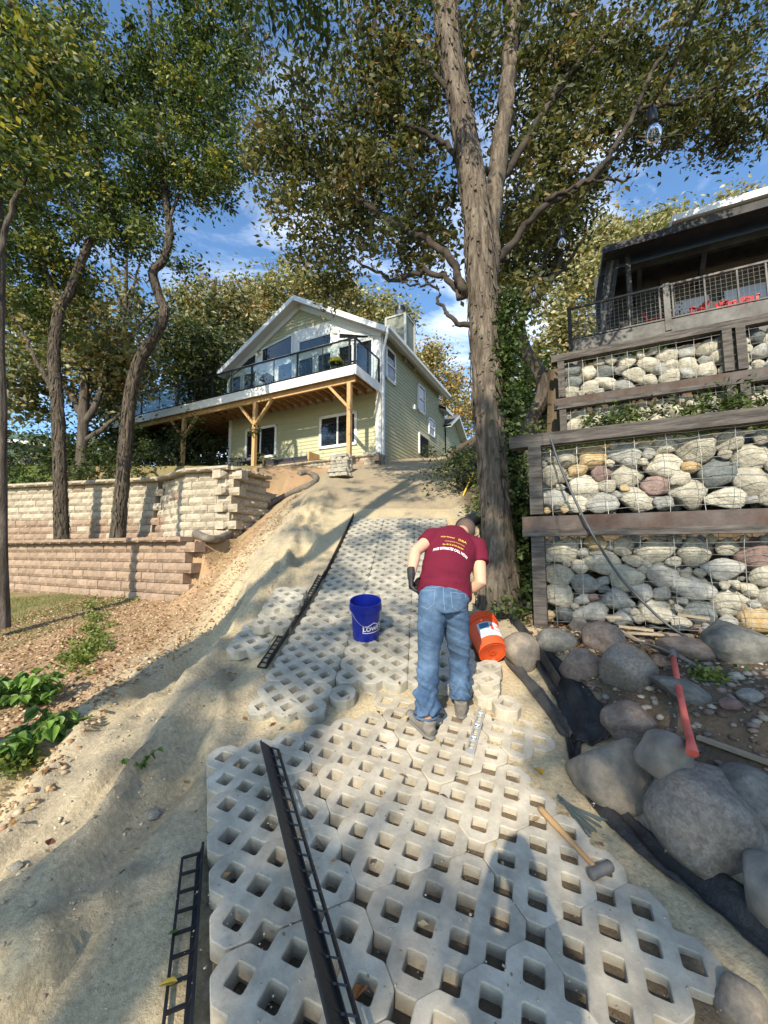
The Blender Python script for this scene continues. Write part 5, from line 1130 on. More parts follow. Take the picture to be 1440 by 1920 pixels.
# low dark undergrowth behind the left walls
def shrub(label, px, py, Y, rx, rz, n, pal, seed, size=.14, name='shrub', group=None, per=55, spread=.22):
    c = at(px, py, Y); g_ = Hs(c.x, c.y); rr = np.random.default_rng(seed)
    e = empty(name, (c.x, c.y, g_), label, 'shrub', group); cs = np.array([(c.x + rr.normal() * rx * .5, c.y + rr.normal() * rx * .3, g_ + abs(rr.normal()) * rz * .55 + .1) for _ in range(n)])
    tubes_np([np.array([(c.x, c.y, g_ - .1, .02), (*(np.array((c.x, c.y, g_)) * .5 + p * .5), .012), (*p, .005)]) for p in cs[:40]], 4, m_barkd, 'stems', e)['kind'] = 'stuff'
    leaves_mesh('foliage', cs, spread, per, size, pal, e, seed, m=m_leaf); return e
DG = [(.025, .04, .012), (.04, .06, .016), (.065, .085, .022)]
shrub('dark shrub mass behind the cream wall between the two bark trunks', 165, 860, 14.5, 3.4, 1.8, 70, DG, 71)
shrub('dark shrub behind the cream wall at the left border', 55, 880, 15.5, 2.6, 1.0, 50, DG, 72)
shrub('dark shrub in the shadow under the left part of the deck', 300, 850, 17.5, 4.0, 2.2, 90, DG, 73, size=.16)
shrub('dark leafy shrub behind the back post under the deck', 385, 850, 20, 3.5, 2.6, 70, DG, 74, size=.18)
shrub('low green shrub left of the trunk on the ivy bank', 870, 880, 9.5, 1.0, .9, 30, DG, 76, size=.10)
shrub('leafy shrub between the big trunk and the gabion corner', 985, 850, 6.9, .9, .9, 34, [(.05, .08, .02), (.08, .12, .03), (.12, .15, .04)], 77, size=.08, spread=.16)
# trees standing behind the camera on the sunny side; they throw the dappled shade
shade_spots = [(560, 1000, 60, 25, 6), (740, 1000, 90, 30, 12), (640, 1090, 60, 40, 10), (700, 1180, 80, 50, 8), (560, 1230, 60, 50, 10), (470, 1150, 50, 40, 8), (620, 1280, 50, 25, 5),
    (500, 1440, 90, 45, 8), (440, 1560, 45, 60, 5), (340, 1390, 50, 50, 5), (260, 1560, 35, 30, 3), (60, 1690, 30, 20, 2), (250, 1800, 40, 25, 2), (820, 1700, 80, 40, 2), (600, 1600, 40, 30, 3), (540, 1760, 40, 30, 3), (1090, 1600, 30, 25, 2), (1000, 1780, 50, 30, 2), (680, 1840, 50, 30, 3),
    (420, 1250, 40, 50, 8), (1250, 1700, 60, 50, 5), (1080, 1400, 40, 40, 4), (1150, 1330, 90, 60, 13), (1330, 1280, 110, 70, 16), (1300, 1420, 110, 60, 10), (1400, 1600, 80, 70, 7), (1080, 1220, 60, 40, 8), (935, 1060, 30, 90, 9),
    (880, 1000, 25, 15, 3), (700, 930, 120, 20, 12), (820, 900, 60, 25, 10), (600, 940, 60, 20, 7), (1180, 1120, 130, 20, 9), (1080, 1100, 60, 30, 5), (980, 1010, 30, 60, 6)]
rr = np.random.default_rng(99); cl_ = []
for (px, py, rx, ry, n) in shade_spots:
    for _ in range(n):
        p = hit(px + rr.normal() * rx * .55, py + rr.normal() * ry * .55); t = rr.uniform(13, 19)
        cl_.append(tuple(p + TOSUN * t))
for _ in range(12):
    p = at(925 + rr.normal() * 8, rr.uniform(720, 1060), 5.0); cl_.append(tuple(p + TOSUN * rr.uniform(13, 18)))
cl_ = np.array(cl_); print('shade clusters', len(cl_), cl_.min(0), cl_.max(0))
m1 = cl_[:, 0] < -3.4
tree('tall shade tree on the lakeside bank behind the camera, left one', [(-6.5, -13, -7, .3), (-6.3, -13, 0, .26), (-5.6, -12.5, 5, .2), (-5.2, -12, 9, .1)], [[(-5.9, -12.5, 4, .1), (-4.8, -11.5, 6, .06), (-4, -10.5, 7, .03)], [(-5.9, -12.5, 4, .1), (-6.5, -11, 6, .06), (-6.8, -9.5, 7, .03)]], [], GREENS, None, per=46, size=.14, spread=.15, seed=81, raw=True, clusters=cl_[m1])
tree('tall shade tree on the lakeside bank behind the camera, right one', [(-1.5, -14, -7, .3), (-1.6, -13.5, 0, .26), (-2, -13, 5, .2), (-2.2, -12.5, 9, .1)], [[(-1.9, -13.2, 4, .1), (-1, -12, 6, .06), (0, -11, 7, .03)], [(-1.9, -13.2, 4, .1), (-2.5, -11, 6.4, .06), (-3, -9.5, 7.5, .03)]], [], GREENS, None, per=46, size=.14, spread=.15, seed=82, raw=True, clusters=cl_[~m1])
# ------------------------------------------------------------------ people
def remeshed(mb, name, m, parent, vox=.012, smooth=6, disp=None):
    me = mb.mesh(name + '_src', m); fix_normals(me); o = bpy.data.objects.new(name + '_src', me); COL.objects.link(o)
    r = o.modifiers.new('r', 'REMESH'); r.mode = 'VOXEL'; r.voxel_size = vox
    s_ = o.modifiers.new('s', 'SMOOTH'); s_.factor = .5; s_.iterations = smooth
    bpy.context.view_layer.update(); dg = bpy.context.evaluated_depsgraph_get()
    nm = bpy.data.meshes.new_from_object(o.evaluated_get(dg)); nm.name = name; bpy.data.objects.remove(o)
    nm.materials.clear(); nm.materials.append(m); shade(nm)
    if disp:
        co = np.empty(len(nm.vertices) * 3); nm.vertices.foreach_get('co', co); co = co.reshape(-1, 3)
        no_ = np.empty(len(nm.vertices) * 3); nm.vertex_normals.foreach_get('vector', no_); no_ = no_.reshape(-1, 3)
        co = co + no_ * disp(co)[:, None]; nm.vertices.foreach_set('co', co.ravel()); nm.update()
    bv = BVHTree.FromPolygons([v.co.copy() for v in nm.vertices], [tuple(p.vertices) for p in nm.polygons])
    o = link(name, nm, parent); nm.transform(parent_world(parent).inverted()); return o, bv
def ell(mb, c, r, rot=None, n=14):
    b = bmesh.new(); bmesh.ops.create_uvsphere(b, u_segments=n, v_segments=n - 4, radius=1)
    mb.add([Vector(c) + ((rot @ Vector((v.co.x * r[0], v.co.y * r[1], v.co.z * r[2]))) if rot is not None else Vector((v.co.x * r[0], v.co.y * r[1], v.co.z * r[2]))) for v in b.verts], [tuple(v.index for v in f.verts) for f in b.faces]); b.free()
m_skin = mat('skin', col=(.56, .32, .22), rough=.55, var=.06, vscale=12, spec=.4)
m_hair = mat('short_hair', col=(.09, .06, .045), rough=.8, var=.3, vscale=60)
m_shirt = mat('maroon_shirt', col=(.115, .008, .024), rough=.85, var=.10, vscale=6, bump=.25, bscale=14, bdist=.02, spec=.2)
m_jean = mat('blue_denim', col=(.035, .068, .13), col2=(.10, .165, .27), vscale=3.5, var=.12, rough=.85, bump=.5, bscale=14, bdist=.025, spec=.2, stretch=(1, 1, 1.2))
m_stitch = mat('jean_stitch', col=(.20, .25, .33), rough=.9)
m_glove = mat('black_glove', col=(.02, .02, .021), rough=.6, bump=.4, bscale=40)
m_shoe = mat('dusty_shoe', col=(.13, .115, .10), col2=(.21, .19, .165), vscale=10, rough=.9, bump=.3, bscale=30)
m_sole = mat('shoe_sole', col=(.14, .13, .12), rough=.9); m_cap = mat('black_cap', col=(.015, .015, .017), rough=.8)
m_gold = mat('gold_print', col=(.55, .40, .06), rough=.7); m_wprint = mat('white_print', col=(.75, .74, .72), rough=.7)
def on_near(px, py, off=0.0):
    d = ray(px, py); n = nxd.cross(nyd).normalized(); t = (no + n * off).dot(n) / d.dot(n); return d * t
fL, fR = on_near(799, 1376), on_near(864, 1338)
man = empty('person', ((fL + fR) / 2), 'man in maroon T-shirt and blue jeans bending over the pavers, seen from behind', 'person')
aL, aR = fL + Vector((0, .0, .10)), fR + Vector((0, .02, .10))
HpY = 3.0
hipL, hipR = at(812, 1128, HpY), at(851, 1126, HpY + .02); pel = at(832, 1108, HpY + .03)
knL, knR = at(803, 1238, (aL.y + HpY) / 2 + .06), at(861, 1228, (aR.y + HpY) / 2 + .10)
# jeans
j = MB(); RX = (1, 0, 0)
j.tube([at(833, 1146, HpY), at(832, 1132, HpY + .0), at(832, 1122, HpY + .0), at(832, 1116, HpY + .01), at(832, 1108, HpY + .05)], [(.16, .11), (.182, .122), (.188, .126), (.183, .122), (.15, .10)], 24, up=RX)
for hip, kn, an, rs in ((hipL, knL, aL, (.108, .104, .088, .080, .078, .090)), (hipR, knR, aR, (.108, .102, .088, .082, .077, .082))):
    pts = [hip + Vector((0, 0, .03)), hip.lerp(kn, .3), hip.lerp(kn, .75), kn, kn.lerp(an, .5), kn.lerp(an, .93)]
    j.tube(pts, [(r, r * 1.08) for r in rs], 18, up=RX)
def jw(co):
    return .011 * fbm(co[:, 0] * 6 + co[:, 2] * 9, co[:, 2] * 20 + co[:, 0] * 8, 3, 3) * (1 + 1.4 * sstep(-.7, -1.0, co[:, 2])) + .009 * np.sin(co[:, 2] * 70 + 5 * np.sin(co[:, 0] * 30)) * sstep(-.85, -1.1, co[:, 2]) * (1 - sstep(-1.1, -1.3, co[:, 2]) * .3)
jo, jbv = remeshed(j, 'jeans', m_jean, man, .010, 5, jw)
# shirt with sleeves
sh = MB(); shL, shR = at(808, 1010, 3.36), at(893, 1026, 3.40)
tor = [(832, 1119, 3.04, .195, .15), (833, 1110, 3.06, .205, .178), (833, 1090, 3.12, .190, .150), (837, 1066, 3.20, .192, .145), (843, 1043, 3.30, .205, .145), (849, 1024, 3.38, .215, .135), (853, 1011, 3.43, .19, .11), (857, 1003, 3.47, .12, .09), (861, 999, 3.50, .075, .07)]
sdir = (shR - shL).normalized()
ups = [Vector((1, 0, 0)).lerp(Vector((sdir.x, sdir.y, sdir.z)), t).normalized() for t in np.linspace(0, 1, len(tor))]
sh.tube([at(a, b, c) for a, b, c, _, _ in tor], [(r1, r2) for *_, r1, r2 in tor], 28, up=ups)
elL, wrL = at(779, 1034, 3.22), at(771, 1079, 3.06); elR, wrR = at(901, 1094, 3.22), at(866, 1112, 3.34)
hmR = shR.lerp(elR, .48) + Vector((.012, 0, 0)); hmL = shL.lerp(elL, .42)
sh.tube([at(835, 1008, 3.42), shL, hmL], [(.09, .09), (.090, .085), (.076, .074)], 16)
sh.tube([at(870, 1018, 3.42), shR, hmR], [(.09, .09), (.096, .09), (.082, .078)], 16)
def sw(co): return .006 * fbm(co[:, 0] * 7 - co[:, 2] * 6, co[:, 2] * 9 + co[:, 1] * 9, 8, 3) + .004 * np.sin(co[:, 2] * 55 + co[:, 0] * 22) * sstep(.05, -.25, co[:, 2])
so_, sbv = remeshed(sh, 'shirt', m_shirt, man, .010, 5, sw)
# body: neck, head, arms in one skin
b = MB(); hd = at(873, 994, 3.60); nk = at(860, 1001, 3.46)
b.tube([at(850, 1012, 3.40), nk, hd.lerp(nk, .45)], [.07, .062, .058], 14)
ell(b, hd, (.082, .10, .098)); ell(b, hd + Vector((.01, .06, -.05)), (.06, .06, .06)); ell(b, hd + Vector((.012, .125, -.045)), (.014, .022, .02))
for sx in (-1, 1): ell(b, hd + Vector((sx * .084, .0, -.012)), (.014, .025, .034))
b.tube([shL.lerp(at(835, 1008, 3.42), .4), shL, shL.lerp(elL, .5), elL, elL.lerp(wrL, .3), wrL], [.06, .062, .052, .045, .047, .030], 14)
b.tube([shR.lerp(at(870, 1018, 3.42), .4), shR, shR.lerp(elR, .55), elR, elR.lerp(wrR, .35), wrR], [.06, .066, .060, .048, .047, .032], 14)
b.tube([pel, at(843, 1040, 3.30)], [.12, .13], 12)
for an, kn, hp_ in ((aL, knL, hipL), (aR, knR, hipR)): b.tube([pel, hp_, kn, kn.lerp(an, .6), an, an + Vector((0, .05, -.04))], [.07, .07, .055, .05, .042, .04], 12)
bo, _ = remeshed(b, 'body', m_skin, man, .0085, 4)
# hair, cap
h = MB(); ell(h, hd + Vector((-.002, -.008, .004)), (.086, .100, .100)); remeshed(h, 'hair', m_hair, man, .01, 2)
h = MB(); ell(h, hd + Vector((.004, .035, .03)), (.091, .095, .088)); h.box(hd + Vector((.01, .15, .01)), (.13, .10, .012)); remeshed(h, 'cap', m_cap, man, .009, 2)
# gloved hands with five fingers
def hand(wr, d, side, palmn, m, name, curl=.9):
    d = Vector(d).normalized(); s = Vector(side).normalized(); n = Vector(palmn).normalized(); q = MB()
    q.tube([wr - d * .06, wr, wr + d * .03], [(.036, .034), (.036, .030), (.040, .026)], 12, up=s)
    q.tube([wr + d * .01, wr + d * .05, wr + d * .095], [(.036, .02), (.046, .021), (.044, .018)], 12, up=s)
    for k, (o_, L) in enumerate(((-.034, .070), (-.012, .080), (.011, .075), (.033, .060))):
        p = wr + d * .09 + s * o_; pts = [p - d * .02, p]; dd = d.copy(); 
        for f_ in (.42, .33, .25):
            dd = (Quaternion(s.cross(Vector()) if False else s, -curl * .9) @ dd) if palmn is None else (dd + n * curl * .8).normalized(); pts.append(pts[-1] + dd * L * f_)
        q.tube(pts, [.011, .011, .0105, .0098, .0085], 8)
    p = wr + d * .03 - s * .035; q.tube([p, p - s * .025 + d * .02 + n * .01, p - s * .03 + d * .05 + n * .03, p - s * .015 + d * .075 + n * .045], [.014, .013, .012, .009], 8)
    return remeshed(q, name, m, man, .0045, 2)
hand(wrL, wrL - elL + Vector((.03, -.0, -.05)), (0, -1, .1), (1, .1, -.1), m_glove, 'glove')
hand(wrR, Vector((-.5, .3, -.6)), (0, 1, 0), (-.6, .3, -.2), m_glove, 'glove')
# shoes
def shoe(f, az, name):
    d = Vector((math.sin(az), math.cos(az), .20)).normalized(); s = Vector((math.cos(az), -math.sin(az), 0)); u = s.cross(d)
    q = MB(); q.tube([f - d * .07 + u * .045, f - d * .03 + u * .055, f + d * .05 + u * .055, f + d * .13 + u * .042, f + d * .20 + u * .032, f + d * .235 + u * .03], [(.030, .036), (.042, .05), (.047, .046), (.050, .036), (.046, .028), (.026, .02)], 16, up=s)
    q.tube([f - d * .02 + u * .05, f - d * .025 + u * .12], [(.046, .05), (.043, .048)], 14, up=d); o, _ = remeshed(q, name, m_shoe, man, .008, 2)
    q = MB(); q.tube([f - d * .085 + u * .012, f - d * .04 + u * .012, f + d * .05 + u * .012, f + d * .14 + u * .012, f + d * .21 + u * .013, f + d * .25 + u * .016], [(.02, .012), (.045, .014), (.048, .014), (.054, .014), (.048, .014), (.02, .012)], 16, up=s); o2, _ = remeshed(q, 'sole', m_sole, o, .006, 1)
shoe(fL + Vector((.0, .0, 0)), -.5, 'shoe'); shoe(fR + Vector((0, 0, 0)), .15, 'shoe')
# printing on the shirt back, laid onto the cloth
def text_mesh(txt, size, spacing=1.0, bold=0):
    cu = bpy.data.curves.new('t', 'FONT'); cu.body = txt; cu.size = size; cu.align_x = 'CENTER'; cu.align_y = 'CENTER'; cu.space_character = spacing; cu.offset = bold; cu.resolution_u = 2
    o = bpy.data.objects.new('t', cu); COL.objects.link(o); bpy.context.view_layer.update(); me = bpy.data.meshes.new_from_object(o.evaluated_get(bpy.context.evaluated_depsgraph_get()))
    bpy.data.objects.remove(o); b = bmesh.new(); b.from_mesh(me)
    bmesh.ops.subdivide_edges(b, edges=[e for e in b.edges if e.calc_length() > size * .3], cuts=1); b.to_mesh(me); b.free(); return me
def wrap(me, bv, o, x, y, n, m, name, parent, bend=0, off=.002, inv=None):
    for v in me.vertices:
        px, py = v.co.x, v.co.y - bend * v.co.x ** 2
        s0 = o + x * px + y * py + n * .25; h_ = bv.ray_cast(s0, -n)
        v.co = (h_[0] + n * off) if h_[0] is not None else s0 - n * .25
    me.materials.clear(); me.materials.append(m); me.transform(parent_world(parent).inverted()); return link(name, me, parent)
def onsurf(px, py, bv):
    d = ray(px, py); return bv.ray_cast(Vector((0, 0, 0)), d.normalized())[0]
tl, tr = onsurf(815, 1026, sbv), onsurf(876, 1040, sbv); tc_ = onsurf(846, 1030, sbv); tu = onsurf(853, 1010, sbv)
if None not in (tl, tr, tc_, tu):
    X_ = (tr - tl).normalized(); Yv = (tu - tc_); Yv = (Yv - X_ * Yv.dot(X_)).normalized(); N_ = X_.cross(Yv)
    if N_.y > 0: N_ = -N_
    wd = (tr - tl).length; hh_ = (tu - tc_).length
    for txt, sz, ox, oy, m, nm in (('FREE ESTIMATES CALL NOW', .030, 0, 0, m_wprint, 'slogan_print'), ('Se 815-519-5646', .024, .01, hh_ * .36, m_gold, 'phone_print'), ('Landscaping & Construction', .014, .02, hh_ * .66, m_gold, 'trade_print'),
                                   ('Fully Insured', .021, -.045, hh_ * 1.02, m_gold, 'insured_print'), ('D&A', .034, .075, hh_ * .98, m_gold, 'logo_print')):
        me = text_mesh(txt, sz, 1.0, sz * .025); w0 = max(v.co.x for v in me.vertices) - min(v.co.x for v in me.vertices)
        if nm == 'slogan_print':
            for v in me.vertices: v.co.x *= wd * 1.05 / w0; v.co.y *= 1.35
        wrap(me, sbv, tc_ + X_ * ox + Yv * oy, X_, Yv, N_, m, nm, so_, bend=.8 if nm == 'slogan_print' else .5)
def stitch(pts, bv, o_par, r=.0016, name='stitching'):
    P = [onsurf(x, y, bv) for x, y in pts]; P = [p for p in P if p is not None]
    if len(P) > 2: t = MB(); t.tube(P, r, 5); part(t, name, m_stitch, o_par)
def dens(pts, n=6): return [tuple(lerp(np.array(a), np.array(b), t)) for a, b in zip(pts[:-1], pts[1:]) for t in np.linspace(0, 1, n, endpoint=False)] + [pts[-1]]
stitch(dens([(790, 1107), (816, 1106), (813, 1132), (802, 1142), (789, 1136)]), jbv, jo, name='back_pocket_seam')
stitch(dens([(845, 1110), (873, 1114), (874, 1142), (862, 1148), (848, 1138), (845, 1110)]), jbv, jo, name='back_pocket_seam')
stitch(dens([(831, 1100), (832, 1125), (834, 1145)]), jbv, jo, name='centre_seam')
stitch(dens([(790, 1103), (832, 1100), (876, 1110)]), jbv, jo, name='waist_seam')
for (c, rr_) in ((knL.lerp(aL, .93), .087), (knR.lerp(aR, .93), .080)):
    t = MB(); t.tube([c + Vector((math.cos(a) * rr_, math.sin(a) * rr_, -.002)) for a in np.linspace(0, 2 * PI, 24)], .006, 6, cap=False); part(t, 'hem', m_jean, jo)
# short black pipe under the left glove
e = empty('black_pipe', at(788, 1098, 3.08), 'short black pipe held in the left glove of the man', 'pipe')
t = MB(); c0, c1 = at(789, 1096, 3.05), at(800, 1090, 3.40); ax_ = (c1 - c0).normalized()
n_ = 14; pts = [c0.lerp(c1, k / n_) for k in range(n_ + 1)]; t.tube(pts, [.052 + .003 * (k % 2) for k in range(n_ + 1)], 20, cap=False); t.tube(pts, .046, 20, cap=False); part(t, 'pipe_wall', bp, e, True)
# the photographer, whose shadow lies on the near patch
PD = Vector((0, .14, .13))
ph = empty('person', (-.06, -.30, -2.02), 'photographer standing behind the camera, only the shadow falls in view', 'person')
q = MB(); g0 = -2.03
for sx in (-1, 1):
    q.tube([(sx * .09 - .06, -.28, g0), (sx * .085 - .06, -.3, -1.5), (sx * .08 - .06, -.32, -1.0)], [.07, .09, .11], 12)
    q.tube([(sx * .18 - .06, -.3, -.50), (sx * .20 - .06, -.27, -.62), (sx * .06 - .06, -.16, -.2)], [.06, .05, .035], 10)
    q.tube([(sx * .12 - .06, -.36, g0 + .04), (sx * .13 - .06, -.1, g0 + .04)], [.04, .035], 8)
q.tube([(-.06, -.32, -1.08), (-.06, -.33, -.8), (-.06, -.33, -.48), (-.06, -.31, -.40)], [(.18, .12), (.17, .12), (.2, .12), (.09, .08)], 16, up=(1, 0, 0)); q.tube([(-.06, -.31, -.44), (-.06, -.29, -.28)], .06, 10); ell(q, (-.06, -.27, -.17), (.08, .10, .12))
q.v = [tuple(Vector(v) + PD * (1 if v[2] > -1.3 else 0)) for v in q.v]
remeshed(q, 'body', m_cap, ph, .014, 4)
# ------------------------------------------------------------------ buckets
m_bb = mat('blue_bucket_plastic', col=(.008, .020, .27), rough=.35, var=.05, vscale=8); m_ob = mat('orange_bucket_plastic', col=(.62, .075, .015), rough=.45, var=.12, vscale=8)
def bucket(root, m):
    t = MB(); t.lathe([(0, .006), (.120, .006), (.128, 0), (.130, .01), (.143, .30), (.156, .302), (.156, .345), (.150, .347), (.149, .368), (.1555, .370), (.1555, .378), (.146, .378), (.140, .30), (.126, .012), (0, .012)], 40)
    for z in (.300, .325): t.lathe([(.150, z - .002), (.160, z - .001), (.160, z + .002), (.150, z + .003)], 40)
    me = t.mesh('shell', m); fix_normals(me); shade(me, 40); return link('shell', me, root)
p = hit(686, 1192, .09); n_ = Vector((0.02, -.30, .95)).normalized(); e = empty('bucket', p, 'blue plastic bucket standing open on the upper strip of pavers', 'bucket', 'five gallon buckets')
e.matrix_basis = frame(p, (1, 0, 0), Vector((0, n_.z, -n_.y)))
bucket(e, m_bb)
t = MB(); hs = [Vector((-.150 * math.cos(a), -.150 * abs(math.sin(a)) - .014, .315 - .15 * math.sin(a))) for a in np.linspace(0, PI, 14)]
t.tube(hs, .0028, 6); o = link('handle', t.mesh('handle', m_wire, True), e); o.rotation_euler = (0, 0, .35)
def cyl_text(root, txt, size, ang, z, m, name, R0=.131, k=.044, squash=1, rot=0, mesh=None):
    me = mesh or text_mesh(txt, size, 1.0, size * .03)
    for v in me.vertices:
        x, y = v.co.x, v.co.y * squash; x, y = x * math.cos(rot) - y * math.sin(rot), x * math.sin(rot) + y * math.cos(rot)
        zz = z + y; r = R0 + zz * k + .0012; a = ang + x / r; v.co = Vector((r * math.sin(a), -r * math.cos(a), zz))
    me.materials.clear(); me.materials.append(m); return link(name, me, root)
def flat_poly(loops, cut=8):          # closed outline band as quads
    t = MB()
    for a, b in zip(loops, loops[1:] + loops[:1]):
        a, b = Vector((*a, 0)), Vector((*b, 0)); n = max(1, int((b - a).length / .015))
        for k in range(n):
            p, q = a.lerp(b, k / n), a.lerp(b, (k + 1) / n); d = (q - p).normalized(); s = Vector((-d.y, d.x, 0)) * .0035
            t.add([p - s - d * .003, q - s + d * .003, q + s + d * .003, p + s - d * .003], [(0, 1, 2, 3)])
    return t.mesh('o', m_wprint)
cyl_text(e, "LOWE'S", .062, .62, .135, m_wprint, 'lettering', squash=1.0)
cyl_text(e, '', 0, .62, .135, m_wprint, 'logo_outline', mesh=flat_poly([(-.105, -.038), (.105, -.038), (.105, .032), (.06, .032), (.0, .062), (-.06, .032), (-.105, .032)]))
# orange bucket lying on its side, bottom towards the camera
ax_ = Vector((-.10, .80, .56)).normalized(); c = hit(921, 1246, .0) + Vector((0, -.07, .12)); 
e = empty('bucket', c, 'orange plastic bucket tipped over with its base facing down the slope', 'bucket', 'five gallon buckets')
zx = Vector((1, .11, 0)).normalized(); zy = ax_.cross(zx).normalized(); zx = zy.cross(ax_); e.matrix_basis = Matrix((zx, zy, ax_)).transposed().to_4x4(); e.matrix_basis.translation = c
m4 = e.matrix_basis.copy(); m4.translation = c; e.matrix_basis = m4
bucket(e, m_ob)
# which local angle faces up and toward the camera
toc = (e.matrix_basis.to_3x3().inverted() @ (-c.normalized() * .55 + Vector((0, 0, .9)))); ua = math.atan2(toc.x, -toc.y)
m_lab = mat('label_grey', col=(.42, .44, .46), rough=.5); m_labb = mat('label_blue', col=(.03, .12, .22), rough=.5); m_labr = mat('label_red', col=(.55, .05, .03), rough=.5)
def patch(x0, x1, y0, y1):
    t = MB(); n = max(1, int((x1 - x0) / .012))
    for k in range(n): a, b = lerp(x0, x1, k / n), lerp(x0, x1, (k + 1) / n); t.add([(a, y0, 0), (b, y0, 0), (b, y1, 0), (a, y1, 0)], [(0, 1, 2, 3)])
    return t.mesh('p', m_lab)
lab = cyl_text(e, '', 0, ua + .25, .17, m_lab, 'label', R0=.131, mesh=patch(-.12, .17, -.085, .075))
for (x0, x1, y0, y1, m, nm) in ((.035, .163, -.075, .065, m_wprint, 'label_panel'), (-.10, -.01, .0, .065, m_labb, 'label_picture'), (-.06, -.005, -.075, -.01, m_wprint, 'label_panel'), (.0, .028, -.02, .04, m_labr, 'label_panel')):
    cyl_text(e, '', 0, ua + .25, .17, m, nm, R0=.1318, mesh=patch(x0, x1, y0, y1))
for txt, sz, dy in (("LET'S", .044, .028), ('DO THIS', .032, -.02)):
    cyl_text(e, txt, sz, ua + .25 + .099 / .14, .17 + dy, m_labr, 'lettering', R0=.1326)
t = MB(); t.lathe([(.018, -.001), (.026, -.003), (.034, -.001)], 20); t.lathe([(.10, .004), (.104, .0005), (.108, .004)], 30); o = link('moulded_ring', t.mesh('ring', m_ob, True), e)
# ------------------------------------------------------------------ tools
m_alu = mat('dull_aluminium', col=(.40, .40, .39), rough=.5, metal=.3); m_vial = mat('level_vial', col=(.62, .68, .50), rough=.2)
p0, p1 = on_near(880, 1418, .0), on_near(911, 1306, .0); e = empty('spirit_level', p0, 'grey box spirit level lying across the near pavers behind the right shoe', 'spirit level')
L_ = .64; n_ = nxd.cross(nyd).normalized(); yv = (p1 - p0).normalized(); M_ = frame(p0 + n_ * .002, yv.cross(n_), yv); e.matrix_basis = M_
t = MB(); Wd = .058
t.box((-Wd / 2 + .004, L_ / 2, .012), (.008, L_, .024)); t.box((Wd / 2 - .004, L_ / 2, .012), (.008, L_, .024))
for y0, y1 in ((0, .05), (.135, .20), (.285, .355), (.44, .505), (.59, .64)): t.box((0, (y0 + y1) / 2, .010), (Wd - .012, y1 - y0, .016))
link('frame', t.mesh('frame', m_alu), e)
for y in (.17, .32, .47):
    t = MB(); t.lathe([(0, .021), (.018, .021), (.020, .018), (.020, .01)], 20, (0, y, 0)); o = link('vial_ring', t.mesh('v', m_steel, True), e); t = MB(); t.box((0, y, .023), (.030, .010, .006)); link('vial', t.mesh('v', m_vial), o)
for y0, y1 in ((.055, .13), (.205, .28), (.36, .435), (.51, .585)):
    t = MB()
    for k in range(16):
        a, b = k / 16 * 2 * PI, (k + 1) / 16 * 2 * PI; f_ = lambda a: (max(-1, min(1, 1.25 * math.cos(a))) * .018, (y0 + y1) / 2 + max(-1, min(1, 1.25 * math.sin(a))) * (y1 - y0) * .5, .018)
        t.tube([f_(a), f_(b)], .0035, 5)
    link('grip_slot', t.mesh('g', m_alu), e)
m_hick = mat('hickory_handle', col=(.36, .20, .085), col2=(.46, .28, .13), vscale=5, var=.15, rough=.6); m_iron = mat('worn_iron', col=(.09, .085, .08), col2=(.16, .15, .14), vscale=12, rough=.6, metal=.2, bump=.3, bscale=40)
p0, p1 = on_near(1011, 1514, .03), on_near(1112, 1622, .035); e = empty('club_hammer', p1, 'short handled club hammer with wooden handle lying on the right pavers', 'hammer')
d = (p1 - p0).normalized(); t = MB(); t.tube([p0, p0 + d * .02, p0.lerp(p1, .3), p0.lerp(p1, .7), p1, p1 + d * .03], [.012, .018, .017, .013, .012, .012], 12); part(t, 'handle', m_hick, e, True)
ha = on_near(1104, 1642, .035), on_near(1148, 1621, .045); t = MB(); c = (ha[0] + ha[1]) / 2; dh = (ha[1] - ha[0]).normalized()
t.tube([c - dh * .062, c - dh * .056, c - dh * .022, c + dh * .022, c + dh * .056, c + dh * .062], [.021, .025, .0235, .0235, .025, .021], 12); part(t, 'head', m_iron, e, True)
# pick mattock
m_pink = mat('faded_red_fibreglass', col=(.50, .07, .055), col2=(.60, .14, .11), vscale=10, rough=.6)
hp = hit(1262, 1232, .0) * .90; he = hit(1298, 1408, .0) * .84; e = empty('pick_mattock', hp, 'pick mattock with faded red handle leaning across the right boulders', 'pick')
Yh, Ye = hp.y, he.y
t = MB(); t.tube([at(1262, 1232, Yh), at(1270, 1275, lerp(Yh, Ye, .25)), at(1284, 1345, lerp(Yh, Ye, .62)), at(1295, 1392, lerp(Yh, Ye, .9)), at(1298, 1410, Ye)], [.021, .019, .019, .021, .027], 14); part(t, 'handle', m_pink, e, True)
t = MB(); t.tube([at(1297, 1406, Ye + .01), at(1298, 1413, Ye - .004)], [.0272, .0275], 14); part(t, 'handle_end', m_pink, e)
t = MB(); t.tube([at(1262, 1236, Yh), at(1260, 1224, Yh + .03), at(1259, 1217, Yh + .05)], [.03, .032, .024], 12)
t.tube([at(1259, 1226, Yh + .03), at(1235, 1215, Yh + .03), at(1210, 1206, Yh), at(1197, 1204, Yh - .02)], [(.018, .03), (.012, .032), (.008, .044), (.004, .052)], 10, up=(0, 0, 1))
t.tube([at(1262, 1226, Yh + .03), at(1290, 1240, Yh), at(1318, 1256, Yh - .05), at(1340, 1268, Yh - .1)], [.022, .016, .011, .004], 8); part(t, 'head', m_iron, e, True)
t = MB()
for k in range(5): t.tube([at(1258 + k * 3, 1233, Yh - .03), at(1259 + k * 3, 1242, Yh - .03)], .004, 5)
part(t, 'collar', m_blk, e)
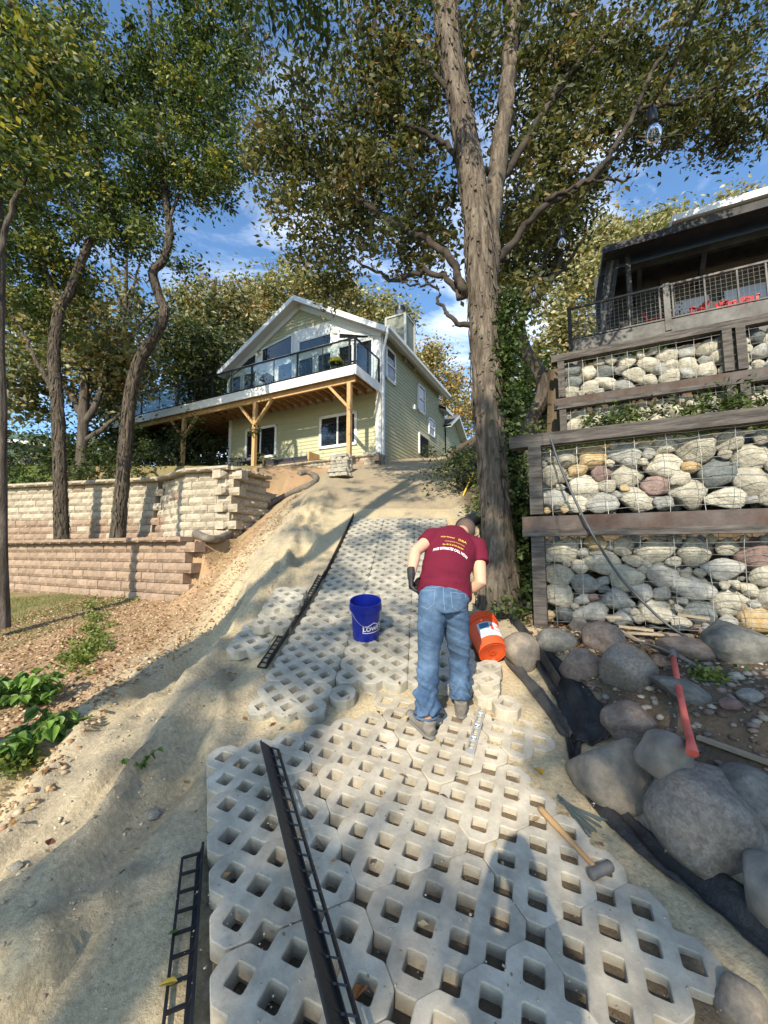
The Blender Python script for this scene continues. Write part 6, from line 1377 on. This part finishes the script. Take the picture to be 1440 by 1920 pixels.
# landscape spikes
m_spk = mat('green_grey_spike', col=(.10, .125, .12), rough=.5, metal=.4)
for k in range(11):
    a = on_near(1046 + R.uniform(-2, 7), 1488 + k * 1.4 + R.uniform(-2, 2), .02 + R.uniform(0, .02)); b_ = on_near(1096 + k * 4.6 + R.uniform(-6, 6), 1566 - k * 2.6 + R.uniform(-10, 10), .01)
    e = MB().tube([a, b_], .0036, 6).build('spike', m_spk); tag(e, 'thin steel edging spike in the loose bundle beside the large tan boulder', 'spike', 'steel spikes lying on the sand')
# leaning edging across the near patch
A, Bq = on_near(505, 1402, .075), on_near(655, 1965, .085)
pts = [A.lerp(Bq, t) for t in np.linspace(0, 1, 7)]
edging('black edging strip lying diagonally across the near pavers', pts, (-.62, .05, .42), (.55, .1, -.16), w=.055, hh=.068, pitch=.085, m=bp)
edging('dusty black edging running beside the orange bucket to the trunk', [hit(x, y, .05) for x, y in ((912, 1098), (930, 1125), (960, 1165), (992, 1205), (1018, 1245), (1045, 1290))], (.2, -.2, 1), (.8, .4, .1), w=.08, hh=.085, m=bpd)
# ------------------------------------------------------------------ fabric, hoses, boards
m_fab = mat('black_landscape_fabric', col=(.010, .0105, .012), col2=(.035, .034, .033), vscale=3.5, rough=.55, bump=.7, bscale=9, bdist=.03, spec=.4)
def sheet(name, label, rows, cat, m, nu=10, nv=8, lift=.02, fold=.035, seed=1, px=True):
    Lf = ipoly([tuple(hit(a[0], a[1], 0)) + (0,) for a, b in rows], nv)[:, :3]; Rt = ipoly([tuple(hit(b[0], b[1], 0)) + (0,) for a, b in rows], nv)[:, :3]
    u = np.linspace(0, 1, nu + 1)[None, :, None]; g = Lf[:, None] * (1 - u) + Rt[:, None] * u; ny_, nx_ = g.shape[:2]
    Xg, Yg = g[..., 0], g[..., 1]; z = H(Xg.ravel(), Yg.ravel()).reshape(Xg.shape)
    al = np.arange(ny_)[:, None] * .12; w_ = fbm(u[..., 0] * 5 + al, al * 1.2 + u[..., 0], seed, 4)
    z = z + lift + fold * np.abs(w_) * 1.6 + fold * .6 * np.sin(u[..., 0] * 9 + al * 1.5); g[..., 2] = z
    idx = np.arange(ny_ * nx_).reshape(ny_, nx_); f = np.stack([idx[:-1, :-1], idx[:-1, 1:], idx[1:, 1:], idx[1:, :-1]], -1).reshape(-1, 4)
    me = npmesh(name, g.reshape(-1, 3), f, m, smooth=True); o = link(name, me); s_ = o.modifiers.new('thick', 'SOLIDIFY'); s_.thickness = .004; tag(o, label, cat); return o
sheet('landscape_fabric', 'wide crumpled black fabric sheet between the sand and the upper boulders', [((985, 1222), (1022, 1215)), ((1010, 1268), (1070, 1258)), ((1040, 1318), (1112, 1305)), ((1060, 1365), (1150, 1362)), ((1072, 1402), (1140, 1400))], 'fabric', m_fab, nu=16, seed=4)
sheet('landscape_fabric', 'long black fabric edge running down past the tan boulder to the corner', [((1060, 1392), (1092, 1396)), ((1068, 1440), (1088, 1436)), ((1090, 1490), (1118, 1478)), ((1140, 1550), (1185, 1545)), ((1200, 1612), (1250, 1600)), ((1290, 1688), (1350, 1650)), ((1380, 1765), (1460, 1710)), ((1500, 1870), (1580, 1800))], 'fabric', m_fab, nu=12, seed=6, fold=.03)
sheet('landscape_fabric', 'narrow dusty fabric band curling off the orange bucket', [((938, 1218), (955, 1215)), ((948, 1250), (985, 1262)), ((985, 1292), (1020, 1300)), ((1025, 1340), (1050, 1345)), ((1058, 1392), (1075, 1392))], 'fabric', mat('dusty_fabric', col=(.03, .029, .028), col2=(.11, .10, .09), vscale=3, rough=.7, bump=.6, bscale=9, bdist=.03), nu=8, seed=8)
sheet('black_tarp', 'crumpled black tarp scrap lying on boards at the foot of the gabion', [((1165, 1150), (1180, 1172)), ((1200, 1152), (1215, 1184)), ((1240, 1158), (1255, 1190)), ((1275, 1165), (1290, 1192)), ((1310, 1178), (1315, 1192))], 'tarp', m_fab, nu=8, seed=12, lift=.06, fold=.06)
m_corr = mat('drain_sleeve', col=(.10, .085, .07), col2=(.19, .165, .135), vscale=5, var=.2, rough=.95, bump=.4, bscale=30)
P = [hit(x, y, .06) for x, y in ((365, 999), (382, 1008), (412, 1010), (440, 996), (470, 972), (505, 945), (545, 925), (580, 910), (592, 900), (590, 892), (578, 886), (560, 888))]
Pp = ipoly([tuple(p) + (.085,) for p in P], 10); t = MB(); t.tube([Vector(p[:3]) for p in Pp], [.085 + .006 * (k % 2) + .012 * math.sin(k * .31) for k in range(len(Pp))], 14); o = t.build('drain_hose', m_corr, smooth=True); tag(o, 'long brown grey drain sleeve winding down the gravel slope', 'drain hose')
P = [at(872, 992, 5.75), at(880, 980, 5.9), at(893, 972, 6.0), at(908, 985, 6.05), at(915, 1010, 6.0)]; Pp = ipoly([tuple(p) + (.1,) for p in P], 10); t = MB(); t.tube([Vector(p[:3]) for p in Pp], [.095 + .007 * (k % 2) for k in range(len(Pp))], 16, cap=False); t.tube([Vector(p[:3]) for p in Pp], .085, 16, cap=False)
o = t.build('drain_hose', bp, smooth=True); tag(o, 'black corrugated drain pipe looped behind the man beside the trunk', 'drain hose')
def ghit(px, py, off):
    p = hit(px, py, off); return p if (p - G0).dot(S) < -.12 else gplane(px, py, -.14)
def gplane(px, py, d=-.10):
    dr = ray(px, py); t = (G0.dot(S) + d) / dr.dot(S); return dr * t
P = [gplane(1026, 822, .05), gplane(1030, 815, -.06), gplane(1045, 860), gplane(1070, 920, -.12), gplane(1110, 1000, -.16), gplane(1160, 1078, -.22), gplane(1205, 1128, -.26), gplane(1250, 1170, -.30), gplane(1292, 1198, -.36)]
t = MB(); t.tube([Vector(p[:3]) for p in ipoly([tuple(p) + (.012,) for p in P], 8)], .0125, 10); o = t.build('garden_hose', mat('grey_hose', col=(.045, .05, .055), rough=.5), smooth=True); tag(o, 'thin dark hose hanging diagonally down the front of the gabion', 'hose')
m_board = mat('raw_board', col=(.24, .19, .13), col2=(.34, .28, .20), vscale=3, var=.2, rough=.9)
for (x0, y0, x1, y1, wd, lb) in ((1308, 1382, 1470, 1440, .035, 'pale narrow board lying between the boulders and the right dirt'), (1160, 1174, 1225, 1182, .05, 'short pale board scrap in front of the gabion'), (1175, 1186, 1300, 1192, .06, 'long pale board under the black tarp'), (1135, 1156, 1165, 1157, .05, 'small board scrap at the gabion foot'), (1150, 1176, 1200, 1203, .035, 'slanted board scrap ending at the pick head'), (1270, 1152, 1330, 1160, .05, 'light board against the lower gabion wire')):
    a, b_ = ghit(x0, y0, .035), ghit(x1, y1, .035); o = MB().beam(a, b_, wd, .02).build('board', m_board); tag(o, lb, 'board', 'scrap boards by the gabion')
# yellow tool handle in the ivy
o = MB().tube([hit(868, 930, .02), hit(888, 884, .30)], .02, 8).build('yellow_handle', mat('yellow_paint', col=(.5, .38, .04), rough=.6)); tag(o, 'yellow tool handle sticking up on the ivy bank left of the trunk', 'tool handle')
# ------------------------------------------------------------------ string of bulbs
m_bulb = bpy.data.materials.new('clear_bulb_glass'); m_bulb.use_nodes = True; nn = m_bulb.node_tree.nodes; ll = m_bulb.node_tree.links
g1, t1, x1_ = nn.new('ShaderNodeBsdfGlossy'), nn.new('ShaderNodeBsdfTransparent'), nn.new('ShaderNodeMixShader'); g1.inputs['Roughness'].default_value = .05; t1.inputs[0].default_value = (.82, .86, .88, 1)
fr = nn.new('ShaderNodeFresnel'); fr.inputs[0].default_value = 1.4; ll.new(fr.outputs[0], x1_.inputs[0]); ll.new(t1.outputs[0], x1_.inputs[1]); ll.new(g1.outputs[0], x1_.inputs[2]); ll.new(x1_.outputs[0], nn['Material Output'].inputs[0])
m_fil = mat('bulb_filament', col=(.45, .38, .30), rough=.5)
wirep = []
BL = ((1222, 205, 1.33, 'nearest clear bulb hanging against the sky at the upper right'), (1052, 430, 2.45, 'second clear bulb of the string, right of the big trunk'), (1000, 536, 3.75, 'third clear bulb of the string, low beside the crooked oak'), (961, 592, 4.7, 'smallest clear bulb of the string, close to the big trunk'))
for (px, py, Y, lb) in BL:
    p = at(px, py, Y); wirep.append(p); e = empty('light_bulb', p, lb, 'light bulb', 'bulbs of the string lights')
    e.scale = (.87,) * 3
    t = MB(); t.lathe([(.0, .01), (.008, .008), (.012, -.004), (.0175, -.012), (.019, -.05), (.018, -.066), (.0, -.067)], 16); part_l = link('socket', t.mesh('socket', m_blk, True), e)
    t = MB(); t.lathe([(.012, -.066), (.014, -.075), (.022, -.088), (.0295, -.105), (.030, -.118), (.026, -.133), (.016, -.144), (0, -.148)], 20); link('glass', t.mesh('glass', m_bulb, True), e)
    t = MB(); t.tube([(0, 0, -.066), (0, 0, -.09)], .004, 6)
    for k in range(4): a = k * PI / 2; t.tube([(0, 0, -.088), (.010 * math.cos(a), .010 * math.sin(a), -.12), (.004 * math.cos(a + .8), .004 * math.sin(a + .8), -.095)], .0008, 4)
    link('filament', t.mesh('filament', m_fil), e)
W0 = [at(1330, -60, .9)] + [p + Vector((0, 0, .012)) for p in wirep] + [at(930, 640, 5.05), at(905, 655, 4.95)]
t = MB(); t.tube([Vector(p[:3]) for p in ipoly([tuple(p) + (0,) for p in W0], 8)], .0035, 6); o = t.build('light_string_cable', m_blk); tag(o, 'thin black cable of the string lights running to the big trunk', 'cable')
# ------------------------------------------------------------------ leafy plant at the left border
m_big = mat('broad_leaf', col=(.085, .17, .025), col2=(.15, .25, .05), vscale=4, var=.1, rough=.5, trans=.3, objvar=.3)
m_stem = mat('green_stem', col=(.12, .10, .05), rough=.8)
def bigleaf(fold):
    v = []; n = 5; wv = [0, .36, .48, .36, .18, 0]; t = MB()
    mid = [(0, k / 5, -.16 * (k / 5) ** 2) for k in range(6)]
    vs = list(mid) + [(-w, y, z + fold * w) for (_, y, z), w in zip(mid[1:5], wv[1:5])] + [(w, y, z + fold * w) for (_, y, z), w in zip(mid[1:5], wv[1:5])]
    fs = []
    for o in (6, 10):
        fs.append((0, 1, o)); fs += [(k, k + 1, o + k, o + k - 1) for k in range(1, 4)]; fs.append((4, 5, o + 3))
    t.add(vs, fs); me = t.mesh('leaf', m_big, True); return me
BLF = [bigleaf(f) for f in (.35, .6, .15)]
def big_plant(px, py, n, h, seed, lb, k_=1):
    rr = random.Random(seed); c = hit(px, py); e = empty('leafy_plant', c, lb, 'plant', 'broad leaved plants at the left border')
    for s_ in range(n):
        a = rr.uniform(0, 6.28); L = h * rr.uniform(.5, 1.1); out_ = rr.uniform(.4, 1.2) * h; P = [Vector((0, 0, -.03)), Vector((math.cos(a) * out_ * .35, math.sin(a) * out_ * .35, L * .6)), Vector((math.cos(a) * out_, math.sin(a) * out_, L))]
        t = MB(); t.tube(P, [.005, .004, .002], 5); link('stem', t.mesh('stem', m_stem), e)
        for k in range(rr.randint(7, 11)):
            u = rr.uniform(.25, 1); q = P[0].lerp(P[1], u * 2) if u < .5 else P[1].lerp(P[2], u * 2 - 1); b_ = rr.uniform(0, 6.28); sz = rr.uniform(.06, .12) * k_
            o = link('leaf', rr.choice(BLF), e); d = Vector((math.cos(b_), math.sin(b_), rr.uniform(-1.2, -.1))).normalized(); s = d.cross(Vector((rr.uniform(-.3, .3), rr.uniform(-.3, .3), 1))).normalized(); u_ = s.cross(d)
            m = Matrix((s * sz, d * sz, u_ * sz)).transposed().to_4x4(); m.translation = q; o.matrix_basis = m
big_plant(5, 1325, 14, .30, 1, 'broad leaved plant cut off by the left border above the lower one')
big_plant(75, 1320, 13, .26, 2, 'broad leaved plant on the gravel to the right of the border one')
big_plant(40, 1410, 11, .20, 3, 'lowest broad leaved plant close to the sand edge')
big_plant(108, 1378, 5, .22, 4, 'small sprig of broad leaves beside the sand edge')
big_plant(262, 1440, 2, .09, 5, 'tiny seedling with narrow leaves alone on the sand', .45)
# ------------------------------------------------------------------ scattered small stuff
def region_points(n, box, seed, test=None):
    rr = np.random.default_rng(seed); x = rr.uniform(box[0], box[1], n); y = rr.uniform(box[2], box[3], n)
    if test is not None: k = test(x, y); x, y = x[k], y[k]
    return x, y, H(x, y)
ico = bmesh.new(); bmesh.ops.create_icosphere(ico, subdivisions=1, radius=1); IV = np.array([v.co[:] for v in ico.verts]); IF = np.array([[v.index for v in f.verts] for f in ico.faces]); ico.free()
def pebbles(name, x, y, z, smin, smax, pal, seed, m):
    rr = np.random.default_rng(seed); n = len(x); s = smin + (smax - smin) * rr.random(n) ** 3
    sc = s[:, None] * np.stack([rr.uniform(.8, 1.3, n), rr.uniform(.8, 1.3, n), rr.uniform(.45, .8, n)], 1); a = rr.uniform(0, 6.28, n)
    v = IV[None] * sc[:, None] * (1 + .18 * rr.normal(size=(n, len(IV), 1))); ca, sa = np.cos(a)[:, None], np.sin(a)[:, None]
    vx = v[..., 0] * ca - v[..., 1] * sa; vy = v[..., 0] * sa + v[..., 1] * ca
    v = np.stack([vx + x[:, None], vy + y[:, None], v[..., 2] + z[:, None] + s[:, None] * .25], -1)
    f = IF[None] + (np.arange(n) * len(IV))[:, None, None]; pal = np.array(pal); col = pal[rr.integers(0, len(pal), n)] * rr.uniform(.75, 1.25, n)[:, None]
    o = link(name, npmesh(name, v.reshape(-1, 3), f.reshape(-1, 3), m, np.repeat(col, len(IV), 0), smooth=True)); tag(o, kind='stuff'); return o
m_peb = mat('pebble_mix', attr='leafcol', rough=.9, var=.15, vscale=30)
LP = [(.36, .25, .15), (.30, .19, .11), (.46, .36, .24), (.26, .15, .09), (.38, .27, .17)]
lt = lambda x, y: (x < -2.1 - .15 * np.sin(y * 2)) & ~poly_in(x, y, UPOLY) & (((x - LW0.x) * S.x + (y - LW0.y) * S.y < 0) | ((x - LW0.x) * U.x + (y - LW0.y) * U.y < -.05))
x, y, z = region_points(30000, (-6.5, -1.6, 1.6, 12.5), 3, lt); pebbles('gravel', x, y, z, .004, .024, LP, 5, m_peb)
x, y, z = region_points(3600, (-2.8, -1.2, .9, 9), 6); pebbles('gravel', x, y, z, .002, .013, [(.42, .35, .24), (.3, .25, .18)], 7, m_peb)
RP = [(.12, .10, .085), (.2, .18, .15), (.28, .25, .21), (.09, .06, .045), (.17, .12, .10)]
x, y, z = region_points(9000, (.9, 4.2, 1.0, 5.6), 8, lambda x, y: x > np.interp(y, XRy, XRx) + .25); pebbles('gravel', x, y, z, .005, .032, RP, 9, m_peb)
# named single stones and fallen leaves
for (px, py, s, m, lb) in ((285, 1528, .045, sm[0], 'single pale flat stone on the sand left of the near patch'), (1405, 1305, .07, sm[1], 'pale cobble in the dirt near the right border'), (1370, 1320, .06, sm[4], 'rose brown cobble left of the pale one in the dirt'), (1380, 1268, .05, sm[0], 'small pale stone below the blue grey boulder'), (30, 1625, .03, sm[0], 'small round stone at the lower left dirt edge')):
    p = hit(px, py, s * .3); o = link('stone', rock_mesh('stone', px, m, 3, (1, .8, .6), .2)); o.matrix_basis = Matrix.Translation(p) @ Matrix.Diagonal((s, s, s, 1)); tag(o, lb, 'stone', 'loose stones on the ground')
def leaf_bits(name, x, y, z, size, pal, seed, lift=.012):
    rr = np.random.default_rng(seed); c = np.stack([x, y, z + lift], 1); n = len(c); a = rr.uniform(0, 6.28, n); ax = np.stack([np.cos(a), np.sin(a), rr.normal(size=n) * .25], 1); nr = np.stack([rr.normal(size=n) * .4, rr.normal(size=n) * .4, np.ones(n)], 1)
    sd = np.cross(ax, nr); sd /= np.linalg.norm(sd, axis=1)[:, None]; up = np.cross(sd, ax); L = size * rr.uniform(.5, 1.3, n)[:, None]
    v = np.stack([c, c + ax * L * .5 + sd * L * .25 + up * L * .12, c + ax * L, c + ax * L * .5 - sd * L * .25 + up * L * .12], 1).reshape(-1, 3); f = np.arange(n * 4).reshape(n, 4); f = np.concatenate([f[:, [0, 1, 2]], f[:, [0, 2, 3]]])
    pal = np.array(pal); col = pal[rr.integers(0, len(pal), n)] * rr.uniform(.7, 1.3, n)[:, None]
    o = link(name, npmesh(name, v, f, m_leaf, np.repeat(col, 4, 0))); tag(o, kind='stuff'); return o
LL = [(.28, .16, .07), (.20, .10, .045), (.36, .24, .12), (.14, .07, .035), (.40, .30, .15)]
x, y, z = region_points(9000, (-6.5, -1.9, 1.8, 12), 13, lt); leaf_bits('leaf_litter', x, y, z, .055, LL, 14)
tt = lambda x, y: ((x - LW0.x) * S.x + (y - LW0.y) * S.y > .3) & ~poly_in(x, y, UPOLY)
x, y, z = region_points(5000, (-9, -3.6, 7.5, 13), 15, tt); leaf_bits('leaf_litter', x, y, z, .10, LL, 16, .03)
x, y, z = region_points(3500, (.8, 3.5, 3.3, 6), 17, lambda x, y: x > np.interp(y, XRy, XRx) + .1); leaf_bits('leaf_litter', x, y, z, .06, LL, 18)
x, y, z = region_points(2600, (-1.3, 2.2, 1.0, 3.3), 71, lambda x, y: (x < np.interp(y, XRy, XRx) - .1)); nd_ = nxd.cross(nyd).normalized(); zz = np.minimum(no.z - ((x - no.x) * nd_.x + (y - no.y) * nd_.y) / nd_.z, 9); pebbles('gravel', x, y, zz, .0015, .006, [(.45, .38, .27), (.25, .2, .14)], 72, m_peb)
x, y, z = region_points(160, (-1.7, 1.6, 1.2, 8), 19); leaf_bits('leaf_litter', x, y, np.where((x > -.95) & (y < 8), z + .09, z), .05, LL, 20, .01)
# ivy and weeds
IV_ = [(.025, .045, .012), (.045, .07, .018), (.08, .11, .03)]
x, y, z = region_points(16000, (.9, 5.5, 4.6, 14), 23, lambda x, y: (x > np.interp(y, XRy, XRx) + .25 + .25 * np.sin(y * 3)) & (fbm(x * 1.3, y * 1.3, 7, 3) > -.12)); leaf_bits('ivy_groundcover', x, y, z + np.random.default_rng(3).random(len(x)) * .12, .085, IV_, 24)
rr = np.random.default_rng(31); cs = []
for k in range(300):
    t_ = rr.random(); py = lerp(545, 1085, t_ ** .8); px = np.interp(py, [545, 700, 900, 1000, 1085], [958, 948, 955, 965, 965]) + rr.normal() * (5 if py < 930 else 22); cs.append(tuple(at(px, py, 5.28 + rr.normal() * .07)))
for k in range(150):
    p = hit(965 + rr.normal() * 24, 1075 + rr.normal() * 28, .05 + rr.random() * .22); cs.append(tuple(p))
e = empty('ivy_vine', at(940, 1080, 5.1), 'dark ivy climbing the right side and foot of the big trunk', 'ivy')
leaves_mesh('leaves', cs, .09, 34, .065, IV_, e, 33, wid=.85, droop=.6)
WG = [(.10, .14, .03), (.15, .19, .04), (.20, .22, .05), (.07, .11, .02)]
def weeds(label, px, py, rx, ry, n, seed, size=.05, name='weed_patch'):
    rr = np.random.default_rng(seed); c0 = hit(px, py); e = empty(name, c0, label, 'weeds'); cs = []
    for k in range(n): p = hit(px + rr.normal() * rx * .5, py + rr.normal() * ry * .5); cs.append((p.x, p.y, p.z + .03))
    leaves_mesh('leaves', cs, .05, 22, size, WG, e, seed, wid=.6, droop=-.3, flat=.5); return e
weeds('sparse yellow green weeds running down the middle of the gravel slope', 180, 1180, 30, 60, 60, 41)
weeds('yellow green weed patch on the gravel below the rose wall', 250, 1115, 50, 18, 36, 42)
weeds('weed clump beside the broad leaved plants', 150, 1235, 30, 30, 36, 43)
weeds('low weeds at the lower left border under the leafy plant', 20, 1440, 40, 14, 26, 44, .04)
weeds('small green weed tuft in the dirt right of the red handle', 1328, 1275, 10, 8, 12, 45, .04)
weeds('bright green weeds beside the blue grey boulder at the right border', 1425, 1175, 22, 22, 34, 46, .08)
weeds('weeds growing on the ledge of the upper gabion at left', 1165, 778, 26, 14, 0, 47)if False else None
for (px, n, lb, sd) in ((1165, 26, 'feathery green weed on the ledge above the lower gabion, left one', 47), (1370, 44, 'leafy green weeds on the ledge above the lower gabion, right one', 48)):
    rr = np.random.default_rng(sd); d0 = 3.4; c = G0 + S * (DG1 - .35); cs = []
    o_ = ray(px, 780); tt_ = (G0.dot(S) + DG1 - .3) / o_.dot(S); p = o_ * tt_; e = empty('weed_patch', (p.x, p.y, 2.0), lb, 'weeds')
    for k in range(n): q = p + GD * rr.normal() * (.32 if px < 1300 else .5); cs.append((q.x, q.y + rr.normal() * .08, 2.25 + abs(rr.normal()) * .16))
    leaves_mesh('leaves', cs, .10, 26, .10, IV_ + WG[:1], e, sd, wid=.35, droop=-.1)
# grass blades by the left trunk
def grass(x, y, z, h, seed, pal):
    rr = np.random.default_rng(seed); n = len(x); b = np.stack([x, y, z - .01], 1); a = rr.uniform(0, 6.28, n); s = np.stack([np.cos(a), np.sin(a), 0 * a], 1) * .004; le = rr.normal(size=(n, 3)) * .35; le[:, 2] = 1; hh = h * rr.uniform(.4, 1.2, n)[:, None]
    v = np.stack([b - s, b + s, b + le * hh], 1).reshape(-1, 3); f = np.arange(n * 3).reshape(n, 3); pal = np.array(pal); col = pal[rr.integers(0, len(pal), n)]
    o = link('grass', npmesh('grass', v, f, m_leaf, np.repeat(col, 3, 0))); tag(o, kind='stuff')
x, y, z = region_points(16000, (-8.5, -4.9, 4.6, 9.6), 51, lambda x, y: lt(x, y) & (fbm(x * 1.2, y * 1.2, 60, 3) + (-.3 * (x + 5.6)) > -.05)); grass(x, y, z, .07, 52, [(.08, .12, .02), (.12, .16, .03), (.18, .19, .06)])
# fallen leaves that stand out
for k6, (p, sz, col, rz, lb) in enumerate(((on_near(1018, 1458, .0), .10, (.5, .28, .02), .4, 'curled yellow leaf on the sand at the right edge of the pavers'), (hit(333, 1848, .02), .08, (.5, .36, .05), 1.9, 'yellow leaf lying under the flat edging at the lower left'), (on_near(683, 1856, -.03), .08, (.42, .15, .04), 2.6, 'curled orange leaf standing in a paver hole near the bottom'),
                            (hit(334, 1752, .02), .05, (.10, .16, .04), 2.2, 'small green frond on the sand beside the flat edging'), (on_near(925, 1860, -.05), .07, (.14, .03, .025), .3, 'dark red leaf down in a paver hole at bottom centre'), (hit(90, 1592, .02), .06, (.22, .08, .05), .3, 'reddish dead leaf on the sand at the lower left'))):
    mm = mat('fallen_leaf', col=col, rough=.6, var=.25, vscale=20, trans=.2); o = link('fallen_leaf', BLF[k6 % 2 * 2].copy()); o.data.materials.clear(); o.data.materials.append(mm)
    o.matrix_basis = Matrix.Translation(p + Vector((0, 0, .015))) @ Matrix.Rotation(rz, 4, 'Z') @ Matrix.Rotation(.25, 4, 'X') @ Matrix.Rotation(.3, 4, 'Y') @ Matrix.Diagonal((sz * .8, sz * .8, sz * .8, 1)); tag(o, lb, 'leaf')
